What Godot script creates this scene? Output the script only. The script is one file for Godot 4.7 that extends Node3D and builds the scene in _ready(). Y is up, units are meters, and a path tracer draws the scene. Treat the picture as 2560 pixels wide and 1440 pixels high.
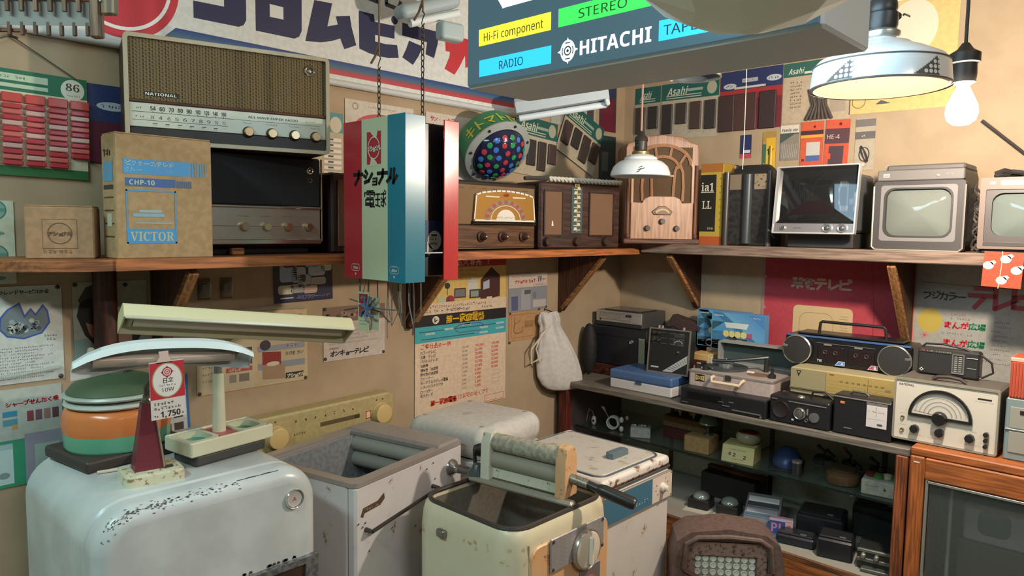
extends Node3D
# An old electrical appliance shop: the corner of two walls, shelves of radios and televisions, washing machines below.
# Left wall is the plane z = 0 (room at z > 0), right wall the plane x = 0 (room at x < 0); the corner is the y axis.

const BULB_AT := Vector3(-.90, 1.859, 1.617)

class Sh:
	var t := PackedVector3Array()
	var c := PackedColorArray()
	func tri(a: Vector3, b: Vector3, d: Vector3) -> void:
		t.append(a); t.append(b); t.append(d)
	func quad(a: Vector3, b: Vector3, d: Vector3, e: Vector3) -> void:
		tri(a, b, d); tri(a, d, e)
	func add(o: Sh, x: Transform3D) -> Sh:
		for p in o.t:
			t.append(x * p)
		return self
	func face(p: Array, out: Vector3) -> void:
		var n: Vector3 = (p[1] - p[0]).cross(p[2] - p[0])
		if n.dot(out) < .0:
			p = p.duplicate()
			p.reverse()
		for i in range(1, p.size() - 1):
			tri(p[0], p[i], p[i + 1])
	# box with chamfered edges, centred at m
	func box(m: Vector3, s: Vector3, bv := .002, b := Basis()) -> Sh:
		var h := s * .5
		bv = minf(bv, minf(h.x, minf(h.y, h.z)) * .8)
		var P := func(sg: Vector3, ax: int) -> Vector3:
			var q := Vector3.ZERO
			for k in 3:
				q[k] = sg[k] * (h[k] if k == ax else h[k] - bv)
			return m + b * q
		for ax in 3:
			var u := (ax + 1) % 3
			var w := (ax + 2) % 3
			for s0 in [-1.0, 1.0]:
				var o := Vector3.ZERO
				o[ax] = s0
				var f := []
				for k in [[-1, -1], [1, -1], [1, 1], [-1, 1]]:
					var g := o
					g[u] = k[0]
					g[w] = k[1]
					f.append(P.call(g, ax))
				face(f, b * o)
				if bv > .0:
					for s1 in [-1.0, 1.0]:
						var e0 := Vector3.ZERO
						e0[ax] = s0
						e0[u] = s1
						var ea := e0
						var eb := e0
						ea[w] = -1.0
						eb[w] = 1.0
						face([P.call(ea, ax), P.call(eb, ax), P.call(eb, u), P.call(ea, u)], b * e0)
		if bv > .0:
			for sx in [-1.0, 1.0]:
				for sy in [-1.0, 1.0]:
					for sz in [-1.0, 1.0]:
						var g := Vector3(sx, sy, sz)
						face([P.call(g, 0), P.call(g, 1), P.call(g, 2)], b * g)
		return self
	# box rounded on all edges
	func rbox(m: Vector3, s: Vector3, r: float, n := 3) -> Sh:
		var h := s * .5
		r = minf(r, minf(h.x, minf(h.y, h.z)))
		var a := []
		for i in n + 1:
			a.append([-1.0, tan(deg_to_rad(-45.0 + 45.0 * i / n))])
		for i in n + 1:
			a.append([1.0, tan(deg_to_rad(45.0 * i / n))])
		for ax in 3:
			var u := (ax + 1) % 3
			var w := (ax + 2) % 3
			for sg in [-1.0, 1.0]:
				var g := []
				for i in a.size():
					var row := []
					for j in a.size():
						var d := Vector3.ZERO
						d[ax] = sg
						d[u] = a[i][1]
						d[w] = a[j][1]
						var o := Vector3.ZERO
						o[ax] = sg * (h[ax] - r)
						o[u] = a[i][0] * (h[u] - r)
						o[w] = a[j][0] * (h[w] - r)
						row.append(m + o + d.normalized() * r)
					g.append(row)
				for i in a.size() - 1:
					for j in a.size() - 1:
						if sg > .0:
							quad(g[i][j], g[i + 1][j], g[i + 1][j + 1], g[i][j + 1])
						else:
							quad(g[i][j], g[i][j + 1], g[i + 1][j + 1], g[i + 1][j])
		return self
	func loft(rings: Array, cap0 := true, cap1 := true, loop := true) -> Sh:
		var n: int = rings[0].size()
		var last := n if loop else n - 1
		for k in rings.size() - 1:
			var a: PackedVector3Array = rings[k]
			var b: PackedVector3Array = rings[k + 1]
			for i in last:
				var j := (i + 1) % n
				if a[i] != a[j]:
					tri(a[i], a[j], b[j])
				if b[i] != b[j]:
					tri(a[i], b[j], b[i])
		if cap0:
			fan(rings[0], true)
		if cap1:
			fan(rings[rings.size() - 1], false)
		return self
	func fan(r: PackedVector3Array, flip: bool) -> void:
		var m := Vector3.ZERO
		for p in r:
			m += p
		m /= r.size()
		for i in r.size():
			var j := (i + 1) % r.size()
			if flip:
				tri(m, r[j], r[i])
			else:
				tri(m, r[i], r[j])
	# profile of (radius, height) turned round the Y axis
	func lathe(profile: Array, n := 24, x := Transform3D()) -> Sh:
		var rings := []
		for p in profile:
			var r := PackedVector3Array()
			for i in n:
				var g := TAU * i / n
				r.append(x * Vector3(p[0] * cos(g), p[1], -p[0] * sin(g)))
			rings.append(r)
		var open: bool = profile[0] != profile[-1]
		return loft(rings, open and profile[0][0] > .0001, open and profile[-1][0] > .0001)
	func cyl(a: Vector3, b: Vector3, r0: float, r1 := -1.0, n := 14, bv := .0) -> Sh:
		if r1 < .0:
			r1 = r0
		var l := (b - a).length()
		var x := Transform3D(up((b - a) / l), a)
		if bv > .0:
			return lathe([[r0 - bv, .0], [r0, bv], [r1, l - bv], [r1 - bv, l]], n, x)
		return lathe([[r0, .0], [r1, l]], n, x)
	static func up(d: Vector3) -> Basis:
		var s := Vector3.RIGHT if absf(d.x) < .9 else Vector3.BACK
		var z := s.cross(d).normalized()
		var xx := d.cross(z)
		return Basis(xx, d, z)
	func tube(p: Array, r: float, n := 8, loop := false) -> Sh:
		var rings := []
		var q := p.size()
		var nrm := Vector3.ZERO
		for i in q:
			var d: Vector3
			if loop:
				d = (p[(i + 1) % q] - p[(i - 1 + q) % q]).normalized()
			else:
				d = (p[mini(i + 1, q - 1)] - p[maxi(i - 1, 0)]).normalized()
			if i == 0:
				nrm = d.cross(Vector3.UP if absf(d.y) < .9 else Vector3.RIGHT).normalized()
			else:
				nrm = (nrm - d * nrm.dot(d)).normalized()
			var v := d.cross(nrm)
			var ring := PackedVector3Array()
			for k in n:
				var g := TAU * k / n
				ring.append(p[i] + (nrm * cos(g) + v * sin(g)) * r)
			rings.append(ring)
		if loop:
			rings.append(rings[0])
		return loft(rings, not loop, not loop)
	func ball(m: Vector3, r: Vector3, n := 16) -> Sh:
		var pr := []
		var k := n / 2
		for i in k + 1:
			var g := PI * i / k
			pr.append([sin(g), -cos(g)])
		return lathe(pr, n, Transform3D(Basis.from_scale(r), m))
	# outline in XY pushed from z0 to z1, the front edge rounded by bv
	func slab(poly: PackedVector2Array, z0: float, z1: float, bv := .0, steps := 1, x := Transform3D(), back_bv := .0) -> Sh:
		var rings := []
		var lv := []
		if back_bv > .0:
			lv.append([back_bv, z0])
			lv.append([.0, z0 + back_bv])
		else:
			lv.append([.0, z0])
		if bv > .0:
			for i in steps + 1:
				var g := PI * .5 * i / steps
				lv.append([bv * (1.0 - cos(g)), z1 - bv + bv * sin(g)])
		else:
			lv.append([.0, z1])
		for l in lv:
			var ring := PackedVector3Array()
			for p in inset(poly, l[0]):
				ring.append(x * Vector3(p.x, p.y, l[1]))
			rings.append(ring)
		loft(rings, false, false)
		var idx := Geometry2D.triangulate_polygon(poly)
		for k in [0, rings.size() - 1]:
			for i in range(0, idx.size(), 3):
				var a: Vector3 = rings[k][idx[i]]
				var b: Vector3 = rings[k][idx[i + 1]]
				var d: Vector3 = rings[k][idx[i + 2]]
				var out: Vector3 = x.basis.z * (-1.0 if k == 0 else 1.0)
				if (b - a).cross(d - a).dot(out) < .0:
					tri(a, d, b)
				else:
					tri(a, b, d)
		return self
	static func inset(poly: PackedVector2Array, d: float) -> PackedVector2Array:
		if d == .0:
			return poly
		var n := poly.size()
		var o := PackedVector2Array()
		for i in n:
			var a := (poly[i] - poly[(i - 1 + n) % n]).normalized()
			var b := (poly[(i + 1) % n] - poly[i]).normalized()
			var na := Vector2(-a.y, a.x)
			var nb := Vector2(-b.y, b.x)
			var m := (na + nb).normalized()
			o.append(poly[i] + m * d / maxf(m.dot(na), .4))
		return o
	# frame: outline with a hole of the same number of points, both counter-clockwise
	func frame(outer: PackedVector2Array, inner: PackedVector2Array, z0: float, z1: float, x := Transform3D()) -> Sh:
		var n := outer.size()
		for i in n:
			var j := (i + 1) % n
			var a := outer[i]
			var b := outer[j]
			var p := inner[i]
			var q := inner[j]
			quad(x * v3(a, z1), x * v3(b, z1), x * v3(q, z1), x * v3(p, z1))
			quad(x * v3(b, z0), x * v3(a, z0), x * v3(p, z0), x * v3(q, z0))
			quad(x * v3(a, z0), x * v3(b, z0), x * v3(b, z1), x * v3(a, z1))
			quad(x * v3(q, z0), x * v3(p, z0), x * v3(p, z1), x * v3(q, z1))
		return self
	static func v3(p: Vector2, z: float) -> Vector3:
		return Vector3(p.x, p.y, z)
	func mesh(sharp := 40.0) -> ArrayMesh:
		var nt := t.size() / 3
		var fn := PackedVector3Array()
		fn.resize(nt)
		var at := {}
		for i in nt:
			var n := (t[i * 3 + 1] - t[i * 3]).cross(t[i * 3 + 2] - t[i * 3])
			fn[i] = n
			for k in 3:
				var key := Vector3i((t[i * 3 + k] * 20000.0).round())
				if at.has(key):
					at[key].append(i)
				else:
					at[key] = PackedInt32Array([i])
		var lim := cos(deg_to_rad(sharp))
		var vs := PackedVector3Array()
		var ns := PackedVector3Array()
		for i in nt:
			var f := fn[i].normalized()
			if f == Vector3.ZERO:
				continue
			for k in [0, 2, 1]:
				var p := t[i * 3 + k]
				var sum := Vector3.ZERO
				for o in at[Vector3i((p * 20000.0).round())]:
					if fn[o].normalized().dot(f) >= lim:
						sum += fn[o]
				vs.append(p)
				ns.append(sum.normalized() if sum != Vector3.ZERO else f)
		var arr := []
		arr.resize(Mesh.ARRAY_MAX)
		arr[Mesh.ARRAY_VERTEX] = vs
		arr[Mesh.ARRAY_NORMAL] = ns
		var m := ArrayMesh.new()
		m.add_surface_from_arrays(Mesh.PRIMITIVE_TRIANGLES, arr)
		return m

# flat print on a sheet: u right, v up, in metres from the sheet's lower left corner
class Ink:
	var t := PackedVector3Array()
	var c := PackedColorArray()
	var warp = null
	var fonts: Dictionary
	var glyphs: Dictionary
	var rng := RandomNumberGenerator.new()
	var base := .0006
	func p(u: float, v: float, z: float) -> Vector3:
		return warp.call(u, v, z) if warp != null else Vector3(u, v, z)
	func tri2(a: Vector2, b: Vector2, d: Vector2, col: Color, L: int) -> void:
		var z := base + L * .0002
		if (b - a).cross(d - a) < .0:
			var s := b
			b = d
			d = s
		t.append(p(a.x, a.y, z)); t.append(p(d.x, d.y, z)); t.append(p(b.x, b.y, z))
		for i in 3:
			c.append(col)
	func poly(pts: PackedVector2Array, col: Color, L := 1) -> Ink:
		var q := col.srgb_to_linear()
		var idx := Geometry2D.triangulate_polygon(pts)
		for i in range(0, idx.size(), 3):
			tri2(pts[idx[i]], pts[idx[i + 1]], pts[idx[i + 2]], q, L)
		return self
	func rect(x: float, y: float, w: float, h: float, col: Color, L := 0) -> Ink:
		var q := col.srgb_to_linear()
		var n := 1
		if warp != null:
			n = 10
		for i in n:
			var a := x + w * i / n
			var b := x + w * (i + 1) / n
			tri2(Vector2(a, y), Vector2(b, y), Vector2(b, y + h), q, L)
			tri2(Vector2(a, y), Vector2(b, y + h), Vector2(a, y + h), q, L)
		return self
	func oval(x: float, y: float, rx: float, ry: float, col: Color, L := 1, n := 20) -> Ink:
		var q := col.srgb_to_linear()
		for i in n:
			var a := TAU * i / n
			var b := TAU * (i + 1) / n
			tri2(Vector2(x, y), Vector2(x + rx * cos(a), y + ry * sin(a)), Vector2(x + rx * cos(b), y + ry * sin(b)), q, L)
		return self
	func arc(x: float, y: float, r: float, w: float, col: Color, L := 1, a0 := .0, a1 := TAU, sq := 1.0, n := 28) -> Ink:
		var q := col.srgb_to_linear()
		for i in n:
			var a := lerpf(a0, a1, float(i) / n)
			var b := lerpf(a0, a1, float(i + 1) / n)
			var e := [Vector2(cos(a), sin(a) * sq), Vector2(cos(b), sin(b) * sq)]
			var o := Vector2(x, y)
			tri2(o + e[0] * (r - w), o + e[0] * r, o + e[1] * r, q, L)
			tri2(o + e[0] * (r - w), o + e[1] * r, o + e[1] * (r - w), q, L)
		return self
	func line(pts: Array, w: float, col: Color, L := 1, ext := .3) -> Ink:
		var q := col.srgb_to_linear()
		for i in pts.size() - 1:
			var a: Vector2 = pts[i]
			var b: Vector2 = pts[i + 1]
			var d := (b - a).normalized()
			var s := Vector2(-d.y, d.x) * w * .5
			a -= d * w * ext
			b += d * w * ext
			tri2(a - s, b - s, b + s, q, L)
			tri2(a - s, b + s, a + s, q, L)
		return self
	func border(x: float, y: float, w: float, h: float, k: float, col: Color, L := 1) -> Ink:
		rect(x, y, w, k, col, L); rect(x, y + h - k, w, k, col, L)
		rect(x, y, k, h, col, L); rect(x + w - k, y, k, h, col, L)
		return self
	# latin text whose capitals are h high, fitted to a width if one is given
	func text(s: String, x: float, y: float, h: float, col: Color, L := 1, fit := .0, font := "bold", slant := .0, rot := .0) -> Ink:
		var q := col.srgb_to_linear()
		var key := s + "|" + font
		if not fonts.has(key):
			var f := SystemFont.new()
			f.font_names = PackedStringArray(["Droid Serif" if font.begins_with("serif") else "Droid Sans"])
			f.font_weight = 400 if font.ends_with("thin") else 700
			var tm := TextMesh.new()
			tm.text = s
			tm.font = f
			tm.font_size = 64
			tm.pixel_size = .01
			tm.depth = .0
			tm.curve_step = 4.0
			fonts[key] = tm.surface_get_arrays(0)[0]
		var v: PackedVector3Array = fonts[key]
		if v.is_empty():
			return self
		var lo := Vector2(1e9, 1e9)
		var hi := Vector2(-1e9, -1e9)
		for a in v:
			lo = lo.min(Vector2(a.x, a.y))
			hi = hi.max(Vector2(a.x, a.y))
		var by := hi.y - .457
		var k := h / .457
		var kx := fit / (hi.x - lo.x) if fit > .0 else k
		var tr := Transform2D(deg_to_rad(rot), Vector2(x, y))
		for i in range(0, v.size(), 3):
			var w := []
			for j in 3:
				var yy := (v[i + j].y - by) * k
				w.append(tr * Vector2((v[i + j].x - lo.x) * kx + yy * slant, yy))
			tri2(w[0], w[1], w[2], q, L)
		return self
	# Japanese characters from strokes on a ten by ten grid, h high; wt is the stroke width in grid cells
	func jp(s: String, x: float, y: float, h: float, col: Color, wt := 1.1, L := 1, adv := 1.0, slant := .0, rot := .0, asp := 1.0) -> Ink:
		var k := h / 10.0
		var at := .0
		var tr := Transform2D(deg_to_rad(rot), Vector2(x, y))
		for ch in s:
			if glyphs.has(ch):
				for st in glyphs[ch].split("/"):
					var pts := []
					for e in st.strip_edges().split(" "):
						var gx := float(e.unicode_at(0) - 48) + .5
						var gy := 9.5 - float(e.unicode_at(1) - 48)
						pts.append(tr * Vector2(at + gx * k * asp + gy * k * slant, gy * k))
					line(pts, wt * k, col, L, .35)
				at += h * adv * asp
			else:
				at += h * adv * asp * .5
		return self
	# rows of print too small to read: short strokes, each "character" different
	func tiny(x: float, y: float, w: float, h: float, col: Color, sd := 1, L := 1, wt := .12) -> Ink:
		rng.seed = sd
		var n := int(w / h)
		for i in n:
			if rng.randf() < .08:
				continue
			var a := x + i * h
			for k in 3:
				var q := rng.randf()
				if q < .5:
					var yy := y + h * rng.randf_range(.1, .9)
					rect(a + h * .1, yy, h * rng.randf_range(.4, .8), h * wt, col, L)
				else:
					rect(a + h * rng.randf_range(.1, .7), y + h * .08, h * wt, h * rng.randf_range(.4, .8), col, L)
		return self
	func mesh() -> ArrayMesh:
		var ns := PackedVector3Array()
		for i in range(0, t.size(), 3):
			var f := (t[i + 2] - t[i]).cross(t[i + 1] - t[i]).normalized()
			ns.append(f); ns.append(f); ns.append(f)
		var arr := []
		arr.resize(Mesh.ARRAY_MAX)
		arr[Mesh.ARRAY_VERTEX] = t
		arr[Mesh.ARRAY_NORMAL] = ns
		arr[Mesh.ARRAY_COLOR] = c
		var m := ArrayMesh.new()
		m.add_surface_from_arrays(Mesh.PRIMITIVE_TRIANGLES, arr)
		return m

var taken := {}
var text_cache := {}
var mats := {}
var tex := {}

func ink() -> Ink:
	var i := Ink.new()
	i.fonts = text_cache
	i.glyphs = GLYPHS
	return i

func numbered(n: String) -> String:
	if not taken.has(n):
		taken[n] = 0
		return n
	taken[n] += 1
	return "%s_%03d" % [n, taken[n]]

func tag(o: Node3D, label: String, category: String, group := "") -> Node3D:
	o.set_meta("label", label)
	o.set_meta("category", category)
	if group:
		o.set_meta("group", group)
	return o

func thing(called: String, label: String, category: String, at := Vector3.ZERO, yaw := .0, group := "") -> Node3D:
	var o := Node3D.new()
	o.name = numbered(called)
	add_child(o)
	o.position = at
	o.rotation_degrees.y = yaw
	return tag(o, label, category, group)

func part(parent: Node3D, called: String, s, m: Material, at := Vector3.ZERO, label := "") -> MeshInstance3D:
	var o := MeshInstance3D.new()
	o.name = called
	o.mesh = s if s is Mesh else s.mesh()
	o.material_override = m
	o.position = at
	parent.add_child(o, true)
	if label:
		o.set_meta("label", label)
	return o

func solo(called: String, label: String, category: String, s, m: Material, at := Vector3.ZERO, yaw := .0, group := "") -> MeshInstance3D:
	var o := MeshInstance3D.new()
	o.name = numbered(called)
	o.mesh = s if s is Mesh else s.mesh()
	o.material_override = m
	add_child(o)
	o.position = at
	o.rotation_degrees.y = yaw
	tag(o, label, category, group)
	return o

func struct(called: String, s, m: Material) -> MeshInstance3D:
	var o := MeshInstance3D.new()
	o.name = called
	o.mesh = s if s is Mesh else s.mesh()
	o.material_override = m
	add_child(o)
	o.set_meta("kind", "structure")
	return o

static func rr(w: float, h: float, r: float, n := 4) -> PackedVector2Array:
	var o := PackedVector2Array()
	r = minf(r, minf(w, h) * .499)
	var m := [Vector2(w / 2 - r, h / 2 - r), Vector2(-w / 2 + r, h / 2 - r), Vector2(-w / 2 + r, -h / 2 + r), Vector2(w / 2 - r, -h / 2 + r)]
	for k in 4:
		for i in n + 1:
			var a := PI * .5 * (k + float(i) / n)
			o.append(m[k] + Vector2(cos(a), sin(a)) * r)
	return o

static func V(a: Array) -> PackedVector2Array:
	var o := PackedVector2Array()
	for i in range(0, a.size(), 2):
		o.append(Vector2(a[i], a[i + 1]))
	return o

# ---- materials
func noise_tex(key: String, freq: float, lo: Color, hi: Color, oct := 4, size := 512, p0 := .25, p1 := .75, kind := FastNoiseLite.TYPE_SIMPLEX_SMOOTH, sd := 1) -> Texture2D:
	if not tex.has(key):
		var f := FastNoiseLite.new()
		f.noise_type = kind
		f.frequency = freq
		f.fractal_octaves = oct
		f.seed = sd
		var g := Gradient.new()
		g.offsets = PackedFloat32Array([.0, p0, p1, 1.0])
		g.colors = PackedColorArray([lo, lo, hi, hi])
		var nt := NoiseTexture2D.new()
		nt.width = size
		nt.height = size
		nt.seamless = true
		nt.noise = f
		nt.color_ramp = g
		tex[key] = nt
	return tex[key]

func mt(col, rough := .6, metal := .0, key := "") -> StandardMaterial3D:
	var cc: Color = Color(col) if col is String else col
	var k := "%s %s %s %s" % [cc.to_html(), rough, metal, key]
	if mats.has(k):
		return mats[k]
	var m := StandardMaterial3D.new()
	m.albedo_color = cc
	m.roughness = rough
	m.metallic = metal
	mats[k] = m
	return m

# a colour with a mottled, dusty grain of its own
func grained(col, rough: float, lo := .95, freq := .025, scale := 3.0, stretch := Vector3.ONE, metal := .0, p0 := .3, p1 := .65, sd := 1) -> StandardMaterial3D:
	var m := mt(col, rough, metal, "g%s %s %s %s %s %s %s" % [lo, freq, scale, stretch, p0, p1, sd])
	if m.albedo_texture == null:
		m.albedo_texture = noise_tex("g%s %s %s %s %s" % [lo, freq, p0, p1, sd], freq, Color(lo, lo, lo), Color.WHITE, 5, 512, p0, p1, FastNoiseLite.TYPE_SIMPLEX_SMOOTH, sd)
		m.uv1_triplanar = true
		m.uv1_scale = stretch * scale
	return m

func wood(col, axis: int, lo := .62, rough := .55) -> StandardMaterial3D:
	var s := Vector3(14.0, 14.0, 14.0)
	s[axis] = .9
	return grained(col, rough, lo, .012, 1.0, s, .0, .25, .7, 7)

# paint worn through: base colour with rust or dirt spots
func worn(col, dirt, rough := .35, amount := .3, scale := 2.0, sd := 3) -> StandardMaterial3D:
	var cc := Color(col)
	var m := mt(Color.WHITE, rough, .0, "w%s %s %s %s %s" % [col, dirt, amount, scale, sd])
	if m.albedo_texture == null:
		var f := FastNoiseLite.new()
		f.frequency = .012
		f.fractal_octaves = 6
		f.fractal_gain = .62
		f.seed = sd
		var g := Gradient.new()
		g.offsets = PackedFloat32Array([.0, amount, amount + .025, amount + .12, .85])
		var d := Color(dirt)
		g.colors = PackedColorArray([d, d, cc.lerp(d, .25), cc, cc.lerp(Color.WHITE, .06)])
		var nt := NoiseTexture2D.new()
		nt.width = 512
		nt.height = 512
		nt.seamless = true
		nt.noise = f
		nt.color_ramp = g
		m.albedo_texture = nt
		m.uv1_triplanar = true
		m.uv1_scale = Vector3.ONE * scale
	return m

func glow(col, energy: float) -> StandardMaterial3D:
	var m := mt(col, .5, .0, "e%s" % energy)
	m.emission_enabled = true
	m.emission = Color(col) if col is String else col
	m.emission_energy_multiplier = energy
	return m

func glass(col, a := .12, rough := .05) -> StandardMaterial3D:
	var cc := Color(col)
	cc.a = a
	var m := mt(cc, rough, .0, "glass")
	m.transparency = BaseMaterial3D.TRANSPARENCY_ALPHA
	m.metallic_specular = .6
	return m

func print_mat() -> StandardMaterial3D:
	var m := mt(Color.WHITE, .55, .0, "print")
	m.vertex_color_use_as_albedo = true
	return m

func gloss_print() -> StandardMaterial3D:
	var m := mt(Color.WHITE, .25, .0, "gloss")
	m.vertex_color_use_as_albedo = true
	return m

# woven grille cloth: light threads crossing over dark gaps
func cloth_tex(key: String, thread: Color, gap: Color, nx: int, ny: int) -> Texture2D:
	if not tex.has(key):
		var im := Image.create(64, 64, false, Image.FORMAT_RGB8)
		for y in 64:
			for x in 64:
				var a := fposmod(x * nx / 64.0, 1.0)
				var b := fposmod(y * ny / 64.0, 1.0)
				var over := int(x * nx / 64.0) % 2 == int(y * ny / 64.0) % 2
				var hole := a > .55 and b > .3 if over else a > .75 or b > .8
				var j := .9 + .1 * sin(x * 12.9 + y * 4.1)
				im.set_pixel(x, y, (gap if hole else thread) * j)
		tex[key] = ImageTexture.create_from_image(im)
	return tex[key]

func cloth(key: String, thread, gap, nx: int, ny: int, scale: float) -> StandardMaterial3D:
	var m := mt(Color.WHITE, .85, .0, "cloth" + key)
	if m.albedo_texture == null:
		m.albedo_texture = cloth_tex(key, Color(thread), Color(gap), nx, ny)
		m.uv1_triplanar = true
		m.uv1_scale = Vector3.ONE * scale
	return m

func area(at: Vector3, look: Vector3, size: Vector2, col: Color, energy: float, parent: Node3D = self) -> AreaLight3D:
	var l := AreaLight3D.new()
	l.name = "lamp_light"
	parent.add_child(l, true)
	l.position = at
	l.basis = Basis.looking_at(look, Vector3.UP if absf(look.y) < .9 else Vector3.RIGHT)
	l.area_size = size
	l.light_color = col
	l.light_energy = energy
	l.area_range = 12.0
	l.shadow_enabled = true
	return l

# ---- the stage
func _ready() -> void:
	camera_and_air()
	room()
	shelves()
	ceiling_things()
	left_wall_paper()
	right_wall_paper()
	left_shelf_things()
	right_shelf_things()
	hanging_things()
	appliances()
	desk_lamps()
	counter_things()
	case_things()

func camera_and_air() -> void:
	var cam := Camera3D.new()
	cam.name = "camera"
	add_child(cam)
	cam.position = Vector3(-2.957, 1.55, 2.054)
	cam.rotation_degrees = Vector3(-4.82, -46.667, .742)
	cam.fov = 43.511
	cam.near = .05
	cam.current = true
	var e := Environment.new()
	e.background_mode = Environment.BG_COLOR
	e.background_color = Color(.02, .02, .025)
	e.tonemap_mode = Environment.TONE_MAPPER_LINEAR
	e.tonemap_exposure = 1.1
	e.sdfgi_enabled = true
	e.ssao_enabled = true
	e.ssil_enabled = true
	var w := WorldEnvironment.new()
	w.name = "air"
	w.environment = e
	add_child(w)
	# fluorescent fittings on the ceiling to the left of and behind the view
	fluorescent(Vector3(-3.75, 2.70, 1.05), .0, Color(.86, 1.0, 1.0), 3.8, "white twin fluorescent ceiling fitting near the refrigerator")
	fluorescent(Vector3(-2.5, 2.70, 3.5), 90.0, Color(1.0, .98, .97), 3.4, "white twin fluorescent ceiling fitting in the middle of the shop")

func fluorescent(at: Vector3, yaw: float, col: Color, power: float, label: String) -> void:
	var t := thing("ceiling_light", label, "light", at, yaw)
	part(t, "housing", Sh.new().slab(V([-.09, .04, -.04, .0, .04, .0, .09, .04, .09, .1, -.09, .1]), -.62, .62), mt("e8e8e0", .5))
	for s in [-1, 1]:
		part(t, "tube", Sh.new().cyl(Vector3(.07 * s, -.005, -.58), Vector3(.07 * s, -.005, .58), .014), glow(col, 3.0))
	area(Vector3(0, -.03, 0), Vector3.DOWN, Vector2(1.16, .2), col, power, t)

func room() -> void:
	var wl := grained("b19b7e", .85, .96, .012, .8, Vector3.ONE, .0, .3, .65, 4)
	struct("wall_left", Sh.new().box(Vector3(-2.6, 1.4, -.05), Vector3(5.4, 2.8, .1), .0), wl)
	struct("wall_right", Sh.new().box(Vector3(.05, 1.4, 2.5), Vector3(.1, 2.8, 5.2), .0), wl)
	struct("wall_back", Sh.new().box(Vector3(-2.6, 1.4, 5.05), Vector3(5.4, 2.8, .1), .0), mt("8f8678", .9))
	struct("wall_far_side", Sh.new().box(Vector3(-5.25, 1.4, 2.5), Vector3(.1, 2.8, 5.2), .0), mt("8f9488", .9))
	struct("floor", Sh.new().box(Vector3(-2.6, -.05, 2.5), Vector3(5.4, .1, 5.2), .0), grained("6a5f50", .7, .7))
	struct("ceiling", Sh.new().box(Vector3(-2.6, 2.85, 2.5), Vector3(5.4, .1, 5.2), .0), mt("a59c8c", .9))

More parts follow.
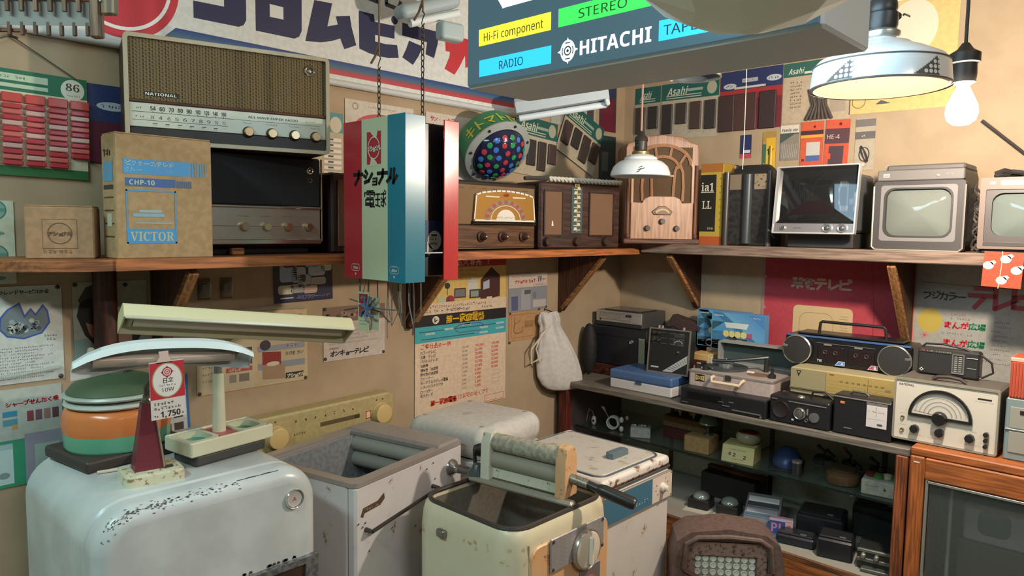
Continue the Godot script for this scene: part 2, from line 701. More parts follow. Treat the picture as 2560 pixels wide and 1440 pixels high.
# strokes of the characters the signs need: points on a ten by ten grid, x then y from the top
const GLYPHS := {
	"ア": "11 81 63 / 53 46 29", "イ": "81 54 15 / 53 59", "ウ": "50 52 / 15 12 82 76 39", "エ": "12 82 / 52 58 / 08 98", "オ": "13 93 / 60 69 48 / 63 18",
	"カ": "13 83 79 58 / 41 36 19", "キ": "13 82 / 16 95 / 40 59", "ク": "31 15 / 32 82 66 29", "コ": "12 82 88 / 18 88", "サ": "13 93 / 30 36 / 70 75 49",
	"シ": "21 43 / 14 35 / 28 67 93", "ス": "12 82 66 18 / 66 99", "セ": "04 93 75 / 31 37 49 89", "タ": "31 15 / 32 82 66 29 / 34 66", "チ": "71 22 / 04 94 / 52 55 29",
	"テ": "21 81 / 04 94 / 55 29", "ト": "30 39 / 34 86", "ナ": "03 93 / 51 55 29", "ニ": "12 82 / 08 98", "ハ": "31 08 / 61 98", "ヒ": "11 18 98 / 14 83",
	"フ": "12 82 76 29", "ホ": "03 93 / 50 59 / 25 08 / 75 98", "マ": "12 92 47 / 36 69", "ミ": "21 83 / 24 76 / 17 99", "ム": "41 18 98 / 75 99",
	"ヨ": "12 82 89 19 / 15 85", "ョ": "35 85 89 39 / 37 87", "ャ": "25 85 77 / 43 59", "ュ": "36 76 79 / 29 99", "ラ": "21 71 / 14 84 76 29", "リ": "21 26 / 71 75 39",
	"ル": "31 36 08 / 61 69 95", "レ": "21 29 95", "ロ": "12 82 89 19 12", "ワ": "16 12 82 76 29", "ン": "12 33 / 18 56 92", "ー": "05 95", "・": "45 55",
	"ビ": "11 18 98 / 14 73 / 70 82 / 90 92", "ブ": "12 72 66 29 / 70 81 / 90 91", "プ": "12 72 66 29 / 80 90 91 81 80", "ジ": "21 43 / 14 35 / 28 67 93 / 60 72 / 80 92",
	"ド": "30 39 / 34 86 / 60 72 / 80 92", "ポ": "03 83 / 50 59 / 25 08 / 75 98 / 80 90 91 81 80", "デ": "21 61 / 04 94 / 55 29 / 70 81 / 90 91",
	"ま": "12 82 / 14 84 / 51 57 28 17 36 79", "ん": "41 19 35 58 79 97", "が": "13 63 68 48 / 41 18 / 72 95 / 80 92", "の": "52 38 17 14 42 73 86 58",
	"ご": "21 71 / 17 39 89 / 80 81 / 90 91", "は": "11 19 / 43 93 / 71 78 49 58 98", "お": "12 62 / 41 48 18 36 75 87 58 / 71 92", "く": "71 25 79",
	"で": "12 92 45 48 79 / 74 85 / 93 94", "す": "02 92 / 50 56 36 45 66 58 39", "せ": "04 93 / 31 38 79 / 71 75 56", "た": "12 52 / 31 19 / 54 94 / 47 58 98",
	"電": "20 80 / 03 01 91 93 / 50 54 / 22 42 / 62 82 / 24 44 / 64 84 / 15 85 88 18 15 / 17 87 / 54 59 99", "球": "02 42 / 05 45 / 08 49 / 22 28 / 52 92 / 71 79 58 / 54 65 / 94 76 / 57 66 / 75 98 / 80 91",
	"東": "11 91 / 51 59 / 23 83 86 26 23 / 24 84 / 46 08 / 56 98", "芝": "02 92 / 31 33 / 61 63 / 45 54 / 25 75 27 / 27 59 99",
	"第": "21 13 / 22 42 / 61 53 / 62 92 / 14 84 86 16 18 88 87 / 53 59 / 56 19", "一": "05 95", "家": "50 51 / 13 11 91 93 / 24 84 / 54 16 / 45 58 39 / 47 17 / 48 19 / 65 98",
	"庭": "51 52 / 12 92 / 12 18 09 / 34 54 36 55 38 / 29 98 / 64 94 / 66 96 / 74 78", "器": "11 41 43 13 11 / 51 81 83 53 51 / 05 95 / 44 17 / 55 97 / 16 46 49 19 16 / 56 86 89 59 56",
	"日": "21 81 89 29 21 / 25 85", "立": "50 52 / 12 92 / 34 47 / 73 58 / 08 98", "品": "30 70 73 33 30 / 05 45 49 09 05 / 55 95 99 59 55", "大": "03 93 / 50 54 09 / 54 99",
	"特": "21 12 / 13 43 / 30 39 / 07 46 / 52 92 / 70 74 / 44 94 / 46 96 / 74 79 68 / 57 58", "売": "12 82 / 50 54 / 24 74 / 06 05 95 96 / 36 09 / 66 68 99 97",
	"奉": "11 91 / 23 83 / 04 94 / 50 26 / 57 97 / 36 76 / 27 87 / 56 59", "仕": "30 04 / 22 29 / 44 94 / 70 79 / 59 89", "例": "20 04 / 13 19 / 31 61 / 51 36 / 43 63 49 / 72 76 / 91 99",
	"冷": "01 12 / 07 25 / 61 34 / 61 94 / 45 85 / 37 87 68 / 57 79", "蔵": "02 92 / 31 33 / 61 63 / 14 94 / 14 18 09 / 26 56 58 28 26 / 73 99 / 95 68",
	"庫": "50 52 / 12 92 / 12 18 09 / 33 93 / 44 84 86 46 44 / 45 85 / 37 97 / 63 69", "洗": "01 12 / 04 15 / 09 26 / 41 33 / 33 93 / 61 65 / 25 95 / 45 29 / 75 79 99 97",
	"濯": "01 12 / 04 15 / 09 26 / 31 51 53 / 61 91 93 / 32 52 / 62 92 / 34 39 / 35 95 / 37 97 / 39 99 / 65 69", "機": "12 42 / 31 39 / 32 06 / 34 46 / 50 52 64 / 80 82 94 / 45 95 / 60 67 99 / 85 59",
	"白": "50 42 / 22 82 89 29 22 / 25 85", "黒": "21 81 84 24 21 / 51 57 / 22 82 / 16 86 / 07 97 / 18 09 / 48 49 / 68 69 / 88 99", "型": "11 51 / 13 53 / 21 15 / 41 45 / 61 65 / 81 85 / 26 86 / 57 59 / 09 99",
	"標": "12 42 / 31 39 / 32 06 / 51 91 / 52 92 94 54 52 / 55 95 / 47 97 / 76 79 / 58 49 / 88 99", "準": "01 12 / 04 15 / 06 24 / 41 33 / 32 36 / 33 93 / 34 84 / 36 96 / 07 97 / 57 59",
	"脱": "11 41 49 38 / 11 17 09 / 13 43 / 15 45 / 60 72 / 90 82 / 63 93 95 65 63 / 65 57 49 / 85 89 99", "水": "50 59 48 / 13 43 17 / 92 55 99",
	"広": "50 51 / 12 92 / 12 18 09 / 54 38 88 / 76 99", "場": "13 33 / 21 27 / 08 37 / 51 91 93 53 51 / 52 92 / 45 95 / 55 37 / 57 97 89 / 66 49 / 86 69",
	"宅": "50 51 / 13 11 91 93 / 73 34 / 16 95 / 44 48 59 99", "近": "81 43 / 43 47 36 / 44 94 / 74 78 / 01 12 / 04 24 27 / 07 27 59 99", "円": "19 11 91 99 / 51 55 / 15 95",
	"会": "50 04 / 50 94 / 34 64 / 16 86 / 46 28 78 / 67 89", "光": "50 54 / 21 33 / 81 63 / 04 94 / 34 38 09 / 64 68 99 97", "蓄": "02 92 / 31 33 / 61 63 / 04 94 / 54 35 66 / 17 87 89 19 17 / 57 59 / 18 88",
}

func gusset(wall: Node3D, called: String, at: Vector3, yaw: float, tall: float, deep: float, label: String) -> void:
	# triangular plywood bracket: plate standing off the wall, its sloping edge a strip painted paler as if lit
	var t := thing(called, label, "bracket", at, yaw)
	var x := Transform3D(Basis(Vector3.BACK, Vector3.UP, Vector3.LEFT), Vector3.ZERO)
	part(t, "plate", Sh.new().slab(V([.0, .0, .0, -tall, .022, -tall, deep, .0]), -.011, .011, .0, 1, x), wood("5a3420", 1))
	var a := Vector3(0, -tall + .012, .02)
	var b := Vector3(0, -.012, deep)
	var d := (b - a)
	part(t, "lit_edge", Sh.new().box((a + b) / 2, Vector3(.028, .016, d.length()), .002, Basis.looking_at(-d.normalized(), Vector3.UP)), wood("b07c4c", 2))

func shelves() -> void:
	# left shelf, its free end rounded
	var t := thing("wall_shelf", "long orange-brown wooden shelf on the left wall", "shelf", Vector3(0, 1.44, 0))
	var o := PackedVector2Array([Vector2(0, 0), Vector2(-2.62, 0)])
	for i in 9:
		var a := PI * .5 * i / 8
		o.append(Vector2(-2.40 - .22 * cos(a), -.09 - .20 * sin(a)))
	o.append(Vector2(0, -.29))
	var x := Transform3D(Basis(Vector3.RIGHT, Vector3.FORWARD, Vector3.UP), Vector3.ZERO)
	part(t, "board", Sh.new().slab(o, .0, .025, .003, 1, x), wood("a9683c", 0))
	part(t, "edging", Sh.new().box(Vector3(-1.34, .0125, .293), Vector3(2.10, .027, .006), .001), wood("b9703e", 0, .75))
	t = thing("wall_shelf", "long dusty grey-brown wooden shelf on the right wall under the televisions", "shelf", Vector3(0, 1.447, 1.39))
	part(t, "board", Sh.new().box(Vector3(-.142, .02, 0), Vector3(.284, .04, 2.18), .003), wood("8d7768", 2, .75, .8))
	gusset(self, "shelf_bracket", Vector3(-2.20, 1.44, 0), 0, .26, .25, "triangular wooden bracket under the left end of the orange shelf")
	gusset(self, "shelf_bracket", Vector3(-1.325, 1.44, 0), 0, .26, .25, "triangular wooden bracket behind the hanging bulb dispenser")
	gusset(self, "shelf_bracket", Vector3(-.47, 1.44, 0), 0, .26, .24, "triangular wooden bracket above the white cloth bag")
	gusset(self, "shelf_bracket", Vector3(0, 1.447, .43), -90, .25, .26, "triangular wooden bracket left of the red television poster")
	gusset(self, "shelf_bracket", Vector3(0, 1.447, 1.30), -90, .33, .26, "triangular wooden bracket right of the red television poster")
	# a round prop from the floor to the underside of the left shelf
	solo("shelf_prop", "dark brown round wooden pole rising behind the orange pot to the shelf", "pole", Sh.new().cyl(Vector3.ZERO, Vector3(0, 1.44, 0), .028, .028, 16), wood("5c3626", 1), Vector3(-2.335, 0, .035))
	# battens along the foot of the wall boards
	var trim := struct("trim_1", Sh.new().box(Vector3(-1.72, .03, .006), Vector3(3.4, .06, .012), .002), wood("6d5236", 0))
	trim.name = "trim_1"

# ---- signs, banner and lamps under the ceiling
# the sign's fields and lettering, each a piece of its own: origin at the lower corner, u along the sign
func sign_face(panel: Node3D) -> void:
	var white := Color("ffffff")
	var dark := Color("3a5460")
	for f in [[.054, .118, .315, "f5e23a", "Hi-Fi component", .078, .26, "3c3a18"], [.057, .018, .315, "2fc4f5", "RADIO", .150, .105, "14303f"],
			[.398, .120, .325, "3ce05a", "STEREO", .475, .17, "164a20"], [.750, .122, .33, "f04a55", "", 0, 0, ""], [.750, .022, .33, "2fc4f5", "TAPE", .765, .10, "14303f"]]:
		var k := sign_ink()
		k.rect(f[0], f[1], f[2], .054, Color(f[3]), 0)
		var o := part(panel, "colour_field", k.mesh(), glow(f[3], .8))
		if f[4]:
			k = sign_ink()
			k.text(f[4], f[5], f[1] + .013, .026, Color(f[7]), 2, f[6], "thin")
			part(panel, "lettering", k.mesh(), glow(f[7], .3))
	var e := sign_ink()
	hitachi_mark(e, .436, .046, .034, white, dark)
	var e2 := sign_ink()
	for i in range(0, e.t.size(), 3):
		if e.c[i] != Color.WHITE:
			for q in 3:
				e2.t.append(e.t[i + q]); e2.c.append(e.c[i + q])
	for i in range(e.t.size() - 3, -1, -3):
		if e.c[i] != Color.WHITE:
			for q in 3:
				e.t.remove_at(i); e.c.remove_at(i)
	part(panel, "emblem", e.mesh(), glow("ffffff", 1.0))
	part(panel, "emblem_mark", e2.mesh(), print_mat())
	e = sign_ink()
	e.text("HITACHI", .482, .027, .040, white, 0, .245)
	part(panel, "lettering", e.mesh(), glow("ffffff", 1.0))
	# big Lo-D lettering
	for l in [[.15, .47, .15, .28, .175, .245, .36, .245], [.43, .26, .43, .37, .55, .37, .55, .245, .43, .245], [.60, .31, .68, .31], [.76, .46, .76, .245, .96, .245, 1.01, .30, 1.01, .41, .96, .46, .80, .46]]:
		e = sign_ink()
		e.line(Array(V(l)), .046, white, 0, .3)
		part(panel, "letter", e.mesh(), glow("ffffff", 1.0))

func sign_ink() -> Ink:
	var k := ink()
	k.base = .0046
	k.warp = func(u: float, v: float, z: float) -> Vector3:
		return Vector3(u * .635, v * .635, z)
	return k

func hitachi_mark(k: Ink, x: float, y: float, r: float, col: Color, back: Color) -> void:
	k.oval(x, y, r * .82, r * .95, col, 0)
	for i in 4:
		var a := PI * .5 * i
		var d := Vector2(cos(a), sin(a)) * r
		var s := Vector2(-sin(a), cos(a)) * r * .17
		k.poly(PackedVector2Array([Vector2(x, y) + d * .75 - s, Vector2(x, y) + d * 1.15, Vector2(x, y) + d * .75 + s]), col, 0)
	k.arc(x, y, r * .42, r * .12, back, 1)
	k.oval(x, y, r * .14, r * .14, back, 1)
	for s in [-1, 1]:
		k.arc(x, y, r * .66, r * .1, back, 1, (.5 if s < 0 else -.5) * PI + PI * .5 - .55 + (.0 if s < 0 else .0), (.5 if s < 0 else -.5) * PI + PI * .5 + .55)
		k.rect(x - r * .28, y + s * r * .68 - r * .05, r * .56, r * .1, back, 1)

func ceiling_things() -> void:
	# double-faced light box
	var t := thing("light_box_sign", "large illuminated blue-grey box sign with coloured fields and white HITACHI lettering", "sign", Vector3(-1.87, 1.855, .889), -90)
	# local: x along +z of the room, z out of the front face towards -x; the body lies at z < 0
	part(t, "case", Sh.new().box(Vector3(.372, .168, -.105), Vector3(.758, .352, .20), .005), mt("cfdde3", .45))
	for i in 2:
		var panel := part(t, "lit_panel", Sh.new().box(Vector3(.372, .168, .0), Vector3(.746, .342, .008), .001), glow("3a5460", .75))
		panel.transform = [Transform3D(Basis(), Vector3(0, 0, -.004)), Transform3D(Basis(Vector3.UP, PI), Vector3(.744, 0, -.206))][i]
		sign_face(panel)
		var n := Vector3(0, 0, 1) if i == 0 else Vector3(0, 0, -1)
		area(Vector3(.372, .15, -.004 if i == 0 else -.206) + n * .014, n, Vector2(.70, .28), Color(.74, .9, 1.0), .5, t)
	for u in [.08, .66]:
		part(t, "hanger", Sh.new().cyl(Vector3(u, .343, -.105), Vector3(u, .946, -.105), .006), mt("77787a", .5, .8))

	# pale pipe-like fluorescent fitting beside the sign, sloping up to it
	t = thing("fluorescent_fitting", "pale blue-grey unlit fluorescent fitting sloping up to the left end of the box sign", "light", Vector3(-1.37, 2.25, .165), -8)
	var tilt := Basis(Vector3.BACK, deg_to_rad(20))
	part(t, "channel", Sh.new().add(Sh.new().rbox(Vector3(0, .02, 0), Vector3(.24, .045, .07), .02, 3), Transform3D(tilt, Vector3.ZERO)), mt("a3b2b5", .5))
	part(t, "tube", Sh.new().add(Sh.new().cyl(Vector3(-.085, -.018, 0), Vector3(.115, -.018, 0), .013), Transform3D(tilt, Vector3.ZERO)), mt("dfe6e6", .25))
	part(t, "ballast", Sh.new().rbox(Vector3(.075, -.05, .01), Vector3(.09, .06, .05), .012, 2), mt("a9babb", .5))
	part(t, "stem", Sh.new().cyl(Vector3(.0, .03, 0), Vector3(.0, .55, 0), .006), mt("8a8f92", .5, .6))

	# second, white, fitting seen behind the sign over the corner
	t = thing("fluorescent_fitting", "white box-ended fluorescent fitting below the back edge of the box sign", "light", Vector3(-.76, 2.015, .235), -45)
	t.rotation_degrees.z = 10
	part(t, "channel", Sh.new().slab(V([-.045, .04, -.045, .0, .045, .0, .045, .04, .032, .055, -.032, .055]), -.18, .18, .0, 1, Transform3D(Basis(Vector3.UP, PI / 2), Vector3.ZERO)), mt("b4bdc0", .5))
	part(t, "tube", Sh.new().cyl(Vector3(-.17, -.016, 0), Vector3(.17, -.016, 0), .013), mt("dce4e8", .25))
	part(t, "end_cap", Sh.new().box(Vector3(.172, .01, 0), Vector3(.018, .07, .075), .004), mt("c9d2d4", .5))
	part(t, "stem", Sh.new().cyl(Vector3(.0, .05, 0), Vector3(.134, .77, 0), .005), mt("8a8f92", .5, .6))

	# folded shade at the top of the view: faceted, like a paper cap
	t = thing("folded_lampshade", "big off-white lampshade of folded triangular facets at the top edge", "lampshade", Vector3(-2.03, 1.812, 1.607))
	var sh := Sh.new()
	var n := 8
	var lv := [[.015, .0, .5], [.082, .017, .0], [.146, .05, .5], [.146, .125, .0], [.065, .175, .5], [.018, .19, .0]]
	var rings := []
	for l in lv:
		var r := PackedVector3Array()
		for i in n:
			var a: float = TAU * (i + l[2]) / n + .25
			r.append(Vector3(l[0] * cos(a), l[1], -l[0] * sin(a)))
		rings.append(r)
	for q in rings.size() - 1:
		for i in n:
			var j := (i + 1) % n
			var a: PackedVector3Array = rings[q]
			var b: PackedVector3Array = rings[q + 1]
			if lv[q][2] > .0:
				sh.tri(a[i], a[j], b[j])
				sh.tri(a[i], b[j], b[i] if lv[q][2] < .1 else b[i])
			else:
				sh.tri(a[i], a[j], b[i])
				sh.tri(a[j], b[j], b[i])
	sh.fan(rings[0], true)
	var shade_m := mt("e6e3dd", .7)
	shade_m.backlight_enabled = true
	shade_m.backlight = Color(.6, .58, .5)
	part(t, "shade", sh.mesh(5.0), shade_m)
	part(t, "cord", Sh.new().cyl(Vector3(0, .185, 0), Vector3(0, .988, 0), .004), mt("3a342e", .7))

	# pendant with a chrome rim, mostly above the sign's back edge
	t = thing("chrome_rimmed_pendant", "dark pendant lampshade with a chrome rim just below the box sign", "lamp", Vector3(-.76, 2.058, .80))
	part(t, "shade", Sh.new().lathe([[.088, .0], [.086, .02], [.06, .06], [.02, .08], [.018, .078], [.056, .055], [.08, .018], [.088, .0]], 32), mt("4d565c", .4))
	part(t, "rim", Sh.new().lathe([[.086, -.004], [.092, -.004], [.092, .003], [.086, .003], [.086, -.004]], 36), mt("d8dcde", .15, .9))
	part(t, "cord", Sh.new().cyl(Vector3(0, .078, 0), Vector3(0, .742, 0), .004), mt("3a3632", .8))
	solo("pull_cord", "thin white pull cord hanging in front of the dark battery case", "cord", Sh.new().tube([Vector3(0, 0, 0), Vector3(.003, .1, 0), Vector3(-.003, .4, .002), Vector3(0, 1.04, 0)], .0013, 5), mt("c9c2b4", .8), Vector3(-.57, 1.76, .895))
	solo("slanting_rod", "dark thin rod slanting down at the right edge below the bulb", "rod", Sh.new().cyl(Vector3.ZERO, Vector3(.058, -.115, .12), .006, .006, 8), mt("4a4644", .4, .5), Vector3(-.06, 1.93, 1.50))  # thin dark cylinder running down to the right wall
	enamel_lamp()
	small_lamp()
	bare_bulb()

func enamel_lamp() -> void:
	var t := thing("patterned_pendant_lamp", "white glass pendant lamp with brown lattice pattern and dark key socket", "lamp", Vector3(-1.331, 1.845, 1.556))
	var milk := mt("e8ecea", .18)
	milk.backlight_enabled = true
	milk.backlight = Color(.35, .33, .3)
	part(t, "bulb", Sh.new().ball(Vector3(0, .07, 0), Vector3(.022, .028, .022), 16), glow(Color(1.0, .85, .68), 2.0))
	var il := OmniLight3D.new()
	il.name = "bulb_light"
	t.add_child(il)
	il.position = Vector3(0, .07, 0)
	il.light_color = Color(1.0, .85, .68)
	il.light_energy = .018
	il.light_size = .02
	il.omni_range = 12.0
	il.shadow_enabled = true
	var pr := [[.126, .0], [.133, .003], [.128, .047], [.118, .058], [.085, .075], [.062, .084], [.055, .09], [.030, .097], [.028, .108],
		[.024, .108], [.026, .094], [.052, .084], [.082, .070], [.113, .055], [.122, .046], [.126, .0]]
	part(t, "shade", Sh.new().lathe(pr, 48), milk)
	var k := ink()
	k.warp = func(u: float, v: float, z: float) -> Vector3:
		var r := .1335 - v * .11 + z * .5
		var a := u / .13
		return Vector3(r * cos(a), v, -r * sin(a))
	var br := Color("5d5048")
	for i in 40:
		k.rect(TAU * .13 * i / 40.0, .0, TAU * .13 / 40.0, .003, br)
		k.rect(TAU * .13 * i / 40.0, .044, TAU * .13 / 40.0, .003, br)
	for q in 5:
		var u0 := TAU * .13 * (q + .1) / 5.0
		for i in 14:
			k.rect(u0 + i * .004, .004, .004, .040 * (i + .5) / 14.0, br, 1)
		for cx in 5:
			for cy in 4:
				var p := Vector2(u0 + .013 + cx * .0105, .010 + cy * .0095)
				if p.y - .004 < (p.x - u0) * .73 - .004:
					k.oval(p.x, p.y, .0042, .0040, Color("dfe3e0"), 3, 10)
	part(t, "pattern", k.mesh(), print_mat())
	var dark := mt("33302d", .4, .2)
	part(t, "gallery", Sh.new().lathe([[.034, .1], [.036, .104], [.036, .112], [.028, .118], [.02, .12]], 24), mt("b9b5a8", .3, .7))
	part(t, "socket", Sh.new().lathe([[.028, .118], [.030, .125], [.030, .150], [.026, .153], [.028, .158], [.027, .175], [.016, .190], [.010, .20], [.008, .215]], 24), dark)
	part(t, "key_switch", Sh.new().box(Vector3(.030, .150, .022), Vector3(.016, .016, .03), .004), mt("2d2a28", .4)).rotation_degrees.y = 20
	part(t, "key", Sh.new().cyl(Vector3(.036, .152, .03), Vector3(.052, .150, .036), .003), mt("c9c0a0", .3, .8))
	part(t, "cord", Sh.new().cyl(Vector3(0, .213, 0), Vector3(0, .955, 0), .0045), wood("5d4534", 1))
	# the brown wooden plate behind the socket
	part(t, "side_plug", Sh.new().box(Vector3(.022, .205, .02), Vector3(.03, .05, .03), .006), wood("6a5140", 1))

func small_lamp() -> void:
	var t := thing("enamel_pendant_lamp", "small white chipped enamel pendant lamp hanging in front of the arched radio", "lamp", Vector3(-.606, 1.748, .50))
	t.scale = Vector3.ONE * 1.18
	var pr := [[.093, .0], [.096, .002], [.095, .012], [.087, .032], [.070, .047], [.054, .053], [.052, .060], [.040, .068], [.024, .071],
		[.022, .069], [.038, .064], [.050, .050], [.068, .043], [.084, .029], [.092, .010], [.093, .0]]
	part(t, "shade", Sh.new().lathe(pr, 40), mt("dde3e3", .2))
	var k := ink()
	k.warp = func(u: float, v: float, z: float) -> Vector3:
		var r := lerpf(.0955, .0872, clampf((v - .012) / .02, 0, 1)) + z * .6
		var a := u / .09
		return Vector3(r * cos(a), v, -r * sin(a))
	for q in [[3.55, .005], [3.60, .012], [3.64, .02], [3.70, .014]]:
		var u: float = q[0] * .09
		k.poly(PackedVector2Array([Vector2(u, q[1]), Vector2(u + .012, q[1] + .004), Vector2(u + .016, q[1] + .009), Vector2(u + .006, q[1] + .004)]), Color("23201d"), 1)
	part(t, "enamel_chips", k.mesh(), print_mat())
	part(t, "gallery", Sh.new().lathe([[.026, .068], [.028, .072], [.028, .079], [.02, .083]], 20), mt("a08a5c", .35, .8))
	part(t, "socket", Sh.new().lathe([[.018, .081], [.02, .088], [.02, .112], [.022, .114], [.02, .124], [.011, .135], [.007, .145]], 20), mt("2b2825", .45))
	part(t, "key", Sh.new().cyl(Vector3(-.018, .1, 0), Vector3(-.034, .096, .008), .003), mt("2b2825", .4))
	part(t, "cord", Sh.new().tube([Vector3(0, .143, 0), Vector3(.001, .3, 0), Vector3(-.002, .6, 0), Vector3(0, .891, 0)], .0035, 6), mt("b58f80", .8))

func bare_bulb() -> void:
	var t := thing("bare_bulb_lamp", "bare glowing light bulb in a dark socket at the right", "lamp", BULB_AT)
	var b := part(t, "bulb", Sh.new().lathe([[.0, -.048], [.018, -.045], [.031, -.034], [.036, -.016], [.033, .004], [.022, .028], [.0145, .045], [.0135, .056]], 24), glow(Color(1.0, .92, .8), 20.0))
	b.position = Vector3.ZERO
	part(t, "socket", Sh.new().lathe([[.015, .05], [.026, .056], [.028, .075], [.027, .10], [.034, .103], [.034, .125], [.018, .135], [.008, .15]], 20), mt("2c2a29", .5))
	part(t, "cord", Sh.new().cyl(Vector3(0, .148, 0), Vector3(0, .941, 0), .004), mt("3b3734", .8))
	var l := OmniLight3D.new()
	l.name = "bulb_light"
	t.add_child(l)
	l.light_color = Color(1.0, .93, .85)
	l.light_energy = 1.5
	l.light_size = .035
	l.omni_range = 12.0
	l.omni_attenuation = 2.0
	l.shadow_enabled = true

# ---- paper on the walls
# a sheet on wall 0 (left, u = x) or wall 1 (right, u = z); returns [thing, ink]
func sheet(called: String, label: String, cat: String, wall: int, u: float, y: float, w: float, h: float, col: String, tilt := .0, off := .002, gloss := false) -> Array:
	var at := Vector3(u, y, off) if wall == 0 else Vector3(-off, y, u)
	var t := thing(called, label, cat, at, .0 if wall == 0 else -90.0)
	t.rotation_degrees.z = tilt
	part(t, "paper", Sh.new().box(Vector3(w / 2, h / 2, 0), Vector3(w, h, .001), .0), grained(col, .3 if gloss else .75, .96))
	return [t, ink(), gloss]

func fin(s: Array) -> Node3D:
	part(s[0], "printing", s[1].mesh(), gloss_print() if s[2] else print_mat())
	return s[0]

func pins(t: Node3D, at: Array, col := "4a4034") -> void:
	for p in at:
		part(t, "drawing_pin", Sh.new().lathe([[.0055, .0], [.0055, .002], [.003, .0045], [.0, .005]], 10, Transform3D(Basis(Vector3.RIGHT, PI / 2), Vector3(p[0], p[1], .0005))), mt(col, .5))

func left_wall_paper() -> void:
	var navy := Color("20244c")
	var white := Color("e9ebe6")
	var red := Color("c0303c")
	# banner
	var s := sheet("shop_banner", "wide white banner with navy katakana, red disc and rainbow stripe", "banner", 0, -2.8, 1.995, 2.06, .545, "d9dcd8", .0, .012)
	var k: Ink = s[1]
	var cols := ["27427a", "2c4f80", "335c82", "4d5f74", "8c4a58", "b03f4c", "b93f48"]
	for i in 7:
		var v := .08 - .0063 * (i + 1)
		var cut := .0068 * i
		k.poly(V([.669 - cut, v + .0063, .669 - cut - .0068, v, 2.06, v, 2.06, v + .0063]), Color(cols[i]), 0)
	k.oval(.53, .177, .150, .150, red, 0, 48)
	k.arc(.53, .177, .130, .009, white, 1, 0, TAU, 1.0, 48)
	k.poly(V([.517, .145, .524, .13, .538, .125, .55, .131, .556, .145, .556, .27, .517, .27]), white, 1)
	k.oval(.495, .16, .03, .024, white, 1)
	k.poly(V([.72, .253, .862, .255, .871, .247, .87, .142, .862, .127, .847, .119, .718, .117, .718, .163, .805, .166, .805, .207, .719, .207]), navy)
	k.poly(V([.899, .255, 1.04, .255, 1.05, .245, 1.049, .148, 1.04, .129, 1.024, .12, .899, .119]), navy)
	k.poly(V([.944, .205, .988, .205, .988, .169, .944, .168]), Color("d9dcd8"), 2)
	k.poly(V([1.094, .251, 1.158, .255, 1.14, .18, 1.178, .194, 1.171, .218, 1.224, .231, 1.23, .198, 1.248, .142, 1.202, .121, 1.187, .152, 1.155, .138, 1.117, .127, 1.061, .12]), navy)
	k.poly(V([1.258, .255, 1.318, .256, 1.322, .233, 1.404, .236, 1.404, .193, 1.323, .19, 1.323, .169, 1.368, .168, 1.415, .174, 1.422, .132, 1.378, .124, 1.335, .123, 1.298, .126, 1.26, .134]), navy)
	k.poly(V([1.437, .254, 1.604, .255, 1.598, .213, 1.581, .159, 1.541, .166, 1.548, .209, 1.437, .211]), navy)
	k.poly(V([1.467, .199, 1.528, .19, 1.51, .154, 1.484, .119, 1.437, .137, 1.453, .166]), navy)
	k.oval(1.404, .255, .014, .014, navy, 1)
	k.oval(1.425, .273, .012, .012, navy, 1)
	k.poly(V([1.634, .237, 1.661, .239, 1.663, .255, 1.73, .257, 1.76, .257, 1.76, .16, 1.735, .15, 1.733, .195, 1.704, .147, 1.68, .116, 1.631, .13, 1.655, .177, 1.657, .195, 1.636, .194]), red)
	# the smaller line above, in heavy grey-black
	for a in [[1.20, .315], [1.285, .305], [1.37, .30]]:
		k.line([Vector2(a[0], a[1] + .09), Vector2(a[0], a[1]), Vector2(a[0] + .05, a[1] - .005), Vector2(a[0] + .06, a[1] + .02)], .014, Color("3d4448"))
		k.line([Vector2(a[0] + .02, a[1] + .07), Vector2(a[0] + .06, a[1] + .07), Vector2(a[0] + .06, a[1] + .035), Vector2(a[0] + .02, a[1] + .035)], .012, Color("3d4448"))
	fin(s)
	# the rolled white lower hem of the banner
	part(s[0], "hem", Sh.new().cyl(Vector3(.0, .008, .002), Vector3(2.06, .012, .002), .011, .011, 10), mt("c9ccca", .6))

	# hanging card of small red packs
	s = sheet("bulb_card", "green-headed hanging card with columns of small red blister packs", "display card", 0, -2.68, 1.66, .325, .248, "cfc9ae", -1.0, .006)
	k = s[1]
	k.rect(0, .198, .325, .05, Color("1e6a4c"))
	k.rect(0, 0, .325, .022, Color("2b6b3c"))
	k.oval(.293, .218, .026, .026, Color("d8d6c2"))
	k.text("86", .278, .216, .018, Color("3c3a34"), 2, .03, "serif")
	k.tiny(.28, .202, .03, .005, Color("6a675c"), 4, 2)
	k.rect(.10, .222, .14, .016, Color("b9c9ae"), 1)
	k.rect(.10, .206, .14, .009, Color("b9c9ae"), 1)
	k.tiny(.14, .226, .06, .008, Color("66705c"), 6, 2)
	fin(s)
	var pk := Sh.new().box(Vector3(0, 0, .005), Vector3(.040, .0115, .010), .002).mesh()
	var hd := Sh.new().box(Vector3(0, 0, .004), Vector3(.042, .022, .008), .002).mesh()
	var wrap := mt("b83a44", .22)
	var wrap2 := mt("c8655f", .22)
	var wrap3 := mt("cfa49a", .2)
	for cx in 7:
		var x0: float = .022 + cx * .0475
		part(s[0], "pack_head", hd, mt("c2443a", .25), Vector3(x0, .182, .0006))
		for r in 11 - (2 if cx == 6 else 0):
			part(s[0], "blister_pack", pk, [wrap, wrap2, wrap, wrap3][(r * 3 + cx * 2) % 4], Vector3(x0, .162 - r * .0132, .0006))
	part(s[0], "string", Sh.new().tube([Vector3(.03, .247, .002), Vector3(.165, .325, .003), Vector3(.30, .247, .002)], .0016, 5), mt("5d5444", .9))
	part(s[0], "nail", Sh.new().cyl(Vector3(.165, .325, -.005), Vector3(.175, .318, .018), .003), mt("3b352c", .6, .5))

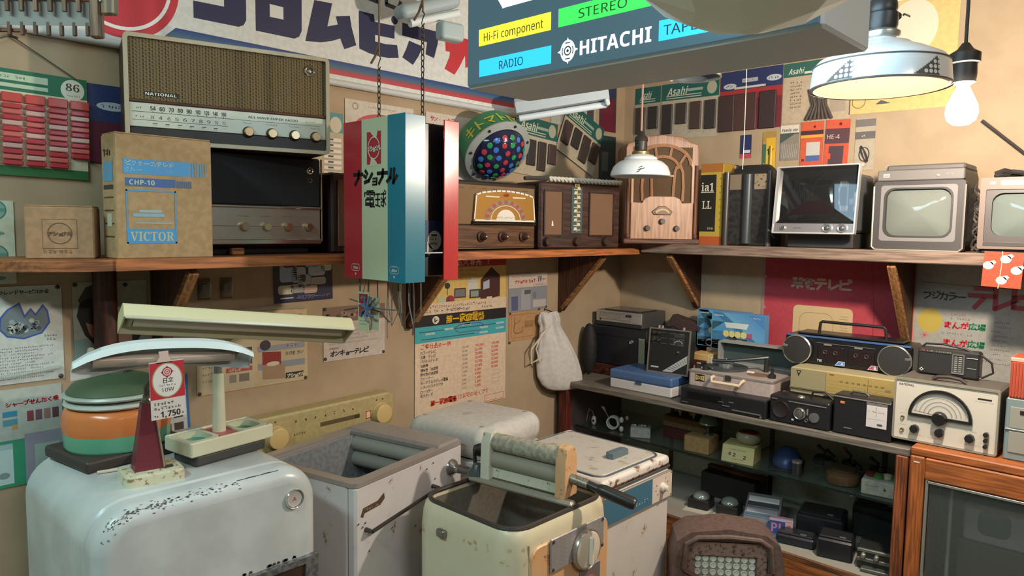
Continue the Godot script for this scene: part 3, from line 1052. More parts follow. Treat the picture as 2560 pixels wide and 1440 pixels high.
	s = sheet("strap_card", "blue and dark red card half hidden behind the large radio and the carton", "display card", 0, -2.349, 1.70, .20, .198, "2c3a66", .0, .003, true)
	k = s[1]
	k.rect(0, 0, .20, .105, Color("5c2a38"))
	k.oval(.055, .145, .036, .011, Color("b5bac4"))
	k.tiny(.03, .141, .05, .008, Color("3a4468"), 7, 2, .2)
	k.rect(.085, .118, .012, .01, Color("b9bcc0"), 1)
	fin(s)

	# fans leaflet
	s = sheet("fan_leaflet", "pale green leaflet with drawings of electric fans at the left edge", "poster", 0, -2.66, 1.40, .143, .197, "c9cfb8")
	k = s[1]
	for y in [.11, .004]:
		for x in [.045, .105]:
			k.oval(x, y + .065, .022, .022, Color("7fa79a"), 0)
			k.arc(x, y + .065, .024, .003, Color("4f7a70"), 1)
			for a in 3:
				k.line([Vector2(x, y + .065), Vector2(x + .019 * cos(a * 2.1), y + .065 + .019 * sin(a * 2.1))], .008, Color("5d8f84"), 2)
			k.line([Vector2(x, y + .043), Vector2(x, y + .012)], .004, Color("5d8478"))
			k.oval(x, y + .01, .018, .005, Color("6c9488"))
	fin(s)

	# service club notice
	s = sheet("service_notice", "white notice with a blue crown-shaped photograph and rows of small print", "poster", 0, -2.71, 1.157, .286, .236, "cdd2cc")
	k = s[1]
	k.jp("シャープフレンドサービスの会", .112, .216, .0105, Color("2f3a3c"), 1.5, 1, 1.0)
	var crown := V([.06, .12, .085, .102, .14, .095, .20, .105, .228, .128, .222, .155, .205, .17, .18, .150, .165, .163, .145, .148, .13, .176, .09, .163, .065, .145])
	for q in 2:
		var o := PackedVector2Array()
		for c in crown:
			o.append(Vector2(.152 + (c.x - .06) * .64, .106 + (c.y - .095) * 1.12))
		k.poly(o if q == 0 else Sh.inset(o, .004), Color("3c5aa8") if q == 0 else Color("6f7f86"), q)
	k.rng.seed = 11
	for i in 24:
		k.oval(k.rng.randf_range(.17, .24), k.rng.randf_range(.124, .152), .006, .006, [Color("9aa8a8"), Color("4a5860"), Color("b9c0ba")][i % 3], 2, 8)
	for i in 11:
		k.tiny(.03, .084 - i * .0074, .235 - (i % 3) * .02, .0045, Color("5c6668"), 20 + i)
	k.tiny(.245, .108, .03, .006, Color("4a5254"), 44)
	k.tiny(.250, .098, .025, .007, Color("4a5254"), 45)
	fin(s)
	pins(s[0], [[.278, .230], [.278, .006]])

	# portrait poster behind the wooden prop
	s = sheet("portrait_poster", "poster with two dark-haired faces behind the round wooden pole", "poster", 0, -2.40, 1.16, .178, .236, "b9b6a6")
	k = s[1]
	k.rect(.0, .0, .178, .09, Color("8fa39c"), 0)
	k.poly(V([.012, .19, .03, .222, .062, .234, .075, .232, .075, .16, .05, .15, .03, .155]), Color("4a4a44"), 0)
	k.poly(V([.008, .15, .016, .185, .04, .195, .07, .18, .07, .10, .045, .075, .025, .10]), Color("2a2421"), 1)
	k.poly(V([.028, .132, .045, .125, .062, .135, .072, .11, .066, .08, .05, .082, .036, .10]), Color("a8745c"), 2)
	k.oval(.122, .098, .040, .036, Color("33261f"), 1)
	k.poly(V([.085, .10, .12, .095, .138, .09, .138, .06, .12, .042, .098, .045, .085, .07]), Color("bd8f7c"), 2)
	k.rect(.12, .128, .045, .026, Color("7a8072"), 0)
	k.rect(.045, .03, .03, .026, Color("8a3038"), 1)
	k.rect(.118, .02, .05, .02, Color("a9b4ac"), 3)
	fin(s)
	pins(s[0], [[.006, .23], [.125, .225]])

	# washing machine leaflet
	s = sheet("washer_leaflet", "plastic-covered leaflet of a pale washing machine at the lower left edge", "poster", 0, -2.73, .905, .298, .24, "bcc2ba", .0, .002, true)
	k = s[1]
	k.rect(.0, .0, .215, .115, Color("3f9a78"))
	k.rect(.215, .0, .083, .125, Color("9a98a8"))
	k.rect(.235, .02, .055, .075, Color("a3b8b0"), 1)
	k.rect(.05, .008, .14, .085, Color("c2dcdc"), 1)
	k.rect(.05, .093, .14, .014, Color("a9c6ca"), 1)
	k.oval(.17, .03, .012, .008, Color("8a9ca0"), 2)
	k.jp("シャープせんたく機", .178, .196, .0125, Color("b02c38"), 1.9, 1, 1.0, .0, 1.0)
	k.rect(.172, .172, .03, .014, Color("3f8fb0"), 0)
	k.rect(.172, .15, .03, .016, Color("5d98a8"), 0)
	k.rect(.190, .14, .012, .012, Color("c3a070"), 1)
	for i in 4:
		k.rect(.222 + i * .018, .155, .014, .026, Color(["8c4a50", "7a5a68", "a07a70", "6a4a52"][i]), 0)
	fin(s)
	# a strip of clear film folded over its top
	part(s[0], "clear_cover", Sh.new().tube([Vector3(.0, .262, .004), Vector3(.1, .270, .006), Vector3(.2, .272, .005), Vector3(.298, .282, .004)], .006, 6), glass("cfd4cc", .35, .1))

	s = sheet("lamp_leaflet", "white leaflet with brown pictures and a blue edge behind the price tag", "poster", 0, -2.235, .93, .122, .19, "c9cdc9", 2.0)
	k = s[1]
	for i in 6:
		k.rect(.012 + (i % 3) * .033, .02 + (i / 3) * .05, .026, .036, Color(["6b4438", "8a5a50", "54403a"][i % 3]))
	k.rect(.115, .0, .007, .19, Color("3a6ea8"), 1)
	fin(s)

	# radiogram leaflets
	s = sheet("radiogram_leaflet", "cream leaflet with pictures of a record player and a red radiogram", "poster", 0, -2.092, 1.054, .354, .232, "cdb48a")
	k = s[1]
	k.rect(.006, .006, .17, .14, Color("c4b698"))
	k.rect(.185, .006, .16, .14, Color("bfae90"))
	k.rect(.085, .075, .082, .035, Color("5a4a48"), 1)
	k.rect(.085, .108, .082, .018, Color("4a4440"), 1)
	k.line([Vector2(.105, .102), Vector2(.125, .088), Vector2(.15, .102)], .003, Color("a49c90"), 2)
	k.rect(.085, .055, .082, .014, Color("b05048"), 1)
	k.jp("ステレオ", .092, .057, .010, Color("e0d4c0"), 1.4, 2)
	k.rect(.095, .024, .022, .024, Color("8f8578"), 1)
	k.rect(.125, .024, .032, .024, Color("7d746a"), 1)
	for i in 5:
		k.tiny(.015, .115 - i * .02, .05, .008, Color("6a5e4e"), 60 + i)
	k.rect(.185, .05, .16, .02, Color("8c8f9a"), 1)
	k.rect(.185, .105, .16, .018, Color("9296a2"), 1)
	k.poly(V([.20, .065, .262, .060, .262, .10, .20, .105]), Color("8e2c26"), 2)
	k.poly(V([.20, .02, .275, .014, .275, .06, .20, .065]), Color("a08468"), 2)
	k.oval(.235, .065, .022, .007, Color("cfc4b0"), 3)
	k.oval(.21, .125, .018, .016, Color("3a3240"), 2)
	k.jp("ラジオグラン", .275, .085, .013, Color("54483a"), 1.3, 2, .9)
	k.tiny(.28, .112, .06, .014, Color("77705e"), 71, 2)
	k.rect(.277, .012, .063, .018, Color("2b2826"), 2)
	k.jp("ナショナル", .280, .013, .015, Color("d8ccb4"), 1.7, 3, .8, .2)
	k.rect(.22, .152, .12, .02, Color("4b4540"), 0)
	k.jp("ナショナル", .225, .154, .015, Color("c8bca4"), 1.7, 1, .85, .2)
	k.rng.seed = 5
	for i in 30:
		k.oval(k.rng.randf_range(.17, .33), k.rng.randf_range(.195, .215), .008, .003, Color("a38a66"), 0, 7)
	fin(s)
	pins(s[0], [[.347, .006], [.006, .006]])
	part(s[0], "clear_cover", Sh.new().tube([Vector3(.09, .232, .004), Vector3(.16, .239, .006), Vector3(.24, .240, .005), Vector3(.35, .235, .004)], .006, 6), glass("d8d0bc", .35, .08))

	# light fittings sheet
	s = sheet("lighting_poster", "dark blue poster of pale ceiling light shades hanging at the shelf edge", "poster", 0, -1.85, 1.305, .207, .142, "23233f", 1.0, .004, true)
	k = s[1]
	for a in [[.055, .125, .024, .016, "8c2c48"], [.05, .09, .03, .026, "9fb4cc"], [.085, .085, .025, .024, "b4bcc4"], [.135, .122, .028, .014, "aab6c4"], [.15, .095, .03, .016, "b9c4ce"], [.185, .108, .02, .015, "d4d8c8"], [.105, .065, .024, .020, "aeb6ba"], [.155, .062, .028, .012, "b8bcb8"], [.04, .04, .027, .014, "cdcbb0"], [.08, .042, .024, .014, "a4a4a8"], [.125, .038, .025, .014, "c0a490"]]:
		k.poly(PackedVector2Array(Array(rr(a[2] * 2, a[3] * 2, .009)).map(func(p): return p + Vector2(a[0], a[1]))), Color(a[4]), 0)
	k.jp("ルミフラワー", .075, .008, .014, Color("7f8cc0"), 1.2, 1, .9, .2)
	k.tiny(.155, .01, .045, .009, Color("8a90b0"), 81)
	k.rect(.02, .012, .045, .004, Color("b8bcc8"), 1)
	fin(s)

	# television maker's notice
	s = sheet("television_notice", "white notice with a brown photograph strip, hung under the bulb dispenser", "poster", 0, -1.678, 1.10, .246, .18, "c9bfb4")
	k = s[1]
	k.rect(.0, .128, .246, .052, Color("7c6252"))
	k.rng.seed = 9
	for i in 24:
		k.rect(k.rng.randf_range(.0, .22), k.rng.randf_range(.13, .165), k.rng.randf_range(.008, .026), .010, Color(["a58c78", "5e463c", "8f7766", "443733"][i % 4]), 1)
	for i in 5:
		k.tiny(.02, .106 - i * .013, .2 - (i % 2) * .04, .006, Color("8a8078"), 90 + i)
	k.jp("オンキョーテレビ", .022, .014, .020, Color("2f2a2c"), 1.8, 1, .95, .15)
	k.text("ONKYO", .022, .038, .006, Color("5a5250"), 1, .035)
	fin(s)
	pins(s[0], [[.24, .008], [.006, .174], [.006, .01]])

	# two small blister packs
	for i in 2:
		var t := thing("plug_pack", ["small clear pack with a dark plug, the nearer to the left bracket", "small clear pack with a dark plug, the nearer to the blue lighting poster"][i], "packet", Vector3(-2.066 + .065 * i, 1.332, .001), 0, "small packs under the shelf")
		part(t, "card", Sh.new().box(Vector3(0, .03, 0), Vector3(.036, .062, .001), .0), mt("6a5a44", .6))
		part(t, "plug", Sh.new().lathe([[.015, .0], [.015, .006], [.010, .009], [.010, .014], [.005, .016]], 16, Transform3D(Basis(Vector3.RIGHT, PI / 2), Vector3(0, .032, .001))), mt("33302e", .4))
		part(t, "blister", Sh.new().rbox(Vector3(0, .028, .010), Vector3(.034, .046, .020), .008, 2), glass("d8d0c0", .2, .04))

	# bargain sale poster: house above, price list below
	s = sheet("sale_poster", "yellow sale poster with a red heading and a brown house", "poster", 0, -1.31, 1.225, .49, .207, "d8b86a")
	k = s[1]
	k.rect(0, .17, .49, .037, Color("b03036"))
	k.jp("品大特売", .215, .174, .029, Color("e3c9b4"), 1.2, 1, 1.2)
	k.text("!", .385, .177, .022, Color("e3c9b4"), 1)
	for i in 3:
		k.tiny(.23, .152 - i * .017, .13 - i * .03, .009, Color("6a5026"), 100 + i)
	k.poly(V([.345, .03, .455, .045, .455, .13, .405, .165, .345, .115]), Color("4a2a24"))
	k.poly(V([.36, .075, .395, .08, .395, .115, .36, .105]), Color("a8b4c0"), 2)
	k.rect(.275, .06, .055, .045, Color("c9c6bc"), 1)
	k.poly(V([.27, .105, .302, .13, .335, .105]), Color("b9bcc0"), 1)
	k.rect(.285, .045, .06, .034, Color("3d3a38"), 2)
	k.rect(.292, .05, .042, .024, Color("8f9896"), 3)
	k.rect(.205, .05, .06, .038, Color("453f40"), 2)
	k.rect(.21, .055, .05, .028, Color("77757a"), 3)
	k.oval(.185, .045, .022, .018, Color("a03440"), 2)
	k.rect(.125, .03, .06, .026, Color("b8c0a4"), 2)
	k.oval(.17, .1, .014, .012, Color("2c3528"), 1)
	k.line([Vector2(.17, .09), Vector2(.17, .065)], .003, Color("2c3528"))
	k.poly(V([.06, .05, .12, .055, .12, .11, .095, .095, .06, .12]), Color("aab0b4"), 1)
	k.rect(.05, .024, .42, .01, Color("2f2a2a"), 1)
	k.rect(.38, .03, .03, .016, Color("cfc6b4"), 3)
	fin(s)
	s = sheet("price_list", "tall price list with black and turquoise bands and columns of red prices", "poster", 0, -1.298, .84, .48, .424, "dcc4a8", .0, .0035)
	k = s[1]
	k.tiny(.06, .403, .33, .011, Color("7a6256"), 110)
	k.jp("サービスステーション", .15, .387, .013, Color("3d3a4c"), 1.4, 1, .95)
	k.tiny(.03, .387, .11, .012, Color("3d3a4c"), 111)
	k.tiny(.34, .388, .06, .012, Color("3d3a4c"), 112)
	k.rect(0, .338, .48, .042, Color("22201f"))
	k.oval(.10, .359, .017, .015, Color("d9d4c4"))
	k.line([Vector2(.095, .366), Vector2(.095, .352), Vector2(.106, .359)], .004, Color("22201f"), 2)
	k.jp("第一家庭電器", .15, .342, .033, Color("e8b62c"), 1.5, 1, 1.03)
	k.rect(0, .278, .48, .06, Color("46a6b2"))
	for a in [[.02, .318, .46], [.03, .29, .30]]:
		k.line([Vector2(a[0], a[1]), Vector2(a[2], a[1])], .0025, Color("2c3c54"), 1)
	k.line([Vector2(.22, .300), Vector2(.20, .31), Vector2(.20, .322), Vector2(.22, .331), Vector2(.33, .331), Vector2(.35, .32), Vector2(.33, .30), Vector2(.22, .300)], .0025, Color("5a4460"), 1)
	for i in 8:
		k.rect(.05 + (i * .093) - (.28 if i > 4 else .0), .306 + (i % 3) * .010 - (.02 if i > 5 else .0), .045, .007, Color("c4d4d0"), 2)
		k.tiny(.052 + (i * .093) - (.28 if i > 4 else .0), .307 + (i % 3) * .010 - (.02 if i > 5 else .0), .04, .005, Color("3c5060"), 120 + i, 3)
	k.jp("ご奉仕品の一例", .025, .254, .019, Color("c8503c"), 1.3, 1, 1.15)
	var rows := ["カラーテレビ", "白黒・テレビ", "FMのステレオ", "冷蔵庫", "標準型・洗濯機", "脱水型の洗濯機", "クリーナー", "ポータブルステレオ電蓄", "トランジスタラジオ", "ロースター", "光スタンド"]
	var p1 := ["153,000", "63,000", "54,000", "41,000", "23,800", "21,500", "13,800", "9,400", "3,900", "2,900", "1,950"]
	var p2 := ["105,000", "25,500", "29,000", "28,000", "13,700", "23,000", "6,500", "4,000", "1,480", "2,200", "1,200"]
	var p3 := ["120,000", "31,000", "36,000", "32,000", "15,000", "26,000", "10,000", "", "", "", ""]
	for i in 11:
		var v := .235 - i * .0162
		if rows[i].begins_with("FM"):
			k.text("FM", .028, v + .001, .011, Color("2c2a2c"), 1, .018, "thin")
			k.jp(rows[i].substr(2), .048, v, .0125, Color("2c2a2c"), 1.15)
		else:
			k.jp(rows[i], .025, v, .0125, Color("2c2a2c"), 1.15)
		k.text(p1[i], .235, v + .002, .0072, Color("3a3638"), 1, .0, "thin")
		k.text(p2[i], .305, v + .001, .0095, Color("c4402c"))
		if p3[i]:
			k.text(p3[i], .395, v + .001, .0095, Color("c4402c"))
		else:
			k.rect(.40, v + .005, .045, .001, Color("8a7468"), 1)
		k.rect(.02, v - .0022, .44, .0005, Color("c0a890"), 1)
	k.jp("第一家庭電器", .075, .034, .022, Color("c8402c"), 2.0, 1, 1.0)
	k.jp("はお宅の近くです", .215, .038, .021, Color("c8402c"), .9, 1, 1.0)
	k.border(.36, .004, .11, .026, .0015, Color("c8402c"))
	fin(s)

	s = sheet("appliance_leaflet", "leaflet with red lettering and a grey photograph near the corner bracket", "poster", 0, -.80, 1.196, .243, .159, "cfc0b4", .6)
	k = s[1]
	k.rect(0, 0, .243, .10, Color("8d9098"))
	k.jp("ナショナル", .035, .118, .016, Color("c03a30"), 1.9, 1, .95, .2)
	k.tiny(.12, .116, .05, .016, Color("c03a30"), 131, 1, .2)
	for i in 2:
		k.line([Vector2(.182 + i * .014, .142), Vector2(.186 + i * .014, .12), Vector2(.192 + i * .014, .142)], .004, Color("4a5a80"))
	k.tiny(.21, .12, .026, .012, Color("c03a30"), 134, 1, .2)
	k.tiny(.15, .103, .085, .010, Color("b8584c"), 132)
	k.tiny(.02, .142, .15, .008, Color("7a6e68"), 133)
	k.rect(.015, .005, .04, .06, Color("5a5c80"), 1)
	k.rect(.075, .004, .06, .088, Color("a0a2a6"), 1)
	k.rect(.095, .07, .04, .018, Color("5d5a56"), 2)
	k.rect(.15, .01, .085, .032, Color("b8b4b0"), 1)
	k.oval(.16, .062, .012, .015, Color("6f8088"), 2)
	fin(s)
	pins(s[0], [[.236, .006], [.19, .0]])
	s = sheet("brown_leaflet", "small brown line-drawn leaflet below the appliance leaflet", "poster", 0, -.798, 1.073, .18, .122, "b98e62")
	k = s[1]
	k.border(.015, .012, .15, .098, .0015, Color("8c6440"))
	k.line([Vector2(.035, .10), Vector2(.03, .04), Vector2(.045, .03), Vector2(.08, .035), Vector2(.085, .06)], .003, Color("6f4c30"))
	k.line([Vector2(.035, .07), Vector2(.07, .085)], .002, Color("6f4c30"))
	k.rect(.095, .05, .06, .03, Color("a07a50"))
	k.tiny(.1, .055, .05, .010, Color("5f4630"), 141, 2)
	fin(s)
	pins(s[0], [[.006, .118], [.004, -.004]])

	# sheets seen above the shelf
	s = sheet("parts_card", "teal-headed card of small white parts behind the large radio", "display card", 0, -1.86, 1.683, .262, .228, "c2b79c")
	k = s[1]
	k.rect(0, .165, .262, .063, Color("3f8a94"))
	k.oval(.235, .19, .022, .026, Color("c9c2a8"))
	for i in 8:
		k.rect(.19, .01 + i * .018, .065, .011, Color("e0dcd0"), 1)
		k.rect(.205, .013 + i * .018, .02, .006, Color("3a3430"), 2)
	fin(s)
	s = sheet("dome_poster", "white poster with a big red dome shape above the bulb dispenser", "poster", 0, -1.59, 1.70, .285, .263, "cfc7b8")
	k = s[1]
	var dome := PackedVector2Array()
	for i in 17:
		dome.append(Vector2(.15 + .115 * cos(PI * i / 16), .175 + .052 * sin(PI * i / 16)))
	k.poly(dome, Color("b84048"), 0)
	k.rect(.035, .0, .23, .175, Color("b84048"), 0)
	k.arc(.04, .243, .012, .004, Color("a08a68"))
	k.text("N", .138, .19, .026, Color("d8d0c4"), 1, .028)
	k.tiny(.09, .243, .12, .007, Color("8a7c6c"), 151)
	fin(s)
	s = sheet("bulb_notice", "white notice with red katakana behind the bulb dispenser", "poster", 0, -1.248, 1.72, .283, .243, "cdc2b4")
	k = s[1]
	k.jp("サン・ゴールデン", .02, .212, .019, Color("b84048"), 1.6, 1, .95)
	k.poly(V([.025, .195, .035, .205, .045, .195, .035, .185]), Color("a88a58"))
	k.rect(.02, .02, .24, .15, Color("b8b0a4"))
	fin(s)
	# two tilted cards of straps over the old radios
	tilted_card(0, -.79, 1.775, .265, .24, -4.0, "teal-headed strap card leaning behind the green dotted lamp", .006)
	tilted_card(0, -.60, 1.79, .285, .235, -22.0, "teal-headed strap card hung at a slant beside the corner", .010)
	s = sheet("white_sheet", "faded white sheet with small pictures high in the corner", "poster", 0, -.55, 2.0, .315, .21, "a9aeac")
	k = s[1]
	k.rect(.10, .14, .05, .03, Color("7a8288"))
	k.rect(.18, .145, .045, .03, Color("5d666c"))
	k.rect(.25, .04, .05, .12, Color("4a4648"))
	k.tiny(.17, .11, .04, .008, Color("666a6c"), 161)
	fin(s)
	s = sheet("red_strap_card", "narrow card with blue head and dark red straps next to the wall corner", "display card", 0, -.205, 2.005, .13, .232, "56303c", .0, .003, true)
	s[1].rect(0, .16, .13, .072, Color("2c3a58"))
	s[1].rect(.02, .0, .09, .15, Color("6c2a38"))
	fin(s)
	s = sheet("dark_leaflet", "dark green leaflet on the left wall beside the corner", "poster", 0, -.20, 1.77, .13, .215, "333c38")
	s[1].rect(.02, .05, .05, .09, Color("5a625e"))
	s[1].rect(.0, .16, .13, .055, Color("223c38"))
	fin(s)

func strap_face(s: Array, w: float, h: float, sd: int) -> void:
	# teal heading with italic name, then dark straps hanging in a row
	var k: Ink = s[1]
	k.rect(0, h - .075, w, .075, Color("1f5a58"))
	k.text("Asahi", .03, h - .050, .032, Color("c3cbb8"), 1, minf(.10, w * .4), "bold", .25)
	k.rect(.025, h - .058, w * .62, .004, Color("b4bca8"), 1)
	k.rect(.025, h - .068, w * .62, .004, Color("b4bca8"), 1)
	if w > .2:
		k.rect(.135, h - .042, w * .26, .012, Color("93a598"), 1)
		k.oval(w - .035, h - .036, .024, .028, Color("a5a892"), 1)
	var straps := Sh.new()
	var n := maxi(2, int(w / .062))
	for i in n:
		var x := (i + .5) * w / n
		var hh := (h - .11) * (.82 + .16 * sin(i * 2.3 + sd))
		part(s[0], "strap", Sh.new().box(Vector3(x, h - .092 - hh / 2, .006), Vector3(w / n * .76, hh, .010), .003), mt(["3d3431", "463735", "342f30"][(i + sd) % 3], .5))
		k.tiny(x - w / n * .48, .02, .01, .008, Color("5a5248"), sd * 7 + i)

func tilted_card(wall: int, u: float, y: float, w: float, h: float, tilt: float, label: String, off: float) -> void:
	var s := sheet("strap_card", label, "display card", wall, u, y, w, h, "b5ab94", tilt, off)
	if tilt < -10.0:
		s[0].position += Vector3(.075, .105, 0)
	strap_face(s, w, h, int(absf(tilt)))
	fin(s)

func right_wall_paper() -> void:
	var s := sheet("strap_card", "teal-headed strap card on the right wall nearest the corner", "display card", 1, .06, 1.975, .14, .24, "a79c88", -.5)
	strap_face(s, .14, .24, 1)
	fin(s)
	s = sheet("strap_card", "teal-headed strap card above the arched wooden radio", "display card", 1, .205, 1.965, .29, .25, "b5aa96", -.5)
	strap_face(s, .29, .25, 2)
	fin(s)
	s = sheet("strap_card", "blue-headed card with broad dark straps and red sides above the battery case", "display card", 1, .502, 1.977, .277, .252, "6e2630", .0, .002)
	var k: Ink = s[1]
	k.rect(0, .172, .277, .08, Color("28345e"))
	k.oval(.045, .19, .03, .012, Color("b8bcc4"), 1)
	k.tiny(.024, .185, .042, .009, Color("28345e"), 8, 2, .2)
	k.oval(.24, .205, .032, .013, Color("b8bcc4"), 1)
	k.tiny(.216, .200, .046, .009, Color("28345e"), 9, 2, .2)
	k.rect(.10, .20, .07, .016, Color("a8acb0"), 1)
	k.tiny(.105, .204, .06, .008, Color("38405e"), 171, 2)
	k.rect(.065, .175, .14, .009, Color("c0bdb4"), 1)
	k.rect(.0, .13, .277, .042, Color("9c3034"), 0)
	fin(s)
	for i in 3:
		part(s[0], "strap", Sh.new().box(Vector3(.035 + i * .092 - (.006 if i == 1 else .0), .075, .006), Vector3(.072 if i != 1 else .10, .155, .010), .003), mt(["3e2c2b", "4a302f", "38292a"][i], .5))
	s = sheet("note_card", "cream card with a column of small print and a bunch of dark wire", "display card", 1, .782, 1.987, .268, .24, "b9a68c")
	k = s[1]
	k.rect(.0, .185, .268, .055, Color("2f5f58"))
	k.text("Asahi", .02, .197, .022, Color("c3cbb8"), 1, .06, "bold", .25)
	k.rect(.085, .192, .1, .009, Color("c9cfc0"), 1)
	for i in 8:
		k.tiny(.03, .158 - i * .014, .05, .008, Color("55483a"), 180 + i, 1, .2)
	k.tiny(.11, .155, .04, .01, Color("6a5c4c"), 190)
	k.rect(.19, .03, .06, .07, Color("a49480"))
	fin(s)
	var w := Sh.new()
	for i in 7:
		w.tube([Vector3(.11 + i * .010, .125 - .01 * (i % 3), .006), Vector3(.13 + i * .008, .06, .012 + .003 * (i % 2)), Vector3(.10 + i * .017, .005, .006)], .0065, 6)
	part(s[0], "wire_bunch", w, mt("4a403a", .7))

	s = sheet("yellow_poster", "large yellow poster with a pale round patch at the upper right", "poster", 1, 1.045, 2.0, .355, .50, "cfb878", -.5)
	k = s[1]
	k.rect(.0, .09, .05, .27, Color("c9bda4"))
	k.rect(.0, .262, .07, .012, Color("7a5a40"), 1)
	k.rect(.0, .345, .09, .008, Color("7a5a40"), 1)
	k.oval(.205, .295, .085, .10, Color("dccdb6"), 1, 28)
	k.poly(V([.20, .17, .26, .20, .31, .185, .28, .13, .22, .13]), Color("cf8a58"), 0)
	k.arc(.035, .045, .025, .003, Color("7d6038"), 1)
	k.tiny(.015, .06, .05, .010, Color("6a5030"), 201)
	k.poly(V([.095, .03, .115, .045, .15, .03]), Color("55504c"), 1)
	for i in 7:
		k.line([Vector2(.14 + i * .02, .05), Vector2(.155 + i * .022, .095)], .002, Color("6a6058"))
	fin(s)

	s = sheet("fuse_packet", "small blue packet with a red foot hung over the battery case", "packet", 1, .605, 1.857, .05, .098, "2a3560", .0, .003, true)
	s[1].rect(0, 0, .05, .018, Color("c04a58"))
	s[1].rect(.016, .022, .03, .012, Color("c9ccd4"))
	fin(s)
	s = sheet("tool_packet", "tall yellow packet with green side left of the silver television", "packet", 1, .705, 1.70, .058, .262, "a98a48", .0, .003)
	k = s[1]
	k.rect(.0, .12, .016, .09, Color("3c6a4c"))
	k.rect(.016, .02, .04, .215, Color("d8ac34"))
	k.text("17", .018, .165, .026, Color("3a3430"), 1, .03)
	k.tiny(.004, .125, .01, .009, Color("c9c4a8"), 211)
	k.rect(.02, .05, .03, .07, Color("c99e2e"), 1)
	fin(s)
	part(s[0], "tool", Sh.new().cyl(Vector3(.042, .03, .009), Vector3(.042, .2, .009), .007, .005, 10), mt("d9b23c", .35))
	s = sheet("antenna_packet", "white-headed clear packet with fine wires above the silver television", "packet", 1, .78, 1.838, .077, .142, "8c8478", .0, .003, true)
	k = s[1]
	k.rect(0, .11, .077, .032, Color("d4ccbe"))
	k.text("Family use", .006, .117, .012, Color("3c3836"), 1, .064, "bold", .2)
	k.poly(V([0, .07, .06, .105, .077, .105, .077, .11, 0, .11]), Color("4a5a54"))
	for i in 9:
		k.line([Vector2(.008 + i * .0075, .01), Vector2(.012 + i * .0075, .065)], .0012, Color("c9c4bc"))
	fin(s)
	s = sheet("orange_packet", "orange packet with a clear window and a yellow stripe", "packet", 1, .864, 1.81, .09, .177, "cf5f42", .0, .003, true)
	k = s[1]
	k.rect(0, .125, .09, .016, Color("46363a"))
	k.rect(0, .113, .09, .010, Color("d8a440"))
	k.rect(.024, .02, .054, .075, Color("c4c0ba"))
	k.rect(.024, .02, .054, .022, Color("56689a"), 1)
	k.oval(.055, .155, .005, .005, Color("6a2a20"), 1)
	k.rect(.006, .02, .012, .01, Color("7a3026"), 1)
	fin(s)
	s = sheet("orange_packet", "orange packet lettered HE-4 with a dark frame", "packet", 1, .957, 1.805, .092, .182, "cf5a42", -2.0, .003, true)
	k = s[1]
	k.rect(0, .09, .092, .058, Color("5e4248"))
	k.text("HE-4", .008, .108, .017, Color("cfc2ba"), 1, .048, "thin")
	k.rect(.018, .0, .056, .08, Color("54444a"))
	k.rect(.008, .03, .018, .022, Color("cf5a42"), 1)
	k.oval(.056, .165, .006, .006, Color("6a2a20"), 1)
	fin(s)
	s = sheet("earphone_packet", "clear packet holding a coiled dark earphone lead", "packet", 1, 1.075, 1.785, .072, .197, "b3a692", .0, .003, true)
	k = s[1]
	k.rect(0, .165, .072, .028, Color("77706c"))
	k.rect(0, .118, .072, .028, Color("6a6462"))
	k.tiny(.022, .126, .016, .008, Color("d8d4cc"), 215, 1, .2)
	fin(s)
	var ep := Sh.new()
	for q in 3:
		var ring := []
		for i in 20:
			var a := TAU * i / 20
			ring.append(Vector3(.036 + (.018 - q * .003) * cos(a + q), .06 + (.026 + q * .003) * sin(a), .004 + q * .002))
		ep.tube(ring, .0017, 5, true)
	part(s[0], "earphone_lead", ep, mt("37312f", .5))
	part(s[0], "earpiece", Sh.new().ball(Vector3(.03, .02, .008), Vector3(.012, .010, .008), 12), mt("cbb9ae", .5))

	# posters below the right shelf
	s = sheet("television_poster", "large red poster with a cream drawing of a television", "poster", 1, .728, .93, .585, .51, "b8424e")
	k = s[1]
	k.rect(.0, .0, .012, .51, Color("a8857c"))
	for i in 4:
		k.poly(V([.0, .02 + i * .13, .022, .035 + i * .13, .0, .06 + i * .13]), Color("a8857c"))
	k.jp("東芝テレビ", .125, .385, .048, Color("d0a890"), 1.9, 1, .98)
	var scr := PackedVector2Array(Array(rr(.235, .235, .02)).map(func(p): return p + Vector2(.255, .2)))
	k.poly(scr, Color("cdb386"), 0)
	var tube := []
	for p in rr(.135, .12, .035):
		tube.append(p + Vector2(.232, .23))
	tube.append(tube[0])
	k.line(tube, .002, Color("a5855c"), 1)
	for i in 14:
		k.rect(.325, .14 + i * .011, .03, .002, Color("a5855c"), 1)
	k.arc(.232, .125, .02, .002, Color("a5855c"))
	k.line([Vector2(.43, .5), Vector2(.45, .3), Vector2(.445, .1)], .003, Color("8e2c38"), 1)
	fin(s)
	s = sheet("programme_poster", "pale plastic-covered poster with red and green lettering and fruit at the right edge", "poster", 1, 1.318, .93, .46, .505, "a4a29a", .0, .002, true)
	k = s[1]
	k.jp("フジカラー", .020, .378, .032, Color("2f3834"), 1.4, 1, .84)
	k.jp("テレビ", .165, .355, .085, Color("a8444c"), 1.9, 1, .72)
	k.jp("広場", .36, .37, .05, Color("2f6a58"), 1.6, 1, .9)
	k.oval(.05, .3, .04, .045, Color("b8a450"), 0)
	k.tiny(.115, .325, .05, .008, Color("b05a58"), 221)
	k.tiny(.115, .31, .07, .009, Color("55504c"), 222)
	for a in [[.278, "c03840"], [.215, "c03840"]]:
		k.jp("まんが", .095, a[0], .026, Color(a[1]), 1.9, 1, .98)
		k.jp("広場", .172, a[0], .026, Color("2f7a58"), 1.7, 1, .98)
	k.tiny(.09, .255, .1, .008, Color("6a6058"), 223)
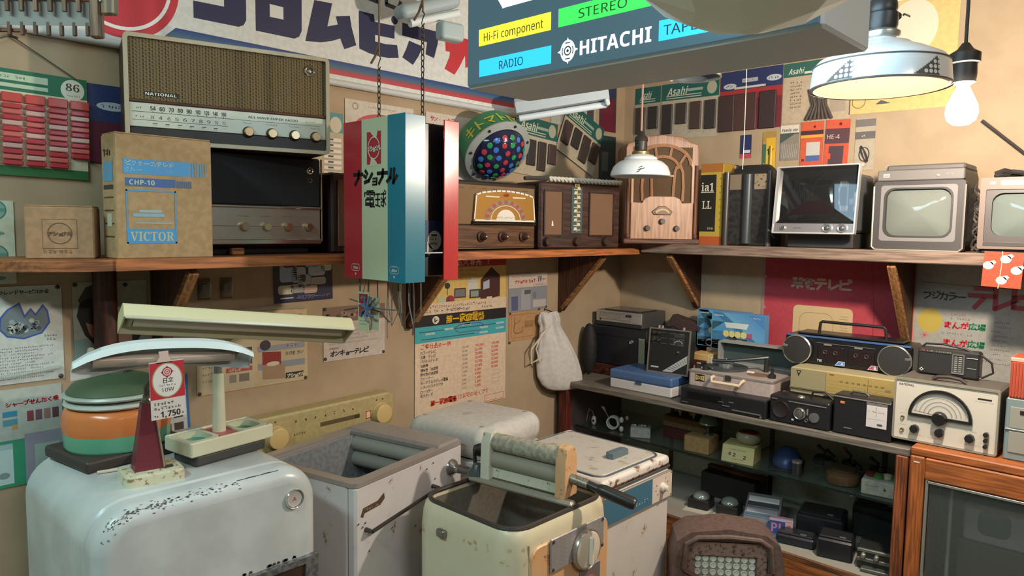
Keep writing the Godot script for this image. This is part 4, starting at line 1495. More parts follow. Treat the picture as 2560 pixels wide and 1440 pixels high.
	k.text("4  18", .125, .192, .013, Color("c0443c"), 1, .045)
	k.tiny(.18, .192, .04, .008, Color("c0443c"), 224)
	for i in 10:
		k.tiny(.24 + (i % 2) * .01, .31 - i * .016, .06 - (i % 3) * .01, .006, Color("5a5650"), 230 + i)
	k.poly(V([.33, .17, .36, .205, .365, .25, .345, .235, .335, .2]), Color("5c7040"))
	k.oval(.385, .215, .02, .04, Color("9a8450"))
	for i in 3:
		for q in 6:
			var a := TAU * q / 6
			var x: float = [.035, .045, .08][i]
			var y: float = [.245, .19, .19][i]
			k.line([Vector2(x, y), Vector2(x + .011 * cos(a), y + .011 * sin(a))], .003, Color("c06a68"))
	for i in 12:
		k.rect(.02, .03 + i * .014, .03, .004, Color("33302e" if i % 3 else "6a6660"), 1)
	k.tiny(.06, .17, .18, .008, Color("5a5650"), 250)
	k.line([Vector2(.02, .44), Vector2(.3, .43)], .002, Color("6a6660"))
	fin(s)

# ---- things on the left shelf (its top is at 1.465)
const LS := 1.465
const RS := 1.487

func knob(r: float, l: float, n := 20) -> Sh:
	return Sh.new().lathe([[r * 1.05, .0], [r * 1.05, l * .25], [r, l * .3], [r * .94, l * .92], [r * .85, l]], n, Transform3D(Basis(Vector3.RIGHT, PI / 2), Vector3.ZERO))

func rim(r: float, w: float, l: float, n := 28) -> Sh:
	return Sh.new().lathe([[r - w, .0], [r, .0], [r, l * .6], [r - w * .4, l], [r - w, l * .7], [r - w, .0]], n, Transform3D(Basis(Vector3.RIGHT, PI / 2), Vector3.ZERO))

func carton(called: String, label: String, at: Vector3, yaw: float, s: Vector3, col: String) -> Node3D:
	var t := thing(called, label, "carton", at, yaw)
	var m := grained(col, .85, .93)
	var b := Sh.new().box(Vector3(0, s.y / 2, 0), s, .003)
	part(t, "box", b, m)
	# the two top flaps, a hair apart
	for q in [-1, 1]:
		part(t, "flap", Sh.new().box(Vector3(0, s.y + .0012, q * s.z * .2485), Vector3(s.x - .004, .003, s.z * .485), .001), m)
	return t

func left_shelf_things() -> void:
	# small carton
	var t := carton("small_carton", "small pinkish-brown carton with a thin round emblem, left end of the shelf", Vector3(-2.452, LS, .15), -24, Vector3(.135, .118, .10), "a88462")
	var k := ink()
	k.arc(0, 0, .024, .0015, Color("5c4636"))
	k.jp("ナショナル", -.024, -.006, .011, Color("5c4636"), 1.6, 1, .85)
	k.border(-.034, -.034, .068, .066, .0007, Color("6a5240"))
	k.tiny(-.034, -.046, .068, .010, Color("7a5c46"), 301)
	part(t, "printing", k.mesh(), print_mat(), Vector3(0, .058, .05))

	# VICTOR carton
	t = carton("record_player_carton", "tall brown carton with blue printing and the word VICTOR", Vector3(-2.268, LS, .228), 0, Vector3(.222, .286, .085), "a98e66")
	k = ink()
	var bl := Color("3f8fc4")
	var dk := Color("2f5c94")
	k.rect(.018, .196, .148, .034, bl)
	for i in 7:
		k.rect(.166 + i * .0065, .196, .0045 - i * .0004, .034, bl)
	k.jp("ビクターステレオ", .022, .215, .0125, Color("a9b9b4"), 1.3, 1, 1.1)
	k.jp("ワルツー", .022, .201, .0105, Color("9fb4b8"), 1.2, 1, 1.0)
	k.tiny(.08, .201, .05, .008, Color("6fa4c4"), 302)
	k.rect(.022, .168, .112, .019, dk)
	for i in 8:
		k.rect(.136 + i * .0046, .168, .003, .0165, dk)
	k.text("CHP-10", .030, .172, .011, Color("b4b8b0"), 1, .056)
	k.border(.022, .036, .112, .124, .0035, bl)
	k.rect(.022, .036, .112, .034, bl)
	k.text("VICTOR", .029, .042, .021, Color("b9b08c"), 1, .098, "serif")
	# plain patches stand in for the picture in the frame
	k.rect(.036, .098, .07, .008, Color("7fa4b4"), 0)
	k.rect(.05, .108, .05, .006, Color("8faab0"), 0)
	k.rect(.04, .082, .085, .003, Color("86a8b4"), 0)
	part(t, "printing", k.mesh(), print_mat(), Vector3(-.111, 0, .0425))
	k = ink()
	k.tiny(.012, .235, .062, .020, Color("4a4438"), 303, 1, .2)
	k.rect(.012, .178, .062, .045, Color("5c96b8"))
	k.rect(.012, .16, .062, .010, Color("3d3c38"))
	for i in 4:
		k.rect(.012, .14 - i * .03, .062, .003, Color("4a4438"))
	k.rect(.030, .075, .03, .03, Color("c4bda8"), 1)
	var p := part(t, "side_printing", k.mesh(), print_mat(), Vector3(-.111, 0, -.0425))
	p.rotation_degrees.y = -90

	# lower radio: black cloth over a silver panel
	t = thing("black_front_radio", "long radio with black cloth and a silver panel under the larger radio", "radio", Vector3(-2.02, LS, .090), 0)
	part(t, "cabinet", Sh.new().box(Vector3(0, .15, -.005), Vector3(.47, .255, .165), .006), wood("3b2620", 0))
	part(t, "plinth", Sh.new().box(Vector3(0, .012, -.012), Vector3(.42, .024, .12), .003), mt("1f1a18", .7))
	part(t, "grille_cloth", Sh.new().box(Vector3(0, .205, .079), Vector3(.455, .135, .008), .002), cloth("black", "2c2f33", "131517", 16, 16, 28.0))
	part(t, "panel", Sh.new().box(Vector3(0, .082, .080), Vector3(.455, .104, .012), .003), mt("b8b2a4", .35, .6))
	part(t, "moulding", Sh.new().box(Vector3(0, .132, .084), Vector3(.457, .007, .014), .002), mt("d4d0c4", .25, .9))
	part(t, "moulding", Sh.new().box(Vector3(0, .036, .084), Vector3(.457, .014, .012), .002), mt("cdc8bc", .25, .9))
	part(t, "side_trim", Sh.new().box(Vector3(.233, .155, .083), Vector3(.004, .24, .006), .001), mt("c9b98e", .3, .8))
	k = ink()
	k.rect(-.21, .078, .42, .0012, Color("6a665e"))
	for x in [-.01, .055, .12, .185]:
		k.tiny(x - .016, .104, .034, .004, Color("6a655c"), int(x * 1000) + 400)
	part(t, "printing", k.mesh(), print_mat(), Vector3(0, 0, .0862))
	for x in [-.01, .055, .12, .185]:
		part(t, "knob", knob(.0115, .014), mt("d8c4a8", .22, .9), Vector3(x, .078, .086))
	var em := part(t, "emblem", rim(.011, .004, .004), mt("cfcabc", .2, .9), Vector3(.195, .240, .083))
	part(em, "emblem_centre", Sh.new().ball(Vector3.ZERO, Vector3(.004, .004, .002), 10), mt("cfcabc", .2, .9))
	part(t, "emblem", rim(.007, .002, .003), mt("cfcabc", .2, .9), Vector3(.195, .212, .083))
	solo("wood_block", "small orange wooden block under the black-fronted radio", "block", Sh.new().box(Vector3(0, .0095, 0), Vector3(.036, .019, .02), .003), wood("c48248", 0), Vector3(-2.045, LS, .165), 0)

	# large radio on top of it
	t = thing("large_radio", "large radio with woven brown grille and silver dial strip", "radio", Vector3(-2.05, LS + .2785, .137), -15)
	part(t, "cabinet", Sh.new().slab(PackedVector2Array(Array(rr(.50, .262, .012)).map(func(q): return q + Vector2(0, .131))), -.085, .080, .003, 1), wood("4b2f22", 0))
	part(t, "bezel", Sh.new().frame(PackedVector2Array(Array(rr(.502, .262, .012)).map(func(q): return q + Vector2(0, .131))), PackedVector2Array(Array(rr(.482, .242, .004)).map(func(q): return q + Vector2(0, .131))), .078, .092), mt("aaa48c", .4, .5))
	part(t, "grille_cloth", Sh.new().box(Vector3(0, .178, .080), Vector3(.482, .148, .008), .001), cloth("brown", "7d6a46", "2e261b", 10, 16, 14.0))
	part(t, "lower_moulding", Sh.new().box(Vector3(0, .102, .083), Vector3(.482, .008, .010), .002), wood("5a3826", 0))
	part(t, "dial_strip", Sh.new().box(Vector3(0, .069, .080), Vector3(.482, .058, .010), .001), mt("b9c0b2", .35, .25))
	part(t, "base_strip", Sh.new().box(Vector3(0, .022, .080), Vector3(.482, .036, .010), .002), mt("20201f", .4))
	k = ink()
	var dk2 := Color("2c2e2c")
	var hi := ["54", "60", "70", "80", "90", "100", "120", "140", "160"]
	var lo := ["39", "4", "45", "5", "6", "7", "8", "9", "10", "12"]
	for i in 9:
		k.text(hi[i], -.195 + i * .0205, .081, .010, dk2, 1, .012)
		k.rect(-.19 + i * .0205, .0765, .0012, .003, dk2)
	for i in 10:
		k.text(lo[i], -.195 + i * .0185, .060, .0078, dk2, 1, .008, "thin")
	for i in 6:
		k.rect(-.19 + i * .028, .0485, .010, .0016, dk2)
		k.tiny(-.19 + i * .028, .044, .010, .003, dk2, 310 + i)
	k.rect(-.235, .0755, .235, .0012, dk2)
	k.rect(.0, .0755, .225, .0010, Color("6a6e68"))
	k.rect(-.235, .0560, .22, .0010, dk2)
	k.tiny(-.228, .083, .02, .005, dk2, 320)
	k.tiny(-.228, .062, .02, .005, dk2, 321)
	k.text("ALL WAVE SUPER RADIO", .035, .083, .0055, Color("54584f"), 1, .13)
	k.tiny(.185, .083, .03, .004, Color("54584f"), 322)
	for x in [.035, .095, .155, .212]:
		k.tiny(x - .014, .067, .03, .004, Color("54584f"), int(x * 900) + 330)
	part(t, "printing", k.mesh(), print_mat(), Vector3(0, 0, .0846))
	k = ink()
	k.rect(-.208, .1155, .078, .011, Color("191715"))
	k.text("NATIONAL", -.205, .1175, .0068, Color("d8d4c8"), 1, .070)
	part(t, "name_plate", k.mesh(), print_mat(), Vector3(0, 0, .0842))
	for x in [.035, .095, .155, .212]:
		var kn := part(t, "knob", knob(.0125, .016), mt("cfae88", .2, .9), Vector3(x, .046, .0845))
		part(kn, "collar", rim(.0145, .0025, .006), mt("3a3026", .4))
	em = part(t, "emblem", rim(.0145, .005, .005), mt("c9c7c0", .15, .95), Vector3(.198, .222, .084))
	part(em, "emblem_centre", Sh.new().ball(Vector3.ZERO, Vector3(.006, .006, .003), 12), mt("c9c7c0", .2, .9))
	# glinting odds and ends between and beside the two radios
	var rng := RandomNumberGenerator.new()
	rng.seed = 8
	t = thing("copper_coil", "small heap of copper wire glinting on top of the black-fronted radio", "wire", Vector3(-1.895, LS + .2775, .165), 0)
	var w := []
	for i in 60:
		var a := TAU * i / 9.0
		w.append(Vector3(-.045 + i * .0015, .008 + .005 * cos(a), .006 * sin(a) + rng.randf_range(-.002, .002)))
	part(t, "wire", Sh.new().tube(w, .0022, 5), mt("b5804c", .25, .9))

	# radio with a golden arched dial
	t = thing("golden_dial_radio", "wooden radio with a golden arched dial and three pointed knobs", "radio", Vector3(-1.125, LS, .11), 0)
	part(t, "cabinet", Sh.new().box(Vector3(0, .125, 0), Vector3(.545, .245, .16), .006), wood("31211b", 0))
	part(t, "grille_cloth", Sh.new().box(Vector3(-.005, .163, .081), Vector3(.525, .138, .006), .001), cloth("tan", "8f7350", "5e4a32", 16, 16, 24.0))
	part(t, "lower_panel", Sh.new().box(Vector3(-.005, .050, .082), Vector3(.525, .080, .010), .003), wood("6b4a30", 0, .7))
	part(t, "brass_strip", Sh.new().box(Vector3(-.005, .008, .082), Vector3(.525, .003, .008), .001), mt("b9a67c", .3, .8))
	var shp := PackedVector2Array()
	for i in 13:
		var f := i / 12.0
		shp.append(Vector2(.150 - .30 * f, .094 + .014 * sin(PI * f) - (.004 if i == 0 or i == 12 else .0)))
	shp.append(Vector2(-.16, .0))
	shp.append(Vector2(.16, .0))
	var d := part(t, "dial_plate", Sh.new().slab(shp, .0, .010, .002, 1), mt("b98a44", .3, .35), Vector3(.092, .108, .083))
	k = ink()
	k.line(Array(shp) + [shp[0]], .006, Color("e6e0d2"))
	k.arc(.0, .002, .108, .022, Color("8f8272"), 1, .0, PI, .68)
	for i in 9:
		var a := PI * (i + .6) / 9.2
		k.oval(.097 * cos(a), .002 + .097 * .68 * sin(a), .010, .007, Color("a8504a"), 3)
	k.arc(.0, .002, .080, .004, Color("d9d0be"), 2, .0, PI, .68)
	k.arc(.0, .002, .050, .050, Color("e2dccf"), 2, .0, PI, .78)
	k.tiny(-.05, .008, .10, .007, Color("8a6a48"), 340, 3)
	for s in [-1, 1]:
		k.rect(.07 * s - .035, .083, .07, .005, Color("ddd2b8"), 2)
	part(d, "dial_print", k.mesh(), print_mat(), Vector3(0, 0, .0098))
	part(d, "indicator", Sh.new().ball(Vector3(.0, .094, .011), Vector3(.016, .006, .004), 14), mt("9c3c24", .15))
	for q in 2:
		part(d, "bar", Sh.new().box(Vector3(0, -.005 - q * .006, .006), Vector3(.335, .004, .014), .001), mt("3d3830", .3, .5))
	k = ink()
	for i in 7:
		k.tiny(-.14 + i * .055, .218, .034, .006, Color("5a4430"), 350 + i)
		k.tiny(-.15 if i < 4 else .262 - .03, .12 + (i % 4) * .026, .022, .006, Color("5a4430"), 360 + i)
	part(t, "cloth_print", k.mesh(), print_mat(), Vector3(0, 0, .0842))
	for x in [-.03, .077, .189]:
		var kn := part(t, "knob", Sh.new().lathe([[.019, .0], [.020, .006], [.014, .010], [.012, .022], [.006, .030], [.0, .032]], 12, Transform3D(Basis(Vector3.RIGHT, PI / 2), Vector3.ZERO)), wood("5a3a2c", 1), Vector3(x, .050, .087))
		part(kn, "tip", Sh.new().ball(Vector3(0, 0, .031), Vector3(.004, .004, .003), 8), mt("cdb9a0", .25, .7))

	# wooden radio with a column of pointer marks
	t = thing("column_dial_radio", "dark wooden radio with a narrow upright dial between two cloth panels", "radio", Vector3(-.612, LS, .165), -12)
	part(t, "cabinet", Sh.new().box(Vector3(0, .1325, -.01), Vector3(.425, .265, .17), .008), wood("4a2c22", 0))
	for a in [[-.145, .085, .0], [.105, .125, .0]]:
		part(t, "grille_cloth", Sh.new().box(Vector3(a[0], .142, .0755), Vector3(a[1], .170, .004), .001), cloth("tan2", "86644a", "6a4c36", 16, 16, 26.0))
		part(t, "grille_frame", Sh.new().frame(PackedVector2Array(Array(rr(a[1] + .012, .182, .004)).map(func(q): return q + Vector2(a[0], .142))), PackedVector2Array(Array(rr(a[1], .170, .003)).map(func(q): return q + Vector2(a[0], .142))), .074, .080), wood("3a211a", 1))
	var dl := part(t, "dial", Sh.new().box(Vector3(-.028, .155, .077), Vector3(.056, .185, .006), .001), mt("4d5a58", .3))
	k = ink()
	for i in 10:
		k.rect(-.046, .075 + i * .018, .036, .004, Color("b9b59c"))
		k.oval(-.028 + (.008 if i % 2 else -.008), .082 + i * .018, .008, .006, Color("cfc8a8"), 2, 10)
	k.rect(-.0295, .07, .003, .17, Color("c8a860"), 2)
	part(dl, "dial_print", k.mesh(), print_mat(), Vector3(0, 0, .0798))
	k = ink()
	k.rect(-.04, .247, .026, .014, Color("b79a5c"))
	k.tiny(-.037, .250, .02, .008, Color("4a3020"), 370, 1, .2)
	k.poly(V([-.155, .092, -.145, .092, -.148, .112, -.152, .112]), Color("e8e2cc"))
	part(t, "badge", k.mesh(), print_mat(), Vector3(0, 0, .0775))
	for x in [-.178, -.028, .125]:
		part(t, "knob", knob(.017, .02), mt("3c2a22", .4), Vector3(x, .030, .075))

	# plaited white flex lying on the wooden radios
	t = thing("plaited_flex", "length of plaited white flex lying along the top of the wooden radios", "cable", Vector3(-.78, LS + .266, .205), -12)
	for q in 2:
		var pts := []
		for i in 62:
			var a := TAU * i / 6.0 + PI * q
			pts.append(Vector3(-.02 + i * .0064, .009 + .006 * cos(a), .006 * sin(a)))
		part(t, "strand", Sh.new().tube(pts, .0058, 6), mt("cfccc0", .8))
	part(t, "sleeve", Sh.new().cyl(Vector3(-.13, .006, .0), Vector3(-.015, .011, 0), .007, .010, 8), mt("3b3a36", .6))

	# green drum lamp with coloured lens dots, lying on its side
	t = thing("dotted_drum_lamp", "green drum lamp with yellow katakana and a dome of red, green and blue dots", "lamp", Vector3(-1.005, LS + .246, .115), 0)
	var x := Transform3D(Sh.up(Vector3(-.14, -.65, .78).normalized()), Vector3(0, .142, -.01))
	part(t, "drum", Sh.new().lathe([[.02, -.072], [.100, -.070], [.118, -.060], [.128, .035]], 48, x), mt("2c7a50", .4))
	part(t, "rim", Sh.new().lathe([[.128, .034], [.134, .037], [.134, .043], [.108, .050], [.106, .043], [.126, .036]], 48, x), mt("a9b0ac", .4, .3))
	part(t, "dome", Sh.new().lathe([[.108, .043], [.102, .062], [.086, .080], [.060, .094], [.030, .101], [.0, .103]], 40, x), mt("1d2440", .12))
	var dots := [Sh.new(), Sh.new(), Sh.new()]
	var ring := [[.0, 1], [.28, 6], [.54, 12], [.80, 18]]
	var cnt := 0
	for rr_ in ring:
		for i in rr_[1]:
			var a: float = TAU * i / rr_[1] + rr_[0]
			var th: float = rr_[0] * 1.25
			var n := Vector3(sin(th) * cos(a), cos(th), sin(th) * sin(a))
			var pp := Vector3(n.x * .108 / maxf(.001, 1.0), .043 + .061 * n.y, n.z * .108)
			var up := Vector3(n.x / .108, n.y / .061, n.z / .108).normalized()
			var y := Transform3D(Sh.up(up), pp)
			dots[(i + int(rr_[0] * 10)) % 3].lathe([[.0105, -.001], [.0105, .0012], [.008, .002], [.0, .0022]], 14, x * y)
			cnt += 1
	for i in 3:
		part(t, ["red_lenses", "green_lenses", "blue_lenses"][i], dots[i], mt(["b03a4c", "2f9058", "3f6fc0"][i], .15))
	k = ink()
	k.warp = func(u: float, v: float, z: float) -> Vector3:
		var r := .1195 + (.06 - v) * .105 + z
		var a := u / .122
		return x * Vector3(r * sin(a), -v, -r * cos(a))
	var kk := "キトマトロン"
	for i in 6:
		k.jp(kk[i], -.185 + i * .044, -.022, .056, Color("c2c03c"), 1.2, 1, 1.0, .0, .0, .75)
	var lettering := part(t, "lettering", k.mesh(), print_mat())
	for i in 7:
		var a := TAU * (i + .3) / 7
		part(t, "rivet", Sh.new().lathe([[.006, .0], [.006, .003], [.0, .004]], 8, x * Transform3D(Basis(), Vector3(.121 * cos(a), .046, .121 * sin(a)))), mt("2a2c2c", .4))

	# the dark upright things in the left shelf's gap beside the dispenser
	t = thing("wooden_speaker_box", "dark reddish wooden speaker box in the shade beside the two radios", "speaker", Vector3(-1.65, LS, .10), 0)
	part(t, "cabinet", Sh.new().box(Vector3(0, .12, 0), Vector3(.22, .24, .17), .006), wood("3a1f18", 1))
	part(t, "front", Sh.new().box(Vector3(0, .12, .087), Vector3(.18, .20, .006), .002), cloth("tan2", "86644a", "6a4c36", 16, 16, 26.0))

# ---- things on the right shelf (its top is at 1.487)
func right_shelf_things() -> void:
	# arched radio in the corner: front outline in XY with fretwork
	var t := thing("arched_radio", "tall arched wooden radio with fretwork over cloth in the corner", "radio", Vector3(-.243, RS, .348), -44)
	var body := V([-.155, .0, .155, .0, .155, .40, .148, .418, .115, .428, .085, .448, .0, .456, -.085, .448, -.115, .428, -.148, .418, -.155, .40])
	part(t, "cabinet", Sh.new().slab(body, -.10, .085, .004, 2), wood("a87858", 1, .8, .4))
	part(t, "grille_cloth", Sh.new().box(Vector3(0, .285, .086), Vector3(.25, .24, .003), .0), cloth("brown3", "6a5238", "4a3826", 8, 8, 30.0))
	# fretted front: plate with openings, built from the strips between the openings
	var fm := wood("b98a68", 1, .82, .4)
	part(t, "lower_front", Sh.new().slab(V([-.132, .012, .132, .012, .132, .175, .085, .172, .075, .19, .05, .20, -.05, .20, -.075, .19, -.085, .172, -.132, .175]), .085, .096, .002, 1), fm)
	for s in [-1, 1]:
		part(t, "side_column", Sh.new().cyl(Vector3(.143 * s, .018, .088), Vector3(.143 * s, .33, .088), .009, .009, 12), wood("7a4c34", 1))
		part(t, "column_foot", Sh.new().lathe([[.014, .0], [.014, .010], [.011, .013], [.013, .018], [.012, .026], [.009, .03]], 14, Transform3D(Basis(), Vector3(.143 * s, .012, .088))), wood("6a3e2a", 1))
		part(t, "fret_side", Sh.new().slab(V([.122, .17, .134, .17, .134, .33, .118, .36, .108, .35, .122, .32]) if s > 0 else V([-.134, .17, -.122, .17, -.122, .32, -.108, .35, -.118, .36, -.134, .33]), .085, .096, .002, 1), fm)
		# upright frets
		part(t, "fret", Sh.new().tube([Vector3(.085 * s, .18, .091), Vector3(.088 * s, .24, .091), Vector3(.084 * s, .30, .091), Vector3(.070 * s, .335, .091)], .0065, 6), fm)
		part(t, "fret", Sh.new().tube([Vector3(.045 * s, .20, .091), Vector3(.047 * s, .25, .091), Vector3(.050 * s, .30, .091), Vector3(.058 * s, .325, .091)], .0065, 6), fm)
		part(t, "fret", Sh.new().tube([Vector3(.07 * s, .335, .091), Vector3(.095 * s, .375, .091)], .006, 6), fm)
		part(t, "fret", Sh.new().tube([Vector3(.028 * s, .36, .091), Vector3(.035 * s, .405, .091)], .006, 6), fm)
	var arc1 := []
	var arc2 := []
	for i in 15:
		var a := PI * i / 14
		arc1.append(Vector3(.066 * cos(a), .315 + .05 * sin(a), .091))
		arc2.append(Vector3(.118 * cos(a), .33 + .082 * sin(a), .091))
	part(t, "fret_arch", Sh.new().tube(arc1, .007, 6), fm)
	part(t, "fret_arch", Sh.new().tube(arc2, .008, 6), fm)
	part(t, "fret_bar", Sh.new().box(Vector3(0, .285, .091), Vector3(.10, .010, .010), .003), fm)
	part(t, "base_moulding", Sh.new().box(Vector3(0, .011, .002), Vector3(.325, .022, .205), .004), wood("6a3e28", 0))
	var es := V([-.045, .135, -.035, .122, .035, .122, .045, .135, .03, .147, .015, .158, -.015, .158, -.03, .147])
	var e := part(t, "dial_escutcheon", Sh.new().slab(es, .095, .100, .002, 1), mt("46301f", .35, .4))
	var da := []
	for i in 9:
		var a := PI * (.2 + .6 * i / 8)
		da.append(Vector3(.034 * cos(a), .112 + .032 * sin(a), .100))
	part(e, "dial_window", Sh.new().tube(da, .005, 6), mt("d8c49c", .25))
	for p in [[.0, .095], [-.062, .066], [.062, .066]]:
		part(t, "knob", knob(.012, .018, 8), mt("2c1d18", .35), Vector3(p[0], p[1], .096))

	# lacquered book-like box and yellow tin
	t = thing("yellow_tin", "tall yellow and black battery box with white lettering beside the arched radio", "box", Vector3(-.145, RS, .58), -90)
	part(t, "tin", Sh.new().box(Vector3(0, .168, 0), Vector3(.100, .336, .10), .003), mt("a9882c", .4))
	var k := ink()
	k.rect(-.05, .0, .1, .336, Color("b39a3c"), -1)
	k.rect(-.05, .30, .1, .036, Color("a0662c"))
	k.rect(-.05, .0, .1, .035, Color("b0562c"))
	k.rect(-.05, .055, .071, .235, Color("1f201c"))
	k.text("ia1", -.046, .225, .034, Color("cfcbb8"), 1, .056, "serif")
	k.rect(-.048, .217, .06, .003, Color("cfcbb8"), 1)
	k.text("LL", -.04, .15, .032, Color("cfcbb8"), 1, .042, "serif")
	k.text("STB", -.014, .064, .008, Color("a9a48c"), 1, .026)
	for i in 8:
		k.tiny(.036, .07 + i * .028, .012, .010, Color("4a3d18"), 410 + i)
	part(t, "printing", k.mesh(), print_mat(), Vector3(0, 0, .0502))
	t = thing("battery_case", "dark upright battery case with a black carrying strap and paper labels", "case", Vector3(-.14, RS, .742), -90)
	part(t, "body", Sh.new().box(Vector3(0, .146, 0), Vector3(.185, .292, .13), .006), grained("33312f", .45, .75))
	for s in [-1, 1]:
		part(t, "corner_post", Sh.new().cyl(Vector3(.09 * s, .0, .062), Vector3(.09 * s, .296, .062), .012, .012, 12), mt("4f4a48", .35, .4))
	part(t, "ridge", Sh.new().cyl(Vector3(.0, .01, .062), Vector3(.0, .285, .062), .02, .02, 16), grained("363c40", .4))
	part(t, "strap", Sh.new().slab(V([-.085, .29, .085, .29, .075, .308, .055, .325, -.055, .325, -.075, .308]), -.02, .02, .003, 1), mt("1e1b1a", .5))
	k = ink()
	k.rect(-.075, .225, .05, .06, Color("80705c"))
	k.rect(.028, .225, .055, .06, Color("8f806a"))
	k.rng.seed = 3
	for i in 12:
		k.oval(k.rng.randf_range(.03, .08), k.rng.randf_range(.23, .28), .004, .003, Color("6a5a4a"), 1, 7)
	part(t, "paper_labels", k.mesh(), print_mat(), Vector3(0, 0, .0652))
	solo("dark_canister", "short dark canister behind the battery case", "canister", Sh.new().lathe([[.022, .0], [.022, .30], [.026, .302], [.026, .335], [.022, .338]], 20), mt("3c3a38", .4, .3), Vector3(-.045, RS, .60))

	silver_tv()
	white_tv()
	edge_tv()

	# red tag with bulb pictures, hung from the shelf edge
	t = thing("bulb_tag", "orange-red square tag printed with white light bulbs, hanging from the shelf edge", "tag", Vector3(-.293, 1.385, 1.572), -90)
	t.rotation_degrees.z = -2.0
	part(t, "card", Sh.new().box(Vector3(.052, .055, 0), Vector3(.104, .11, .0015), .0), grained("d2492c", .7, .88, .03, 8.0))
	k = ink()
	for a in [[.058, .088], [.014, .066], [.088, .055], [.052, .022]]:
		var bk := ink()
		bk.oval(a[0], a[1], .0145, .0125, Color("e8ded0"))
		bk.poly(PackedVector2Array([Vector2(a[0] + .001, a[1] + .012), Vector2(a[0] + .013, a[1] + .001), Vector2(a[0] + .020, a[1] + .011), Vector2(a[0] + .013, a[1] + .017)]), Color("e8ded0"), 1)
		part(t, "bulb_picture", bk.mesh(), print_mat())
	for i in 5:
		k.tiny(.008 + (i % 2) * .055, .014 + i * .02, .03, .004, Color("7a281c"), 430 + i)
	part(t, "printing", k.mesh(), print_mat())
	part(t, "string", Sh.new().tube([Vector3(.048, .112, .003), Vector3(.049, .06, .0035), Vector3(.046, -.004, .003)], .0012, 5), mt("d8c8b0", .8))

func screen_shape(w: float, h: float, r: float, bulge: float, depth: float) -> Sh:
	# a slightly domed, barrel-sided picture tube face
	var rings := []
	for q in [[1.0, .0], [.9, .19], [.75, .4375], [.55, .6975], [.3, .91], [.1, .99], [.02, 1.0]]:
		var ring := PackedVector3Array()
		for p in rr(w, h, r, 5):
			var u: float = p.x / (w / 2)
			var v: float = p.y / (h / 2)
			var px: float = p.x * (1.0 + bulge * (1.0 - v * v))
			var py: float = p.y * (1.0 + bulge * (1.0 - u * u))
			ring.append(Vector3(px * q[0], py * q[0], depth * q[1]))
		rings.append(ring)
	return Sh.new().loft(rings, false, true)

func silver_tv() -> void:
	var t := thing("silver_television", "small silver-framed television with a dark glossy screen and two chrome dials", "television", Vector3(-.155, RS, 1.033), -90)
	var chrome := mt("d4d4d4", .22, .85)
	part(t, "cabinet", Sh.new().box(Vector3(0, .165, -.03), Vector3(.25, .215, .20), .01), mt("55585a", .5))
	part(t, "stand", Sh.new().box(Vector3(0, .027, -.02), Vector3(.24, .054, .15), .004), mt("33312f", .6))
	var lift := Vector3(0, .178, .115)
	var fr := part(t, "frame", Sh.new().frame(rr(.298, .252, .003, 1), rr(.288, .242, .002, 1), -.018, .004), mt("e2e2e0", .3, .6), lift)
	fr.rotation_degrees.x = -7
	var gl := part(t, "screen", screen_shape(.288, .208, .004, .0, .016), mt("1e1f20", .03), lift + Vector3(0, .016, -.015))
	gl.rotation_degrees.x = -7
	var pn := part(t, "control_panel", Sh.new().box(Vector3(0, -.105, -.003), Vector3(.288, .034, .008), .001), mt("b9b6b8", .28, .8), lift)
	pn.rotation_degrees.x = -7
	for a in [[-.105, .008], [.055, .017], [.107, .017]]:
		var kn := part(pn, "dial", rim(a[1], a[1] * .5, .010), chrome, Vector3(a[0], -.105, .001))
		part(kn, "dial_hub", Sh.new().lathe([[a[1] * .5, .0], [a[1] * .45, .012], [.0, .013]], 16, Transform3D(Basis(Vector3.RIGHT, PI / 2), Vector3.ZERO)), mt("8d9a9c", .2, .9))
	var k := ink()
	k.text("SONY", -.068, -.108, .0055, Color("5c5a60"), 1, .028, "serif")
	part(pn, "printing", k.mesh(), print_mat(), Vector3(0, 0, .0008))

